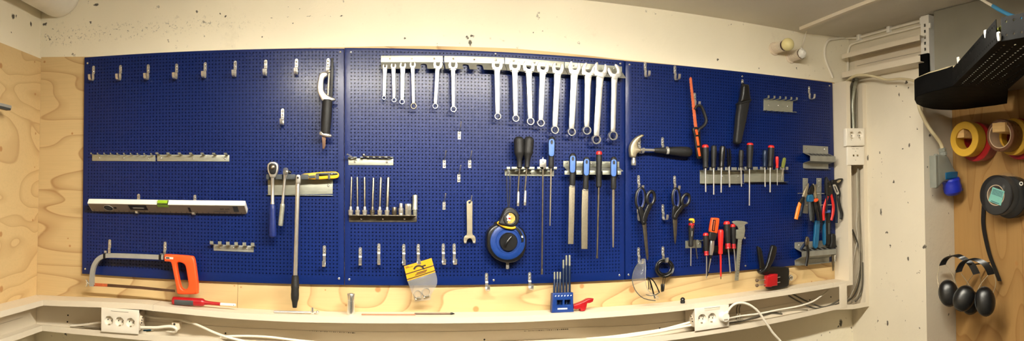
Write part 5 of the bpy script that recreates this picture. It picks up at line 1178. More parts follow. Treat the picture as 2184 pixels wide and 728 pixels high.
obj('binding_tie', MB().loft(spline([P(1419, 552, .020), P(1419.6, 553, .042), P(1419.4, 560, .042), P(1419, 560, .020)], 4), .0024, 8), M['greyrub'], t)
for (pts, e) in ((((1414.6, 588), (1414, 598), (1412.6, 607)), ((1411, 606), (1411.6, 623))), (((1418.8, 588), (1418, 600), (1417, 607)), ((1415.8, 606), (1414.6, 622)))):
    obj('cable_tail', MB().loft(spline([P(u, v, .030) for u, v in pts], 4), .0013, 8), M['black'], t)
    obj('plug', latp(*e[0], .030, *e[1], .030, [(0, 1.2), (.1, 2.2), (.75, 2.2), (.8, 1.6), (1, 1.6)], 10), M['black'], t)
# ------------------------------------------------------------------ spring clamp with red jaw
d = .045
t = thing('spring_clamp', 'black clamp with red jaw pads standing on the trunking', 'clamp', P(1655, 618, d))
obj('left_handle', MB().pplate([[(1616.6, 528.5), (1620, 527.4), (1624.4, 530), (1628, 546), (1632.6, 570), (1634, 580), (1626, 582), (1622, 562)]], d - .010, d + .006, .004, sm=2), M['black'], t, 50)
obj('right_handle', MB().pplate([[(1647, 526), (1651.4, 523.8), (1656, 525.4), (1658, 530), (1655.6, 545), (1648, 563), (1637, 580.4), (1628, 586), (1622, 581), (1631.6, 574), (1639.6, 556)]], d - .004, d + .014, .005, sm=2), M['black'], t, 50)
obj('frame_body', MB().pplate([[(1621.6, 576), (1632, 571.4), (1650, 569), (1668, 570), (1683.4, 571.8), (1683.8, 590), (1683.4, 609), (1674, 614.6), (1660, 617), (1645.6, 618), (1638.4, 615.6), (1640, 598), (1636, 590), (1626, 586.4), (1621.4, 582)]], d - .014, d + .010, .005, sm=2), M['black'], t, 50)
obj('jaw_pad', MB().pplate([[(1636.8, 589), (1646.5, 587.4), (1648, 586), (1659.4, 585), (1659, 609.6), (1648, 611.4), (1646, 613), (1636.4, 612.6)]], d + .008, d + .034, .004), M['dred'], t, 40)
for v0, v1 in ((598.8, 594.6), (609.4, 605.4)):
    obj('guide_pin', MB().loft([P(1614.6, v0, d + .022), P(1637.5, v1 + 1.6, d + .020), P(1663.6, v1 - 3.2, d + .014)], .0020, 10), M['steel'], t)
    obj('pin_knob', MB().ball(P(1614.4, v0, d + .022), 3.7 * S(1615, d), 14), M['pencil'], t)
obj('end_ring', MB().ring(P(1687, 593, d), (.25, -1, .1), 4.8 * S(1687), .0030, 22, 10), M['chrome'], t)
obj('end_bolt', MB().loft([P(1682, 593, d), P(1687, 593.4, d + .002)], .004, 12), M['blacksteel'], t)
# ------------------------------------------------------------------ pliers corner
t = thing('pliers_rack', 'wire pliers rack on two perforated zinc straps at the right edge', 'pliers rack', P(1735, 455, .002))
for (u0, u1) in ((1712.4, 1723.4), (1741.6, 1752.2)):
    obj('strap', MB().pplate([[(u0, 380), (u1, 380.4), (u1, 456), (u0, 455)]], .0006, .0028, .0006), M['zincm'], t, 30)
    for v in (386.5, 398): obj('rivet', MB().dome(P((u0 + u1) / 2, v, .0028), .0040, h=.7), M['chrome'], t)
for v, dd in ((412.5, .058), (437, .050)):
    a, b = P(1709, v, dd), P(1776, v + .4, dd)
    obj('wire_bar', MB().loft(spline([P(1712, v, .003), Vector((a.x - .004, a.y * .6, a.z)), a, a.lerp(b, .5), b, Vector((b.x, b.y * .5, b.z)), P(1765, v, .003)], 4), .0016, 8), M['chrome'], t)
PG = 'pliers hanging in the right corner'
def limb(pts, d, rs, flat=.7): return MB().loft(spline([P(u, v, d) for u, v in pts], 4), [rs[min(len(rs) - 1, int(len(rs) * k / (4 * (len(pts) - 1) + 1)))] * S(1740, d) for k in range(4 * (len(pts) - 1) + 1)], 12, flat=flat, ref=(1, 0, 0))
d = .064
t = thing('pliers', 'long nosed pliers with an orange handle, leftmost on the wire rack', 'pliers', P(1697, 468, d), PG)
for k, off in enumerate((0, 3.2)):
    obj('jaw', MB().pplate([[(1722.6 + off * .4, 392.4), (1724 + off * .5, 394), (1722 + off * .5, 406), (1717.4 + off, 420), (1712.6 + off, 421), (1714 + off * .6, 410)]], d - .004 + .003 * k, d + .003 + .003 * k, .0015, sm=2), M['gunsteel'], t, 40)
obj('pivot', MB().dome(P(1712.6, 418.6, d + .006), .0048), M['steel'], t)
obj('neck', limb(((1714, 419), (1710, 427), (1706, 434)), d, [3.4, 4.4, 4.8]), M['blacksteel'], t)
obj('orange_grip', limb(((1706.4, 432.5), (1703, 444), (1700, 457), (1697.4, 468)), d, [4.2, 4.8, 4.8, 4.6]), M['hiorange'], t)
obj('dark_grip', limb(((1714, 420), (1712.6, 432), (1709.6, 448), (1706.4, 462)), d - .012, [3, 4, 4, 3.4]), M['bluesteel'], t)
d = .070
t = thing('pliers', 'side cutters with a teal collar above dark grips', 'pliers', P(1728, 472, d), PG)
obj('jaw', MB().pplate([[(1733, 394), (1736.4, 394.6), (1738, 404), (1736, 412), (1726, 416.4), (1725, 408), (1729, 400)]], d - .005, d + .005, .002, sm=2), M['blacksteel'], t, 40)
obj('teal_collar', MB().pplate([[(1724.6, 418.4), (1729, 415.6), (1735, 417), (1736, 430), (1723.6, 430.4)]], d - .007, d + .007, .003, sm=2), M['teal'], t, 50)
obj('grip', limb(((1727, 429), (1727.6, 444), (1729, 460), (1730, 471)), d, [3.6, 4.2, 4.2, 3.4]), M['greyrub'], t)
obj('grip', limb(((1732.6, 429), (1734.6, 446), (1734.4, 462), (1734, 474)), d - .008, [3.6, 4, 4, 3.4]), M['black'], t)
t = thing('pliers', 'pliers with bright slim jaws and black grips tipped orange at the neck', 'pliers', P(1747, 472, d), PG)
obj('jaw', MB().pplate([[(1734, 394), (1737, 393.2), (1739.4, 404), (1742, 420), (1738.6, 424), (1736, 414)]], d - .002, d + .005, .0015, sm=2), M['gunsteel'], t, 40)
obj('jaw', MB().pplate([[(1740, 393.6), (1742.4, 394.6), (1741.6, 408), (1744, 423), (1740.4, 425), (1739, 410)]], d - .006, d + .001, .0015, sm=2), M['darksteel'], t, 40)
obj('orange_neck', MB().pplate([[(1736.6, 427), (1741, 423.6), (1746, 424.6), (1744.6, 429.6), (1738.4, 431.6)]], d - .005, d + .007, .002, sm=2), M['orange'], t, 50)
obj('grip', limb(((1738.6, 430), (1740, 444), (1743, 458), (1745.6, 471)), d, [3.4, 3.8, 3.6, 3.2]), M['black'], t)
obj('grip', limb(((1743.4, 428), (1747, 444), (1750, 458), (1751.6, 472)), d - .008, [3.4, 3.8, 3.6, 3.2]), M['black'], t)
d = .068
t = thing('pliers', 'pliers with two long bright red handles', 'pliers', P(1757, 471, d), PG)
obj('jaw', MB().pplate([[(1762, 382), (1765, 377.6), (1768, 384), (1772.6, 392), (1776.6, 404), (1776.4, 416), (1770, 419), (1764.4, 417), (1762, 404)]], d - .007, d + .007, .003, sm=2), M['blacksteel'], t, 40)
obj('pivot', MB().dome(P(1770, 398, d + .007), .0045), M['darksteel'], t)
obj('red_grip', limb(((1766.4, 416), (1763, 426), (1758, 440), (1756.4, 456), (1757, 470.5)), d, [3.2, 3.4, 3.6, 3.2]), M['red'], t)
obj('red_grip', limb(((1772.6, 415), (1775.4, 428), (1777.4, 442), (1776, 458), (1773, 470.5)), d + .004, [3.2, 3.6, 3.8, 3.2]), M['red'], t)
t = thing('round_file', 'thin dark rod file standing between the red handles', 'file', P(1763, 452, d)); obj('rod', MB().loft([P(1763.4, 377.6, .078), P(1763.2, 452, .078)], [.0024, .0034], 10), M['blacksteel'], t); obj('rod_collar', MB().ball(P(1765.6, 389, .078), .006, 12), M['blacksteel'], t)
d = .060
t = thing('water_pump_pliers', 'black water pump pliers with wide jaws over the white trunking edge', 'pliers', P(1792, 469, d), PG)
obj('jaw', MB().pplate([[(1775, 384.6), (1783, 384), (1792, 381), (1797.6, 380.8), (1798.4, 384), (1794, 391), (1788.6, 397.4), (1781, 398.6), (1775, 396)]], d - .008, d + .008, .003, sm=2), M['blacksteel'], t, 40)
obj('jaw_slot', MB().pplate([[(1784.6, 387.6), (1789, 384.4), (1794, 384.4), (1791, 388.4), (1786.4, 390.4)]], d + .008, d + .0092, 0, sm=2), M['gunsteel'], t, 30)
so = [(1777, 396.6), (1779.4, 393.6), (1783, 395), (1789.4, 410), (1789.4, 414), (1786.6, 415.6), (1783, 413)]
si = [(1779.4, 397.6), (1781.6, 397.4), (1786.8, 409.6), (1786.4, 412), (1784.8, 411.4)]
obj('adjusting_slot', MB().pplate([so, si], d + .006, d + .012, .001, sm=[2, 0]), M['steel'], t, 40)
obj('grip', limb(((1787, 398), (1789.6, 412), (1788.6, 424), (1791, 440), (1795, 456), (1793.4, 468)), d, [3.6, 3.8, 3.6, 3.9, 4.2, 3.8]), M['rubber'], t)
obj('grip', limb(((1781, 398), (1780, 414), (1781.6, 436), (1783.6, 458), (1784, 476)), d - .012, [3.4, 3.6, 3.8, 3.8, 3.4]), M['bluesteel'], t)
# snips standing in the lower holder
d = .040
t = thing('snips', 'snips with flat bright blue handle standing in the low zinc holder', 'snips', P(1738, 528, d), 'snips in the low tool holder')
obj('blue_grip', MB().pplate([[(1740.6, 472), (1749.6, 472.6), (1748.6, 490), (1745.4, 527.5), (1736.2, 526.6), (1738.6, 498)]], d - .006, d + .008, .004, sm=2), M['teal'], t, 50)
t = thing('snips', 'tall dark teal handled tool behind the red pliers, standing in the low holder', 'snips', P(1767, 523, d), 'snips in the low tool holder')
obj('dark_grip', MB().pplate([[(1761, 454), (1766, 450.6), (1771, 453), (1771.8, 486), (1771, 522), (1762.4, 522), (1761.2, 500)]], d - .010, d + .010, .005, sm=2), M['blacksteel'], t, 50)
obj('teal_side', MB().pplate([[(1759.4, 470), (1762.4, 468), (1763, 500), (1762, 520), (1758.6, 518)]], d - .008, d + .009, .003, sm=2), M['teal'], t, 50)
obj('collar', MB().pplate([[(1761.4, 449), (1771.6, 448.6), (1772, 454), (1761.4, 455)]], d - .009, d + .012, .002), M['lblue'], t, 40)
obj('print', MB().pplate([[(1766.6, 476), (1769.6, 476), (1769.6, 500), (1766.6, 500)]], d + .010, d + .0106, 0), M['greyrub'], t, 0)
d = .044
t = thing('chisel', 'black gripped chisel with a bright tip below the low zinc holder', 'chisel', P(1778.6, 579, d))
obj('grip', MB().pplate([[(1774, 500), (1780.4, 499), (1783.6, 504), (1784, 522), (1786.4, 527.6), (1772, 528.6), (1774.4, 516)]], d - .010, d + .010, .005, sm=2), M['rubber'], t, 50)
obj('blade', MB().pplate([[(1774.4, 545), (1779, 544), (1780.2, 556), (1778.4, 577), (1776.8, 578.6), (1775, 560)]], d - .002, d + .002, .0006), M['darksteel'], t, 30)
obj('bright_edge', MB().pplate([[(1779.4, 544.4), (1782.4, 544), (1782, 559), (1780, 560)]], d - .003, d + .004, .0005), M['chrome'], t, 30)
d = .062
t = thing('pliers', 'small black pliers hooked over the front of the low zinc holder', 'pliers', P(1719, 569, d), PG)
obj('jaw', MB().pplate([[(1721, 506), (1723.6, 505), (1726.4, 509), (1726.4, 520), (1722.6, 527), (1718.4, 524), (1719, 514)]], d - .006, d + .006, .002, sm=2), M['darksteel'], t, 40)
obj('grip', limb(((1721.6, 523), (1723.4, 536), (1722.6, 550), (1719.4, 568)), d + .004, [3.2, 3.6, 3.8, 3.6]), M['black'], t)
obj('grip', limb(((1719, 518), (1714, 524), (1708, 533)), d - .006, [3, 3.4, 3.0]), M['bluesteel'], t)
# ------------------------------------------------------------------ things standing and lying on the trunking
def shelf(u, v, d):
    """point d in front of the boards resting on the trunking top under that column of the photograph"""
    q = P(u, v, d); return Vector((q.x, -d, ztop(q.x)))
def rest(mb, x=None):
    """drop a builder onto the trunking"""
    lo = min(p.z for p in mb.v); xs = [p.x for p in mb.v]; return ztop((min(xs) + max(xs)) / 2) - lo + .0004
d = .040
a, b = P(368, 645, d), P(437, 646, d); zz = ztop(a.x); s = S(420, d)
t = thing('tube_tool', 'red tube tool with a grey label lying on the trunking under the hacksaw', 'hand tool', (a.x, -d, zz))
r = 8.6 * s; c0 = Vector((a.x, -d, zz + r)); c1 = Vector((P(437, 646, d).x, -d, zz + r)); e1 = Vector((P(470, 650, d).x, -d, zz + r * .8)); e2 = Vector((P(503, 650, d).x, -d, zz + r * .75))
obj('red_body', lat(c0, c1, [(0, r * .8), (.02, r * .97), (.05, r), (.9, r), (.95, r * .93), (1, r * .6)], 24), M['dred'], t)
obj('red_neck', lat(c1 - Vector((.004, 0, 0)), e1, [(0, r * .62), (.3, r * .46), (1, r * .42)], 16), M['dred'], t)
obj('bare_rod', lat(e1 - Vector((.002, 0, 0)), e2, [(0, r * .36), (.95, r * .36), (1, r * .30)], 14), M['white'], t)
obj('rod_hole', MB().dome((P(499, 650, d).x, -d - r * .34, zz + r * .75), .0016), M['dark'], t)
lm = MB(); x0, x1 = P(374, 645, d).x, P(414, 645, d).x; vs = []
for k in range(9):
    an = math.radians(-50 + 100 * k / 8); vs += [(x0, -d - (r + .0004) * math.cos(an), zz + r + (r + .0004) * math.sin(an) - .001), (x1, -d - (r + .0004) * math.cos(an), zz + r + (r + .0004) * math.sin(an) - .001)]
obj('grey_label', lm.add(vs, [(2 * k, 2 * k + 1, 2 * k + 3, 2 * k + 2) for k in range(8)]), M['greyrub'], t, 60)
# sliding T bar
d = .050
a = shelf(584, 656, d); b = shelf(677, 659, d); R_ = .0042
t = thing('t_bar', 'thin steel sliding T bar lying on the trunking below the long black grip', 'hand tool', a.lerp(b, .5))
obj('bar', MB().loft([a + Vector((0, 0, R_)), b + Vector((0, 0, R_ + .002))], R_ * .95, 12), M['steel'], t)
hc = shelf(666.5, 660, d); hs = S(666, d)
obj('sliding_head', MB().loft([hc + Vector((0, 0, .0006)), hc + Vector((0, 0, .011)), hc + Vector((0, 0, .012)), hc + Vector((0, 0, .0235))], [4.2 * hs, 4.4 * hs, 3.2 * hs, 3.2 * hs], 16), M['chrome'], t)
obj('end_ball', MB().ball(b + Vector((0, 0, R_ + .003)), .0062, 14), M['chrome'], t)
# deep socket
d = .046; q = shelf(748.3, 672, d); s = S(748, d); r = 8.3 * s; H = 45 * s
t = thing('deep_socket', 'tall polished socket standing alone on the trunking', 'socket', q)
obj('socket_wall', MB().tube_wall(q, (0, 0, 1), [(0, r * .55), (0, r * .92), (.0012, r), (H * .62, r), (H * .63, r * .93), (H * .66, r * .93), (H * .67, r), (H - .001, r), (H, r * .94), (H, r * .62), (H - .022, r * .60), (H - .022, 1e-4), (.012, 1e-4), (.012, r * .55)], 30), M['chrome'], t, 40)
# rod and pencil
d = .052
a, b = shelf(771, 668, d), shelf(886, 668, d); o = obj('wooden_rod', MB().loft([a + Vector((0, 0, .0026)), b + Vector((0, 0, .0026))], .0024, 10), M['copper']); tag(o, 'thin reddish rod lying along the trunking left of the brown pencil', 'rod')
a, b = shelf(884, 666, .040), shelf(970, 666, .040); s = S(930, .04)
t = thing('carpenter_pencil', 'brown pencil with a dark tip lying on the trunking under the plastic bag', 'pencil', a.lerp(b, .5))
ax = (b - a); up = Vector((0, 0, 2.2 * s))
obj('body', MB().loft([a + up, a + ax * .8 + up, a + ax * .9 + up * .95], [2.0 * s, 2.2 * s, 2.1 * s], 8), M['pencil'], t)
obj('tip', MB().loft([a + ax * .885 + up * .95, a + ax * .93 + up * 1.1, b + up * .8], [2.3 * s, 2.6 * s, .4 * s], 10), M['blacksteel'], t)
# ------------------------------------------------------------------ plastic bag with yellow header
d = .036
t = thing('hose_clamp_bag', 'clear plastic bag with a yellow header holding two hose clamps', 'bag', P(900, 643, d))
hq = [(861.7, 568.6), (920.4, 551), (928.6, 581), (869, 600.4)]
hole = [(893.5 + 4.6 * math.cos(a), 562.2 + 2.6 * math.sin(a)) for a in [2 * PI * k / 14 for k in range(14)]]
def hl(fx, fy):
    a = Vector((*hq[0], 0)).lerp(Vector((*hq[1], 0)), fx); b = Vector((*hq[3], 0)).lerp(Vector((*hq[2], 0)), fx); c = a.lerp(b, fy); return (c.x, c.y)
obj('yellow_header', MB().pplate([hq, hole], d + .000, d + .0012, .0002), M['yellowcard'], t, 0)
for f0, f1 in ((.50, .565), (.86, .92)): obj('black_band', MB().pplate([[hl(0, f0), hl(1, f0), hl(1, f1), hl(0, f1)]], d + .0012, d + .0015, 0), M['ink'], t, 0)
arc = [(893.5 + rr * math.cos(a), 577 + rr * .92 * math.sin(a)) for rr, seq in ((12.5, [PI * (1.05 + .9 * k / 10) for k in range(11)]), (8.5, [PI * (1.95 - .9 * k / 10) for k in range(11)])) for a in seq]
obj('printed_clamp', MB().pplate([arc], d + .0015, d + .0018, 0), M['ink'], t, 0)
for (x0, x1, y0, y1) in ((.04, .16, .08, .12), (.04, .30, .15, .18), (.36, .74, .66, .72), (.30, .70, .75, .80), (.62, .74, .30, .40)):
    obj('header_print', MB().pplate([[hl(x0, y0), hl(x1, y0), hl(x1, y1), hl(x0, y1)]], d + .0015, d + .0018, 0), M['ink'], t, 0)
bagp = [(868.9, 600), (928.4, 580.8), (931.4, 594), (934.4, 610), (931, 613), (923.5, 627), (917.8, 640), (906, 641.5), (895, 643.6), (885, 643.4), (881, 632), (873.6, 612)]
front = MB(); nx_, nz_ = 12, 12; g = []
for k in range(nz_ + 1):
    for i in range(nx_ + 1):
        f, h = i / nx_, k / nz_; a = Vector((868.9, 600)).lerp(Vector((885, 643.6)), h); b = Vector((928.4, 580.8)).lerp(Vector((917.8, 640)), h); b.x += 8 * math.sin(PI * min(1, h * 1.25)); c = a.lerp(b, f)
        bulge_ = .011 * math.sin(PI * f) * math.sin(PI * min(1, h * .92 + .04)) + .0016 * math.sin(9 * f + 5 * h) * math.sin(PI * f)
        g.append((c, bulge_))
for sgn in (1, -1):
    bse = len(front.v)
    for c, bb in g: front.v.append(P(c.x, c.y, d + .0006 + (bb if sgn > 0 else -bb * .5)))
    for k in range(nz_):
        for i in range(nx_):
            q = bse + k * (nx_ + 1) + i; front.f.append([q, q + 1, q + nx_ + 2, q + nx_ + 1]); front.m.append(0)
obj('clear_pouch', front, M['bag'], t, 60)
for (u, v, rr, dd) in ((891, 628.5, 8.6, d + .002), (908.8, 623.8, 9.2, d + .003)):
    c = P(u, v, dd); s = S(u, dd)
    o = thing('hose_clamp', ('left' if u < 900 else 'right') + ' steel hose clamp inside the clear plastic bag', 'hose clamp', c - Vector((0, 0, rr * s)), 'hose clamps in the bag')
    obj('band', MB().tube_wall(c, (0, -1, .25), [(-.0055, rr * s * .84), (-.0055, rr * s), (.0055, rr * s), (.0055, rr * s * .84)], 28), M['darksteel'], o, 40)
    w0 = P(u - 5, v + rr + 1.8, dd); w1 = P(u + 7, v + rr - 1.2, dd)
    obj('worm_screw', MB().loft([w0, w1], .0048, 8), M['gunsteel'], o)
# ------------------------------------------------------------------ punch set
d = .040
hb = shelf(1197, 662, d).z
t = thing('punch_holder', 'blue plastic holder for punches standing on the trunking', 'tool holder', Vector((P(1197, 662, d).x, -d, hb)))
bl0, bl1 = P(1174, 662, d), P(1220.8, 660, d); tl0, tl1 = P(1175.8, 620.4, d), P(1220, 619, d); dzs = hb - (bl0.z + bl1.z) / 2 + .0004
def hp_(fx, fy): # fx 0..1 left-right, fy 0 bottom..1 top
    a = bl0.lerp(bl1, fx); b = tl0.lerp(tl1, fx); c = a.lerp(b, fy); return (c.x, c.z + dzs)
outl = [hp_(0, 0), hp_(1, 0), hp_(1, .1), hp_(.985, .14), hp_(.99, 1), hp_(.01, 1), hp_(.02, .14), hp_(0, .1)]
win = [[hp_(.22, .38), hp_(.49, .38), hp_(.49, .64), hp_(.22, .64)], [hp_(.58, .38), hp_(.86, .38), hp_(.86, .64), hp_(.58, .64)]]
obj('front_shell', MB().plate([outl] + win, d - .004, d + .016, .0015), M['blueplas'], t, 30)
obj('back_wall', MB().plate([[hp_(.02, .02), hp_(.98, .02), hp_(.98, .96), hp_(.02, .96)]], d - .012, d - .0035, .001), M['bluesteel'], t, 30)
# illegible maker's wordmark: a pale broken bar of small strokes
x = .26
for w_ in (.05, .03, .06, .04, .05, .03, .05, .06, .03, .05):
    obj('print', MB().plate([[hp_(x, .155), hp_(x + w_ * .8, .155), hp_(x + w_ * .8, .235), hp_(x, .235)]], d + .016, d + .0164, 0), M['whiteink'], t, 0); x += w_
for k in range(6):
    fx = .145 + .146 * k; obj('size_mark', MB().plate([[hp_(fx - .025, .82), hp_(fx + .03, .84), hp_(fx + .035, .90), hp_(fx - .02, .88)]], d + .016, d + .0164, 0), M['whiteink'], t, 0)
for k, (u, vt, vs_) in enumerate([(1182.6, 580.5, 596), (1188.8, 580.2, 595.5), (1194.8, 580.4, 595), (1201.6, 554.8, 572.5), (1208, 545, 566), (1214.8, 544.5, 567)]):
    s = S(u, d); bx = hp_(.145 + .146 * k, .3)
    o = thing('pin_punch', ['first', 'second', 'third', 'fourth', 'fifth', 'sixth'][k] + ' punch from the left in the blue holder, ' + ('short' if k < 3 else 'long') + ' dark blue body', 'punch', (bx[0], -d, bx[1]), 'punches in the blue holder')
    top = P(u, vt, d); mid = P(u, vs_, d); low = Vector((bx[0], -d, bx[1]))
    rr = (1.9 + .06 * k) * s
    obj('bare_tip', MB().loft([mid, top.lerp(mid, .1), top], [rr, rr, rr * .85], 12), M['zinc'], o)
    obj('lacquered_body', MB().loft([low, mid.lerp(low, .02), mid], [2.7 * s, 2.7 * s, 2.0 * s], 8), M['bluesteel'], o)
# red clip
d = .046; zz = shelf(1240, 662, d).z; rc = [(1221.6, 650), (1232, 646.4), (1244.6, 641.2), (1251, 637.2), (1257, 636), (1264.6, 636.4), (1262.4, 643), (1256.5, 645.5), (1250.6, 646.4), (1249.4, 653), (1247.6, 660.5), (1244, 663), (1236.2, 663), (1235.8, 657.6), (1228, 659.5), (1222, 658)]
dz = zz - min(P(u, v, d).z for u, v in rc)
m = MB().plate([[(P(u, v, d).x, P(u, v, d).z + dz + .0005) for u, v in rc]], d - .014, d + .012, .004)
o = obj('plastic_clip', m, M['dred'], None, 40); tag(o, 'red plastic clip lying on the trunking right of the blue punch holder', 'clip')
# mushroom knob
d = .050; q = shelf(1456, 645, d); s = S(1456, d)
t = thing('rubber_foot', 'small black mushroom shaped rubber knob on the trunking below the cable coil', 'knob', q)
obj('body', MB().loft([q, q + Vector((0, 0, .001)), q + Vector((0, 0, 5.2 * s)), q + Vector((0, 0, 6.0 * s)), q + Vector((0, 0, 6.1 * s)), q + Vector((0, 0, 7.6 * s))], [4.6 * s, 5 * s, 5 * s, 4.2 * s, 2.4 * s, 2.4 * s], 20), M['rubber'], t)
c = q + Vector((0, 0, 7.0 * s)); obj('cap', MB().loft([c, c + Vector((0, 0, .5 * s)), c + Vector((0, 0, 3 * s)), c + Vector((0, 0, 5.0 * s)), c + Vector((0, 0, 5.6 * s))], [5.0 * s, 5.5 * s, 4.6 * s, 2.6 * s, .4 * s], 20), M['black'], t)
# ------------------------------------------------------------------ socket outlets across the trunking
def outlet(label, quad, centers, rad, d=.093, slot=None, earth=True, plugged=None):
    q = [P(u, v, d) for u, v in quad]; x0 = (q[0].x + q[3].x) / 2; x1 = (q[1].x + q[2].x) / 2
    t = thing('socket_outlet', label, 'socket outlet', ((x0 + x1) / 2, 0, min(p.z for p in q)), 'white socket outlets on the trunking')
    pts = [(p.x, p.z) for p in (q[3], q[2], q[1], q[0])]; holes = []
    for (u, v) in centers: c = P(u, v, d); holes.append(circ(c.x, c.z, rad * S(u, d), 28))
    if plugged is not None: holes.pop(plugged)
    obj('face_plate', MB().plate([pts] + holes, d - .0068, d, .002), M['socketw'], t, 40)
    bx = [p.x for p in q]; obj('back_box', MB().box((min(bx) + .006, -d + .012, min(p.z for p in q) + .012), (max(bx) - .006, -.004, max(p.z for p in q) - .012), .002), M['pvcback'], t, 30)
    for k, (u, v) in enumerate(centers):
        if k == plugged: continue
        c = P(u, v, d); r = rad * S(u, d)
        o = obj('socket_well', MB().tube_wall(Vector((c.x, -d, c.z)), (0, 1, 0), [(.0004, r * 1.0), (.0106, r * .92), (.0106, 1e-4), (.0112, 1e-4), (.0112, r * .98), (.001, r * 1.06)], 32), M['socketw'], t, 40)
        for sx in (-1, 1):
            p = Vector((c.x + sx * r * .42, -d + .0104, c.z - sx * r * .10)); obj('pin_hole', MB().loft([p, p - Vector((0, .0006, 0))], r * .13, 12), M['dark'], o)
        for sz in (-1, 1): obj('earth_clip', MB().box((c.x - r * .16, -d + .001, c.z + sz * r * .80 - r * .09), (c.x + r * .16, -d + .009, c.z + sz * r * .80 + r * .09)), M['gunsteel'], o, 0)
        p = Vector((c.x + r * .55, -d + .0104, c.z + r * .25)); obj('cover_screw', MB().dome(p, r * .11), M['dark'], o)
    if slot:
        (a, b) = slot; A, B = P(*a, d), P(*b, d); obj('name_slot', MB().box((min(A.x, B.x), -d - .0006, B.z), (max(A.x, B.x), -d + .001, A.z), .0004), M['pvc'], t, 30)
        obj('slot_groove', MB().box((min(A.x, B.x) - .001, -d - .0002, A.z), (max(A.x, B.x) + .001, -d + .0005, A.z + .0012)), M['greyrub'], t, 0)
    return t
outlet('white triple socket outlet on the trunking under the hacksaw', [(215.8, 656.4), (296, 662.6), (295, 714), (215.2, 708.4)], [(232, 684.6), (254.8, 687), (278, 689)], 10, slot=((237, 664), (273.5, 668)))
t2 = outlet('white socket outlet with a plug in its right socket, under the clamp side', [(1481.8, 659), (1555, 649.8), (1555.6, 696.6), (1483, 707.4)], [(1497.8, 681), (1519, 678.8), (1541, 675.8)], 10.2, slot=((1502.5, 659), (1535.5, 660.5)), plugged=2)
d = .093; pc = P(1541, 675.8, d); pr_ = 10.4 * S(1541, d)
t = thing('mains_plug', 'white round mains plug in the right outlet with a hanging lead', 'plug', pc - Vector((0, 0, pr_)))
obj('plug_body', MB().loft([Vector((pc.x, -d, pc.z)), Vector((pc.x, -d - .003, pc.z)), Vector((pc.x, -d - .022, pc.z)), Vector((pc.x, -d - .026, pc.z))], [pr_ * .98, pr_, pr_ * .96, pr_ * .82], 30), M['white'], t)
obj('grip_notch', MB().box((pc.x - pr_ * .5, -d - .0265, pc.z - pr_ * .62), (pc.x + pr_ * .45, -d - .022, pc.z - pr_ * .28), .001), M['cableg'], t, 30)
obj('cable_sleeve', latp(1547, 670.5, d + .014, 1552.5, 665, d + .016, [(0, 4.6), (.6, 3.8), (1, 3.0)], 12), M['white'], t)
cp = [P(u, v, dd) for u, v, dd in ((1551.5, 666, .109), (1559, 655.5, .118), (1568, 648.8, .126), (1580, 646.4, .130), (1594, 649, .13), (1606, 655.5, .13), (1615, 663, .13), (1624, 674, .13), (1631, 685, .13), (1639.5, 697, .13), (1647, 708.5, .13), (1656, 719, .13), (1666, 730, .13), (1690, 762, .14), (1720, 830, .15))]
obj('lead', MB().loft(spline(cp, 5), 2.5 * S(1600, .13), 10), M['cablew'], t)
# white double socket and data outlet on the upright run
q = [P(u, v, .092) for u, v in ((1804.4, 274), (1844.6, 273.2), (1844.8, 311.6), (1804.8, 312))]
t = thing('socket_outlet', 'white double socket outlet on the upright trunking in the corner', 'socket outlet', (q[0].lerp(q[1], .5).x, 0, q[2].z), 'white socket outlets on the trunking')
dd = .094; hl_ = [P(u, v, dd) for u, v in ((1817.6, 288.6), (1834.4, 288.4))]; wr = 7.4 * S(1825, dd)
obj('face_plate', MB().plate([[(q[3].x, q[3].z), (q[2].x, q[2].z), (q[1].x, q[1].z), (q[0].x, q[0].z)]] + [circ(c.x, c.z, wr, 26) for c in hl_], .070, dd, .006), M['socketw'], t, 40)
for c in hl_:
    o = obj('socket_well', MB().tube_wall(Vector((c.x, -dd, c.z)), (0, 1, 0), [(.0008, wr), (.0115, wr * .92), (.0115, 1e-4), (.0125, 1e-4), (.0125, wr), (.002, wr * 1.08)], 30), M['socketw'], t, 40)
    for sx in (-1, 1): p = Vector((c.x + sx * wr * .40, -dd + .0113, c.z - wr * .12)); obj('pin_hole', MB().loft([p, p - Vector((0, .0008, 0))], wr * .17, 12), M['dark'], o)
    for sz in (-1, 1): obj('earth_clip', MB().box((c.x - wr * .18, -dd + .001, c.z + sz * wr * .78 - wr * .1), (c.x + wr * .18, -dd + .009, c.z + sz * wr * .78 + wr * .1)), M['gunsteel'], o, 0)
for (u, v) in ((1815.6, 298.6), (1834.6, 298.2)): p = P(u, v, dd); obj('cover_screw', MB().dome(p, .0016), M['dark'], t)
q = [P(u, v, .090) for u, v in ((1807.6, 314), (1843.6, 313), (1843.8, 352), (1807.8, 352.4))]
t = thing('data_outlet', 'white data outlet with two ports below the corner double socket', 'data outlet', (q[0].lerp(q[1], .5).x, 0, q[2].z))
obj('face_plate', MB().plate([[(q[3].x, q[3].z), (q[2].x, q[2].z), (q[1].x, q[1].z), (q[0].x, q[0].z)]], .078, .090, .003), M['socketw'], t, 40)
for u in (1820.6, 1829): p = P(u, 331.8, .0904); obj('port', MB().box((p.x - .0045, -.0912, p.z - .0042), (p.x + .0045, -.0895, p.z + .0036), .0004), M['ink'], t, 0); obj('port_contacts', MB().box((p.x - .0028, -.0916, p.z - .001), (p.x + .0028, -.0912, p.z + .0022)), M['gold'], t, 0)
for v in (323, 341.6): p = P(1825, v, .0902); obj('cover_screw', MB().dome(p, .0016), M['dark'], t)
for (u0, u1) in ((1817, 1823), (1825.5, 1831)): a, b = P(u0, 316.8, .0902), P(u1, 318, .0902); obj('port_label', MB().box((a.x, -.0907, b.z), (b.x, -.0900, a.z)), M['cableg'], t, 0)
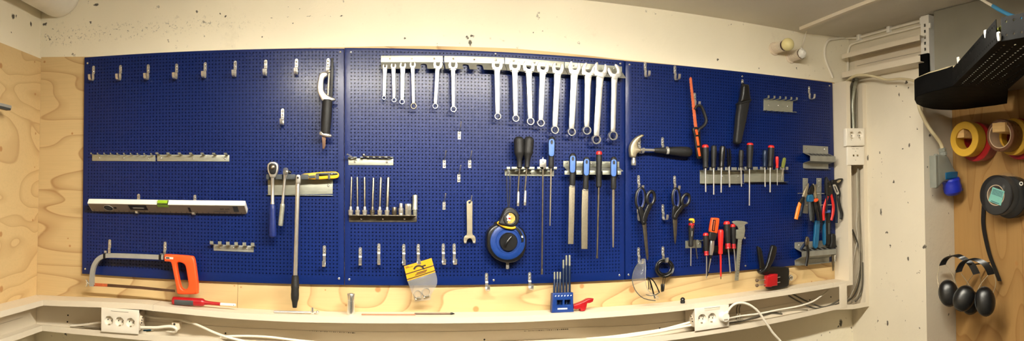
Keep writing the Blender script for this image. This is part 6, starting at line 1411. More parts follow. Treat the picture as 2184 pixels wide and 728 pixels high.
# ------------------------------------------------------------------ cables in the trunking
def cable(name, label, pts, r, mat, n=6, group='cables in the trunking'):
    o = obj(name, MB().loft(spline(pts, n), r, 10), mat, None, 60); return tag(o, label, 'cable', group)
def inz(u, v, d=.012):
    q = P(u, v, d); return q
cable('cable', 'white cable coming from the left into the triple outlet', [inz(u, v, dd) for u, v, dd in ((150, 695.5, .006), (168, 694.4, .012), (190, 692, .02), (208, 689.6, .030), (222, 688.5, .040))], .0042, M['cablew'])
cable('cable', 'dark cable lying behind the white one left of the triple outlet', [inz(u, v, dd) for u, v, dd in ((150, 697.6, .008), (172, 697.6, .008), (196, 700, .01), (222, 702.5, .012))], .0030, M['cableg'])
cable('cable', 'thick white cable looped right of the triple outlet', [inz(u, v, dd) for u, v, dd in ((288, 699, .05), (310, 699.4, .055), (335, 699.5, .058), (352, 697.4, .058), (366, 697.4, .058), (374.5, 701, .055), (375.5, 705.5, .05), (370, 708, .045), (352, 705.6, .04), (330, 704.6, .036))], .0058, M['cablew'])
cable('cable', 'pale cable running from the triple outlet down into the trunking middle', [inz(u, v, dd) for u, v, dd in ((300, 672, .010), (330, 677.5, .014), (360, 680, .02), (388, 683.6, .03), (410, 689.6, .04), (430, 698, .06), (460, 711.5, .084), (490, 721.5, .096), (530, 731, .099), (600, 748, .10))], .0048, M['cablew'])
cable('cable', 'pale cable rising behind the middle of the trunking', [inz(u, v, dd) for u, v, dd in ((470, 719, .02), (500, 717.4, .02), (540, 717.6, .02), (580, 720, .02), (620, 725, .02), (680, 731, .02))], .0040, M['cablew'])
cable('cable', 'blue green wire end beside the triple outlet', [inz(u, v, .03) for u, v in ((306, 705.6), (314, 705.4), (322, 704.2))], .0030, M['dteal'])
cable('cable', 'stripped brown wire ends beside the triple outlet', [inz(u, v, .03) for u, v in ((312, 708), (322, 707.4), (330, 706.4))], .0020, M['cabletan'])
for u, v, lb in ((299, 683, 'white cable gland at the right side of the triple outlet'), (1478.5, 680, 'white cable gland at the left side of the plugged outlet')):
    c = P(u, v, .055); s = S(u); sgn = 1 if u < 800 else -1
    t = thing('cable_gland', lb, 'cable gland', c - Vector((0, 0, 8 * s)), 'cable glands at the outlets')
    obj('hub', MB().loft([c - Vector((sgn * 4 * s, 0, 0)), c + Vector((sgn * 3.5 * s, 0, 0)), c + Vector((sgn * 5 * s, 0, 0))], [9.5 * s, 9.5 * s, 7.6 * s], 18), M['porcelain'], t, 40)
    for k in range(3): an = .6 + k * .9; p = c + Vector((sgn * 5 * s, -math.cos(an - .9) * 6 * s, math.sin(an - 1.4) * 6 * s)); obj('gland_hole', MB().ball(p, 1.6 * s, 8), M['dark'], t)
b = inz(376, 694, .02); t = thing('junction_clip', 'grey cable clip at the end of the white loop in the trunking', 'cable clip', b - Vector((0, 0, .012)))
obj('body', MB().box((b.x - .011, -.040, b.z - .013), (b.x + .016, -.002, b.z + .015), .003), M['porcelain'], t, 40); obj('holes', MB().ball(b + Vector((.004, -.038, .010)), .004, 10), M['dark'], t)
cable('cable', 'upper white cable left of the plugged outlet', [inz(u, v, dd) for u, v, dd in ((1250, 724, .03), (1300, 719.5, .03), (1360, 711.5, .03), (1410, 704, .032), (1448, 694.6, .036), (1474, 687.5, .042))], .0048, M['cablew'])
cable('cable', 'lower white cable left of the plugged outlet', [inz(u, v, dd) for u, v, dd in ((1240, 728, .05), (1320, 721, .05), (1400, 709, .05), (1450, 699, .05), (1484, 692.5, .05))], .0052, M['cablew'])
cable('cable', 'white cable running right from the plugged outlet to the crossing grey cables', [inz(u, v, dd) for u, v, dd in ((1553, 680, .03), (1580, 674.6, .03), (1620, 669.5, .03), (1660, 661.4, .045), (1695, 655.4, .062), (1715, 650.4, .066), (1735, 643, .060), (1755, 629.5, .04), (1768, 618, .012))], .0036, M['cablew'])
cable('cable', 'grey cable lying low right of the plugged outlet', [inz(u, v, dd) for u, v, dd in ((1553, 690, .03), (1583, 685.5, .03), (1610, 677, .03), (1632, 669.6, .03), (1650, 668.6, .03), (1668, 670.5, .03))], .0038, M['cabled'])
cable('cable', 'second grey cable low right of the plugged outlet', [inz(u, v, dd) for u, v, dd in ((1570, 679, .02), (1576, 684, .024), (1600, 682, .025), (1630, 674, .025), (1660, 665, .025), (1700, 661.5, .025), (1722, 662, .025))], .0034, M['cableg'])
for k, (u0, lb) in enumerate(((1572, 'left grey cable hooking down right of the plugged outlet'), (1577.5, 'right grey cable hooking down right of the plugged outlet'))):
    cable('cable', lb, [inz(u0 + du, v, dd) for du, v, dd in ((2, 651, .012), (-.6, 658, .016), (-.4, 667, .02), (2.4, 676, .024), (7, 684, .026))], .0028, M['cableg'])
cable('cable', 'upper of the two dark cables crossing down to the corner', [inz(u, v, dd) for u, v, dd in ((1690, 627, .01), (1704, 635, .016), (1722, 644, .022), (1740, 651.5, .028), (1754, 655.5, .030), (1768, 652.5, .030), (1784, 644, .030), (1800, 634.6, .030))], .0036, M['cabled'])
cable('cable', 'lower of the two dark cables crossing down to the corner', [inz(u, v, dd) for u, v, dd in ((1682, 631, .01), (1696, 639.6, .016), (1712, 648, .026), (1728, 655.4, .036), (1742, 658.6, .042), (1760, 656, .046), (1785, 648.5, .050), (1804, 641, .050))], .0036, M['cabled'])
def inzr(u, v, d):
    r = ray(u, v); dm = DIST - 2.110 * r.y / r.x; return P(u, v, max(d, dm))
UP = [((1806, 641), (1818, 625), (1828, 598), (1834, 570), (1834, 545), (1824, 512), (1814, 486), (1808, 462)), ((1806, 645), (1822, 630), (1832, 603), (1836.5, 574), (1836, 548), (1828, 516), (1818, 490)), ((1816, 645), (1828, 632), (1836, 612), (1838, 590), (1837.5, 566), (1838, 540), (1836, 500), (1833, 450), (1832, 400), (1832, 360)), ((1824, 644), (1834, 632), (1839, 612), (1840, 588), (1839.5, 560)),
      ((1812, 636), (1824, 610), (1831, 582), (1833.5, 556), (1833, 530), (1832, 480), (1831, 420), (1830, 360))]
for k, pl in enumerate(UP):
    cable('cable', ['grey cable bending left across the upright run below the sockets', 'second grey cable bending left across the upright run', 'grey cable hugging the right flange of the upright run', 'outermost grey cable in the lower corner bend', 'innermost grey cable rising straight to the data outlet'][k], [inzr(u, v, .010 + .011 * k) for j, (u, v) in enumerate(pl)], .0036, [M['cableg'], M['cabled'], M['cableg'], M['cabled'], M['cableg']][k])
cable('cable', 'thin white cable zigzagging down the upright run', [inz(u, v, .02) for u, v in ((1827, 355), (1828, 400), (1829, 440), (1826, 480), (1829, 506), (1823, 540), (1818, 570), (1812, 594))], .0026, M['cablew'])
for k, pl in enumerate((((1822, 168, .03), (1815, 190, .040), (1810.5, 220, .042), (1812, 250, .040), (1814, 276, .040)), ((1828, 166, .05), (1822, 190, .062), (1818, 222, .064), (1819, 250, .062), (1820, 276, .06)), ((1832, 165, .02), (1829, 186, .022), (1826.5, 214, .024), (1826, 250, .024), (1826, 276, .024)))):
    o = cable('hose', ['left', 'middle', 'right'][k] + ' thick shiny grey hose bulging in the upright run above the double socket', [inz(u, v, dd) for u, v, dd in pl], [.0075, .0082, .0070][k], [M['cabled'], M['zinc'], M['cableg']][k], group='grey hoses in the upright run')
# ------------------------------------------------------------------ pipe in the left corner, shelf bar
t = thing('insulated_pipe', 'fat white wrapped pipe under the ceiling in the left corner', 'pipe', (-1.185, -.7, EYE + .715))
m = MB(); c = Vector((-1.185, .028, EYE + .806)); m.loft([c + Vector((0, -y, 0)) for y in (0, .004, .02, .5, 1.0, 1.6)], [.084, .089, .0905, .0905, .0905, .0905], 36); obj('wrapping', m, M['white'], t, 50)
a = PX(21, 230, -1.20); za, zb2 = PX(21, 225, -1.20).z, PX(21, 236, -1.20).z
t = thing('shelf_bar', 'grey metal bar end on the left plywood wall', 'shelf bar', (-1.2, a.y - .2, zb2))
obj('bar', MB().box((-1.215, a.y - .6, zb2), (-1.195, a.y, za), .002), M['greyrub'], t, 30)
obj('bar_face', MB().box((-1.1952, a.y - .6, zb2 + (za - zb2) * .35), (-1.192, a.y - .001, za - .001), .001), M['greypaint'], t, 30)
obj('wall_bracket', MB().box((XL, a.y - .09, zb2 - .02), (-1.212, a.y - .05, za), .002), M['zincm'], t, 30)
# ------------------------------------------------------------------ lamp fittings on the wall
def fitting(u, v, r, out, label, bulb):
    c = P(u, v, -.03); c.y = .028; s = S(u); t = thing('lamp_fitting', label, 'lamp fitting', c, 'old lamp fittings on the wall')
    pr = []; n = 9
    pr.append((0, r * 1.25)); pr.append((.006, r * 1.2)); pr.append((.008, r * .98))
    for k in range(n):
        a = .010 + (out - .014) * k / n; st = (out - .014) / n
        pr += [(a, r * .84), (a + st * .28, r * 1.0), (a + st * .66, r * 1.0), (a + st * .94, r * .84)]
    pr.append((out, r * .86))
    obj('dirty_groove', MB().loft([c - Vector((0, .004, 0)), c - Vector((0, out - .003, 0))], r * .93, 24), M['rusty'], t)
    obj('ribbed_socket', MB().loft([c - Vector((0, h, 0)) for h, _ in pr], [q for _, q in pr], 28), M['porcelain'], t, 40)
    if bulb:
        obj('rusty_collar', MB().loft([c - Vector((0, out - .001, 0)), c - Vector((0, out + .006, 0))], r * .95, 24), M['rusty'], t, 40)
        obj('bulb', MB().ball(c - Vector((0, out + .022, 0)), .0275, 24, (1, 1.05, 1)), M['cream'], t)
    else:
        obj('cap', MB().loft([c - Vector((0, out - .001, 0)), c - Vector((0, out + .004, 0)), c - Vector((0, out + .012, 0)), c - Vector((0, out + .018, 0))], [r * .92, r * .95, r * .72, r * .35], 8), M['white'], t, 30)
    return c
fitting(1651, 104.5, .0235, .075, 'ribbed lamp fitting with a round cream bulb on the wall', True)
fitting(1686, 121.5, .0235, .080, 'ribbed lamp fitting with a white cap, no bulb', False)
# ------------------------------------------------------------------ ceiling conduit and cables in the corner
zc = ZC
a, b = PZ(1708, 58.5, zc), PZ(1862, -3, zc); b = a + (b - a) * 1.6; dr = (b - a).normalized(); sd = Vector((-dr.y, dr.x, 0)) * .0085
t = thing('ceiling_conduit', 'white flat conduit strip running across the ceiling', 'conduit', a.lerp(b, .5))
m = MB().hexa([a - sd - Vector((0, 0, .014)), b - sd - Vector((0, 0, .014)), b + sd - Vector((0, 0, .014)), a + sd - Vector((0, 0, .014)), a - sd, b - sd, b + sd, a + sd]); obj('strip', m, M['pvc'], t, 0)
cable('cable', 'thin white cable dropping from the ceiling strip to the capped lamp fitting', [a - Vector((0, 0, .010)), P(1721, 60, .012), P(1717, 78, .005), P(1711.5, 96, .02), P(1709, 103, .06)], .0032, M['cablew'], group='cables by the ceiling')
def XPc(u, v, lim=.008):
    q = PX(u, v, XP - .008); q.z = min(q.z, ZC + .014 - lim); return q
cable('cable', 'white cable curving down the wall right of the lamp fittings to the upright trunking', [P(u, v, -.024) for u, v in ((1776, 166), (1770, 152), (1763, 136), (1758.8, 118), (1760, 98), (1769, 85.4), (1794, 81.5), (1806, 80.5))] + [XPc(u, v) for u, v in ((1830, 78), (1860, 67.5), (1900, 52), (1940, 37), (1980, 21.5), (1990, 17.5))], .0062, M['cablew'], group='cables by the ceiling')
cable('cable', 'white cable in the corner running down behind the upper trunking', [P(u, v, -.024) for u, v in ((1808, 166), (1808.4, 140), (1809, 112))] + [XPc(u, v, .030) for u, v in ((1813, 98), (1822, 91), (1836, 85), (1860, 75.5), (1900, 59), (1950, 42), (1985, 30))], .0058, M['cablew'], group='cables by the ceiling')
for (u, v) in ((1833, 77), (1897, 53.5), (1968, 27)):
    p = XPc(u, v); o = obj('cable_clip', MB().box((XP - .020, p.y - .010, p.z - .017), (XP - .0005, p.y + .010, p.z + .014), .003), M['white'], None, 30)
    tag(o, {1833: 'white cable clip nearest the corner under the ceiling', 1897: 'middle white cable clip under the ceiling', 1968: 'white cable clip beside the slotted upright'}[u], 'cable clip', 'cable clips under the ceiling')
cable('cable', 'beige cable leaving the upright trunking and entering the black tray', [PX(u, v, X) for u, v, X in ((1805.5, 174, 2.04), (1817, 165.4, 2.02), (1831, 160.4, 2.02), (1856, 161.4, 2.04), (1872, 165.6, 2.06), (1893, 170.6, 2.07), (1917.7, 168.6, 2.06), (1938, 169.8, 2.02), (1951, 173, 1.97), (1968, 172, 1.95))], .0058, M['cabletan'], group='cables by the tray')
# ------------------------------------------------------------------ slotted upright, grey duct
y0, y1 = -.515, -.470
t = thing('slotted_upright', 'white slotted shelf upright under the ceiling by the grey duct', 'shelf upright', (2.09, (y0 + y1) / 2, EYE + .42))
fr = (Vector((2.075, y1, EYE + .42)), Vector((0, -1, 0)), Vector((0, 0, 1)), Vector((-1, 0, 0)))
W = y1 - y0; Hh = ZC + .012 - EYE - .42; holes = []
k = 0; z = .02
while z < Hh - .03: holes.append([(W * .40, z), (W * .62, z), (W * .62, z + .013), (W * .40, z + .013)]); z += .0255
obj('front_face', MB().plate([[(0, 0), (W, 0), (W, Hh), (0, Hh)]] + holes, -.001, .001, 0, frame=fr), M['white'], t, 0)
obj('side_flange', MB().box((2.076, y1 - .002, EYE + .42), (2.112, y1, ZC + .012)), M['white'], t, 0); obj('side_flange', MB().box((2.076, y0, EYE + .42), (2.112, y0 + .002, ZC + .012)), M['white'], t, 0)
p = PX(2000, 51, 2.075); obj('hanging_lug', MB().box((2.072, y0 - .010, p.z - .010), (2.085, y0, p.z + .012), .002), M['white'], t, 30)
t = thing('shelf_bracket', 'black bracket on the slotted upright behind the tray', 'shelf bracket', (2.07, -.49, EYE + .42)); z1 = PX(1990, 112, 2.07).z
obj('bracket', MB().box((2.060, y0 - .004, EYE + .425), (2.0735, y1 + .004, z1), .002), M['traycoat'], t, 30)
t = thing('ventilation_duct', 'large grey sheet metal duct above the black cable tray', 'duct', (2.2, -1.8, EYE + .45))
obj('sheet_casing', MB().box((2.052, -3.4, EYE + .45), (XR - .004, -.560, ZC + .012), .004), M['greysheet'], t, 30)
obj('seam', MB().box((2.0505, -1.205, EYE + .45), (2.053, -1.20, ZC)), M['zincm'], t, 0)
# ------------------------------------------------------------------ black cable tray
ZT_ = EYE + .38; TH = .060
def pz(u, v): return PZ(u, v, ZT_)
t = thing('cable_tray', 'black perforated cable tray running along the right wall', 'cable tray', (1.9, -.9, ZT_))
A, B, C_, D_ = pz(2032, 184), pz(2128, 90), pz(2150, 190), pz(2184, 160)
D2 = C_ + (D_ - C_) * 4.2; B2 = B + Vector((-.02, -1.0, 0))
E1 = [(1955, 222), (1950.6, 213), (1951, 209), (1957, 205.7), (1968, 201.6), (1980, 197.7), (1994, 194.4), (2007, 191.4), (2020, 188), (2032, 184)]
E2 = [(2150, 190), (2148, 221), (2120, 225.4), (2090, 229), (2060, 233), (2030, 235), (2008, 234.4), (1990, 233), (1970, 229)]
el = [pz(u, v) for u, v in E1 + E2]
flat2 = lambda L: [(p.x, p.y) for p in L]
frz = (Vector((0, 0, ZT_)), Vector((1, 0, 0)), Vector((0, 1, 0)), Vector((0, 0, 1)))
obj('elbow_floor', MB().plate([flat2(el)], 0, .002, 0, frame=frz), M['traycoat'], t, 0)
def wall_along(pts, h, th=.002):
    m = MB(); n = len(pts); vs = []
    for i, p in enumerate(pts):
        tg = (pts[min(i + 1, n - 1)] - pts[max(i - 1, 0)]).normalized(); nn = Vector((-tg.y, tg.x, 0)) * th
        vs += [p, p + nn, p + nn + Vector((0, 0, h)), p + Vector((0, 0, h))]
    return m.add(vs, [(i * 4 + k, i * 4 + (k + 1) % 4, i * 4 + 4 + (k + 1) % 4, i * 4 + 4 + k) for i in range(n - 1) for k in range(4)] + [(3, 2, 1, 0), tuple((n - 1) * 4 + k for k in range(4))])
obj('elbow_wall', wall_along([el[-1]] + el[:10], .070), M['traycoat'], t, 50)
obj('elbow_inner_wall', wall_along([el[10] , el[11]], .070), M['traycoat'], t, 0)
# straight piece: perforated floor, two perforated walls
floorp = [A, B, B2, Vector((D2.x, min(D2.y, B2.y + .0), 0)) if False else D2, C_]
du = (B - A).normalized(); dn = Vector((-du.y, du.x, 0))
if (C_ - A).dot(dn) < 0: dn = -dn
holes = []
L = (B - A).length; Wt = (C_ - A).dot(dn)
rowsn = 7
for r_ in range(rowsn):
    off = Wt * (.12 + .76 * r_ / (rowsn - 1)); x = .03 + (.012 if r_ % 2 else 0)
    while x < L * 1.05:
        c = A + du * x + dn * off
        # keep to the area inside the floor
        if (c - C_).cross(D_ - C_).z * (A - C_).cross(D_ - C_).z > 0 and x < L - .02:
            a_, b_ = .0085, .0028; holes.append([(c.x + du.x * sx * a_ + dn.x * sz * b_, c.y + du.y * sx * a_ + dn.y * sz * b_) for sx, sz in ((-1, -1), (1, -1), (1, 1), (-1, 1))])
        x += .026
obj('perforated_floor', MB().plate([flat2([A, B, B2, D2, C_])] + holes, .0005, .002, 0, frame=frz), M['traycoat'], t, 0)
def perfwall(p, q, h, name='side_wall'):
    ex = (q - p); ln = ex.length; ex.normalize(); en = Vector((ex.y, -ex.x, 0)); hs = []
    for zr in (.014, h - .012):
        x = .016
        while x < ln - .012: hs.append(circ(x, zr, .0032, 8)); x += .022
    obj(name, MB().plate([[(0, 0), (ln, 0), (ln, h), (0, h)]] + hs, -.001, .001, 0, frame=(p, ex, Vector((0, 0, 1)), en)), M['traycoat'], t, 0)
G = B - du * .012
perfwall(A, G, TH); perfwall(B + Vector((.002, -.010, 0)), B2, TH)
perfwall(C_, D2, TH, 'far_side_wall')
obj('joint_strip', MB().hexa([G + Vector((0, 0, .002)), B + Vector((0, -.012, .002)), B + Vector((.004, -.012, .002)), G + Vector((.004, 0, .002)), G + Vector((0, 0, .018)), B + Vector((0, -.012, .018)), B + Vector((.004, -.012, .018)), G + Vector((.004, 0, .018))]), M['traycoat'], t, 0)
for (u, v) in ((2022, 161),): p = PZ(u, v, ZT_ + .05); obj('tray_bolt', MB().ball(p, .0055, 10), M['chrome'], t)
def top_of(k, h=.076): return el[k] + Vector((0, 0, h))
for k, (dz, off, lb) in enumerate(((.000, .009, 'outermost'), (.006, .021, 'second'), (.000, .033, 'third'), (.008, .045, 'innermost'))):
    pts = []
    for i in (0, 1, 2, 3, 4, 5, 6, 7, 8):
        cdir = Vector((2.15, -.75, 0)) - Vector((el[i].x, el[i].y, 0)); cdir.normalize(); pts.append(top_of(i, .070 + dz) + cdir * off * 1.1)
    pts += [A + du * f * L + dn * (.010 + off) + Vector((0, 0, TH + .004 + dz * .6)) for f in (.05, .2, .36)] + [A + du * L * .6 + dn * (.02 + off) + Vector((0, 0, .035)), A + du * L * .85 + dn * (.03 + off) + Vector((0, 0, .02))]
    cable('cable', lb + ' pale cable lying over the rim of the black tray bend', pts, .0058, M['cableg'] if k in (1,) else M['cabletan'], group='cables by the tray')
for (u, v, lb) in ((2043.5, 129, 'white cable tie on the tray rim by the bend'), (2102, 73, 'white cable tie on the tray rim left of the joint'), (2129.5, 78, 'white cable tie at the tray joint')):
    rr = ray(u, v); # on the side wall plane of the tray
    nrm = Vector((du.y, -du.x, 0)); k = (A - CAM).dot(nrm) / rr.dot(nrm); p = CAM + rr * k
    o = obj('cable_tie', MB().loft([p + Vector((-.006, -.004, .008)), p + Vector((.000, -.002, .001)), p + Vector((.004, 0, -.009))], [.0045, .006, .0045], 8), M['white'], None); tag(o, lb, 'cable tie', 'cable ties on the tray')
p0 = B + Vector((.01, .02, .030)); o = obj('cable', MB().loft([B - du * .05 + dn * .012 + Vector((0, 0, .040)), B + Vector((.012, -.03, .046)), B + Vector((.02, -.2, .03))], .007, 10), M['olive']); tag(o, 'green cable showing through the joint of the black tray', 'cable', 'cables by the tray')
wp = [PX(u, v, 1.80) for u, v in ((2085, -6), (2097, 1), (2108, 7.6), (2119, 13.4))]
o = obj('cable', MB().loft(spline(wp, 4), .0052, 10), M['cablew']); tag(o, 'white cable end joining the blue cable above the tray', 'cable', 'cables by the tray')
wp = [PX(u, v, 1.80) for u, v in ((2117, 12.4), (2130, 20), (2142, 26.6), (2155, 32.2), (2168, 36.6), (2184, 40.2), (2210, 46))]
o = obj('cable', MB().loft(spline(wp, 4), .0068, 10), M['cableblue']); tag(o, 'bright blue cable above the black tray', 'cable', 'cables by the tray')
# ------------------------------------------------------------------ power connector hanging from a beige cable
d = .50
t = thing('power_connector', 'grey power connector with a blue cap hanging from a beige cable', 'power connector', P(2030, 416, d))
s = S(2015, d)
cpts = [P(u, v, dd) for u, v, dd in ((1958, 214, .46), (1961, 230, .47), (1970, 252, .48), (1980, 270, .49), (1990, 284, .5), (2000, 297, .5), (2007, 308, .5), (2011, 320, .5))]
obj('cable', MB().loft(spline(cpts, 4), 4.2 * s, 12), M['cabletan'], t)
obj('gland_nut', latp(2009, 316, d, 2012, 331, d, [(0, 6), (.1, 8.4), (.45, 8.6), (.5, 7.6), (.6, 8.6), (1, 8.8)], 10), M['ceegrey'], t, 30)
hp_o = [(1998, 333), (2008, 331), (2021, 331), (2028, 342), (2036, 358), (2042, 368), (2042, 382), (2014, 390), (2008, 397), (1998, 398)]
obj('housing', MB().pplate([hp_o], d - .016, d + .016, .012, sm=2), M['ceegrey'], t, 50)
obj('hinged_lid', MB().pplate([[(1995, 332), (1999.6, 331.4), (2001.4, 399), (1997, 400.6)]], d - .018, d + .018, .003), M['ceegrey'], t, 40)
obj('blue_collar', MB().pplate([[(2017, 368), (2030, 366), (2044.5, 366), (2043.5, 381), (2030, 383), (2017.5, 384)]], d - .014, d + .020, .008, sm=0), M['teal'], t, 40)
obj('blue_cap', latp(2028, 381, d, 2034, 416, d, [(0, 18), (.1, 20), (.35, 19.5), (.5, 21), (.8, 20), (.95, 16), (1, 12)], 12), M['ceeblue'], t, 30)
obj('cap_lug', MB().pplate([[(2046, 398), (2054.6, 402), (2054, 408), (2045, 409)]], d - .008, d + .010, .002), M['ceeblue'], t, 40)
# ------------------------------------------------------------------ tape rolls on wooden pegs
def roll(name, label, X0, X1, y, z, R, r, mat, core=None, group='tape rolls on the pegs'):
    t = thing(name, label, 'tape roll', (X0, y, z - R), group); w = X1 - X0; c = Vector((X0, y, z)); b = .0025
    rc = r + (.0035 if core else 0)
    obj('tape', MB().tube_wall(c, (1, 0, 0), [(b, R), (w - b, R), (w, R - b), (w, rc), (0, rc), (0, R - b)], 48), M[mat], t, 40)
    if core: obj('core', MB().tube_wall(c, (1, 0, 0), [(-.0012, rc - .0002), (w + .001, rc - .0002), (w + .001, r), (-.0012, r)], 40), M[core], t, 40)
    return t
hz = lambda u: 418.5 - (u - 2045) * .015
yp0, yp1 = -.594, -.544
peg = []
t = thing('wooden_peg', 'square pine peg through the yellow tape roll', 'peg', (2.26, -.57, EYE + .2513), 'pine pegs on the right wall'); obj('peg', MB().box((2.200, yp0, EYE + .2513), (XR - .017, yp1, EYE + .2874), .002), M['wood'], t, 30)
t = thing('wooden_peg', 'square pine peg through the brown tape roll', 'peg', (2.26, -.8, EYE + .2557), 'pine pegs on the right wall'); obj('peg', MB().box((2.150, -.838, EYE + .2557), (XR - .017, -.776, EYE + .2934), .002), M['wood'], t, 30)
roll('tape_roll', 'big yellow masking tape roll facing the room on the left peg', 2.190, 2.250, -.601, EYE + .2440, .0748, .0440, 'tapeyellow')
roll('tape_roll', 'red tape roll in film behind the yellow one on the left peg', 2.253, 2.286, -.612, EYE + .2345, .0850, .0540, 'tapered')
roll('tape_roll', 'dark red tape roll nearest the wall on the left peg', 2.289, 2.320, -.612, EYE + .2345, .0820, .0520, 'tapered')
roll('tape_roll', 'brown packing tape roll with a wide pale core on the right peg', 2.165, 2.232, -.803, EYE + .2440, .0665, .0500, 'tapebrown', 'card')
roll('tape_roll', 'yellow tape roll behind the brown one on the right peg', 2.236, 2.276, -.815, EYE + .2415, .0760, .0520, 'tapeyellow')
roll('tape_roll', 'red tape roll nearest the wall on the right peg', 2.279, 2.318, -.822, EYE + .2345, .0860, .0600, 'tapered')
m = MB().tube_wall(Vector((2.2515, -.612, EYE + .2345)), (1, 0, 0), [(0, .0868), (.070, .0860), (.070, .0864), (0, .0872)], 40)
o = obj('film_wrap', m, M['film'], None, 60); tag(o, 'clear film wrapped round the red tape rolls on the left peg', 'film')
fl = MB(); b0 = Vector((2.252, -.560, EYE + .312)); random.seed(3)
for k in range(7): an = k * .9; fl.strip([b0, b0 + Vector((-.008 * math.cos(an), -.012 * math.sin(an), .010 + .004 * math.cos(3 * an))), b0 + Vector((-.014 * math.cos(an + .4), -.020 * math.sin(an + .4), .014 + .008 * math.cos(2 * an)))], (math.sin(an), math.cos(an), .3), .010, .0004)
o = obj('film_tail', fl, M['film'], None, 60); tag(o, 'crumpled clear film end above the yellow tape roll', 'film')
# black tape rolls in film
yc, zc_ = -.749, EYE + .002
t = roll('tape_roll', 'black tape roll with a turquoise label hanging in clear film', 2.205, 2.255, yc, zc_, .0830, .0400, 'tapeblack', 'card', 'black tape rolls')
lc = lambda u, v: PX(u, v, 2.2035)
lq = [lc(2070 + x / 5.2, 340 + y / 5.2) for x, y in ((197, 462), (335, 515), (378, 355), (245, 308))]
obj('label', MB().hexa(lq + [p + Vector((.0012, 0, 0)) for p in lq]), M['turq'], t, 0)
def lp(fx, fy): return lq[3].lerp(lq[2], fx).lerp(lq[0].lerp(lq[1], fx), fy)
for fy in (.10, .18, .26, .34, .42): obj('label_print', MB().hexa([lp(.08, fy) - Vector((.0004, 0, 0)), lp(.92, fy) - Vector((.0004, 0, 0)), lp(.92, fy + .035) - Vector((.0004, 0, 0)), lp(.08, fy + .035) - Vector((.0004, 0, 0)), lp(.08, fy), lp(.92, fy), lp(.92, fy + .035), lp(.08, fy + .035)]), M['dteal'], t, 0)
obj('label_print', MB().hexa([lp(.2, .90) - Vector((.0004, 0, 0)), lp(.85, .90) - Vector((.0004, 0, 0)), lp(.85, .95) - Vector((.0004, 0, 0)), lp(.2, .95) - Vector((.0004, 0, 0)), lp(.2, .90), lp(.85, .90), lp(.85, .95), lp(.2, .95)]), M['dteal'], t, 0)
roll('tape_roll', 'black tape roll behind the labelled one, nearer the wall', 2.259, 2.312, yc - .026, zc_ - .010, .0880, .0400, 'tapeblack', None, 'black tape rolls')
fm = MB().ball(Vector((2.252, yc - .010, zc_ - .004)), .097, 28, (.72, 1.0, 1.0)); 
for p in fm.v: n_ = (p - Vector((2.252, yc - .01, zc_))).normalized(); p += n_ * (.004 * math.sin(31 * p.y + 17 * p.z) + .003 * math.sin(53 * p.z - 21 * p.x))
for p in fm.v: p.x = min(p.x, 2.320)
o = obj('film_bag', fm, M['film'], None, 60); tag(o, 'loose clear film bag around the black tape rolls', 'bag')
p = PX(2178, 392, 2.185); o = obj('eyelet', MB().ring(p, (-1, -.4, 0), .0062, .0022, 18, 8), M['white']); tag(o, 'small white eyelet at the edge of the film over the black rolls', 'eyelet')
# black strap
sp = spline([PX(u, v, X) for u, v, X in ((2099, 428, 2.316), (2097.6, 449, 2.312), (2097, 477, 2.308), (2101.5, 507, 2.305), (2111, 545, 2.302), (2124, 579, 2.300), (2132, 600, 2.298))], 5)
o = obj('strap', MB().strip(sp, (0, -1, 0), .0205, .003), M['black'], None, 40); tag(o, 'long black strap hanging down the pine boards from the black tape', 'strap')
# ------------------------------------------------------------------ two pairs of ear defenders
def muffs(label, band, cups, bx):
    t = thing('ear_defenders', label, 'ear defenders', PX(cups[0][0], cups[0][1] + 30, cups[0][2]), 'ear defenders hanging in the right corner')
    bp = spline([PX(u, v, X) for u, v, X in band], 5); m = MB(); n = len(bp)
    m.strip(bp, Vector(bx), .030, .0045); obj('headband', m, M['black'], t, 50)
    ends = (bp[0], bp[-1])
    for k, (u, v, X, hw, hh, tilt) in enumerate(cups):
        c = PX(u, v, X); s = (c - CAM).length / F; w, h = hw * s, hh * s
        view = (c - CAM).normalized(); right = view.cross(Vector((0, 0, 1))).normalized(); upv = right.cross(view).normalized()
        xr = right * math.cos(tilt) + upv * math.sin(tilt); zr = -right * math.sin(tilt) + upv * math.cos(tilt)
        def cup(sc, off, dep):
            bm = bmesh.new(); bmesh.ops.create_uvsphere(bm, u_segments=28, v_segments=16, radius=1)
            for q in bm.verts:
                x, y, z = q.co; k4 = lambda a: math.copysign(abs(a) ** .82, a); q.co = c + view * off + xr * (k4(x) * w * sc) + view * (k4(y) * dep) + zr * (k4(z) * h * sc)
            return bm
        o = obj('ear_cup', MB().bm(cup(1.0, 0, .030)), M['black'], t, 60)
        obj('cushion', MB().bm(cup(.93, .022, .018)), M['rubber'], t, 60)
        obj('cup_rim', MB().loft([c + view * .010 + xr * (math.cos(a) * w * 1.0) + zr * (math.sin(a) * h * 1.0) for a in [2 * PI * j / 28 for j in range(28)]], .0032, 8, closed=True), M['greyrub'], t)
        e = ends[min(k, 1)]
        for sgn in (-1, 1):
            st = e + xr * (sgn * .012); en_ = c + xr * (sgn * w * .85) + zr * (h * .45); md = st.lerp(en_, .5) + xr * (sgn * .010)
            obj('wire_yoke', MB().loft(spline([st, md, en_], 5), .0016, 8), M['gunsteel'], t)
muffs('ear defenders whose cup hangs farthest towards the pillar', ((2010, 566, 2.17), (2014, 557, 2.17), (2022, 549.5, 2.17), (2036, 545, 2.17), (2048, 548, 2.17), (2060, 555, 2.18), (2073, 566, 2.19), (2083, 585, 2.20)), ((2023, 626, 2.15, 20, 27, .15), (2070, 646, 2.24, 19, 24, -.1)), (.55, -.8, .2))
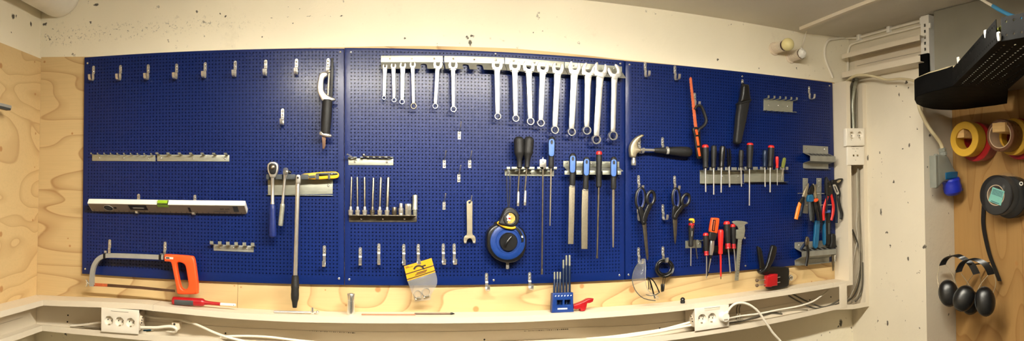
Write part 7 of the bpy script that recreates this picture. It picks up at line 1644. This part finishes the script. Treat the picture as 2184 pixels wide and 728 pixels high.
muffs('ear defenders with two glossy cups hanging in front of the pine boards', ((2044, 581, 2.15), (2048, 570, 2.15), (2055, 560, 2.15), (2068, 553.6, 2.15), (2085, 555, 2.16), (2100, 563, 2.17), (2109, 574, 2.18), (2114, 586, 2.19)), ((2056, 637, 2.10, 21.5, 27, -.45), (2101, 643.5, 2.13, 20.5, 30, .08)), (.55, -.8, .2))
p = PX(2066, 560, 2.17); o = obj('wall_hook', MB().loft([Vector((XR - .018, p.y, p.z - .016)), p + Vector((.03, 0, -.012)), p + Vector((-.012, 0, -.004))], .003, 10), M['blacksteel']); tag(o, 'steel hook the two pairs of ear defenders hang on', 'hook')
EXPO = 0.02
# ------------------------------------------------------------------ light: a shaded ceiling batten above the workbench, and the camera
LX0, LX1, LY, LZ = -.40, 1.20, -1.22, EYE + .655
def lamp_mat():
    t = NT('glowing tube'); t.b.inputs['Base Color'].default_value = (1, .95, .85, 1)
    t.b.inputs['Emission Color'].default_value = (1.0, .945, .82, 1); t.b.inputs['Emission Strength'].default_value = LAMP; return t.mat
LAMP = 240.0
t = thing('batten_lamp', 'white fluorescent batten lamp hung under the ceiling', 'lamp', ((LX0 + LX1) / 2, LY, LZ - .02))
m = MB().box((LX0 - .03, LY - .055, LZ + .012), (LX1 + .03, LY + .055, LZ + .06)); 
m.box((LX0 - .03, LY - .058, LZ - .004), (LX1 + .03, LY - .054, LZ + .06)); m.box((LX0 - .03, LY + .054, LZ - .004), (LX1 + .03, LY + .058, LZ + .06))
m.box((LX0 - .04, LY - .03, LZ - .02), (LX0 - .026, LY + .03, LZ + .03)); m.box((LX1 + .026, LY - .03, LZ - .02), (LX1 + .04, LY + .03, LZ + .03))
obj('housing', m, M['white'], t, 30)
for x in (LX0 + .2, LX1 - .2): obj('hanger', MB().loft([(x, LY, LZ + .055), (x, LY, ZC)], .006, 8), M['greypaint'], t)
M['tubeglow'] = lamp_mat()
for s in (-.022, .022): obj('tube', MB().loft([(LX0, LY + s, LZ - .006), (LX1, LY + s, LZ - .006)], .013, 14), M['tubeglow'], t)
w = bpy.data.worlds.new('room'); SC.world = w; w.use_nodes = True
w.node_tree.nodes['Background'].inputs[0].default_value = (1, .85, .62, 1); w.node_tree.nodes['Background'].inputs[1].default_value = 0.0
cd = bpy.data.cameras.new('camera'); cam = bpy.data.objects.new('camera', cd); COL.objects.link(cam)
cd.type = 'PANO'; cd.panorama_type = 'CENTRAL_CYLINDRICAL'
cd.central_cylindrical_radius = 1.0
U0, V0, U1 = 0, 0, 2184                            # whole frame
cd.central_cylindrical_range_u_min = (U0 - 1092) / F; cd.central_cylindrical_range_u_max = (U1 - 1092) / F
cd.central_cylindrical_range_v_min = (Y0 - V0 - (U1 - U0) / 3) / F; cd.central_cylindrical_range_v_max = (Y0 - V0) / F
mw = Matrix(((R3[0][0], R3[0][2], -R3[0][1]), (R3[1][0], R3[1][2], -R3[1][1]), (R3[2][0], R3[2][2], -R3[2][1])))
cam.matrix_world = Matrix.Translation(CAM) @ mw.to_4x4()
cd.clip_start = .01; SC.camera = cam
SC.view_settings.view_transform = 'Standard'; SC.view_settings.look = 'None'; SC.view_settings.gamma = 1; SC.view_settings.use_curve_mapping = False
SC.view_settings.exposure = EXPO
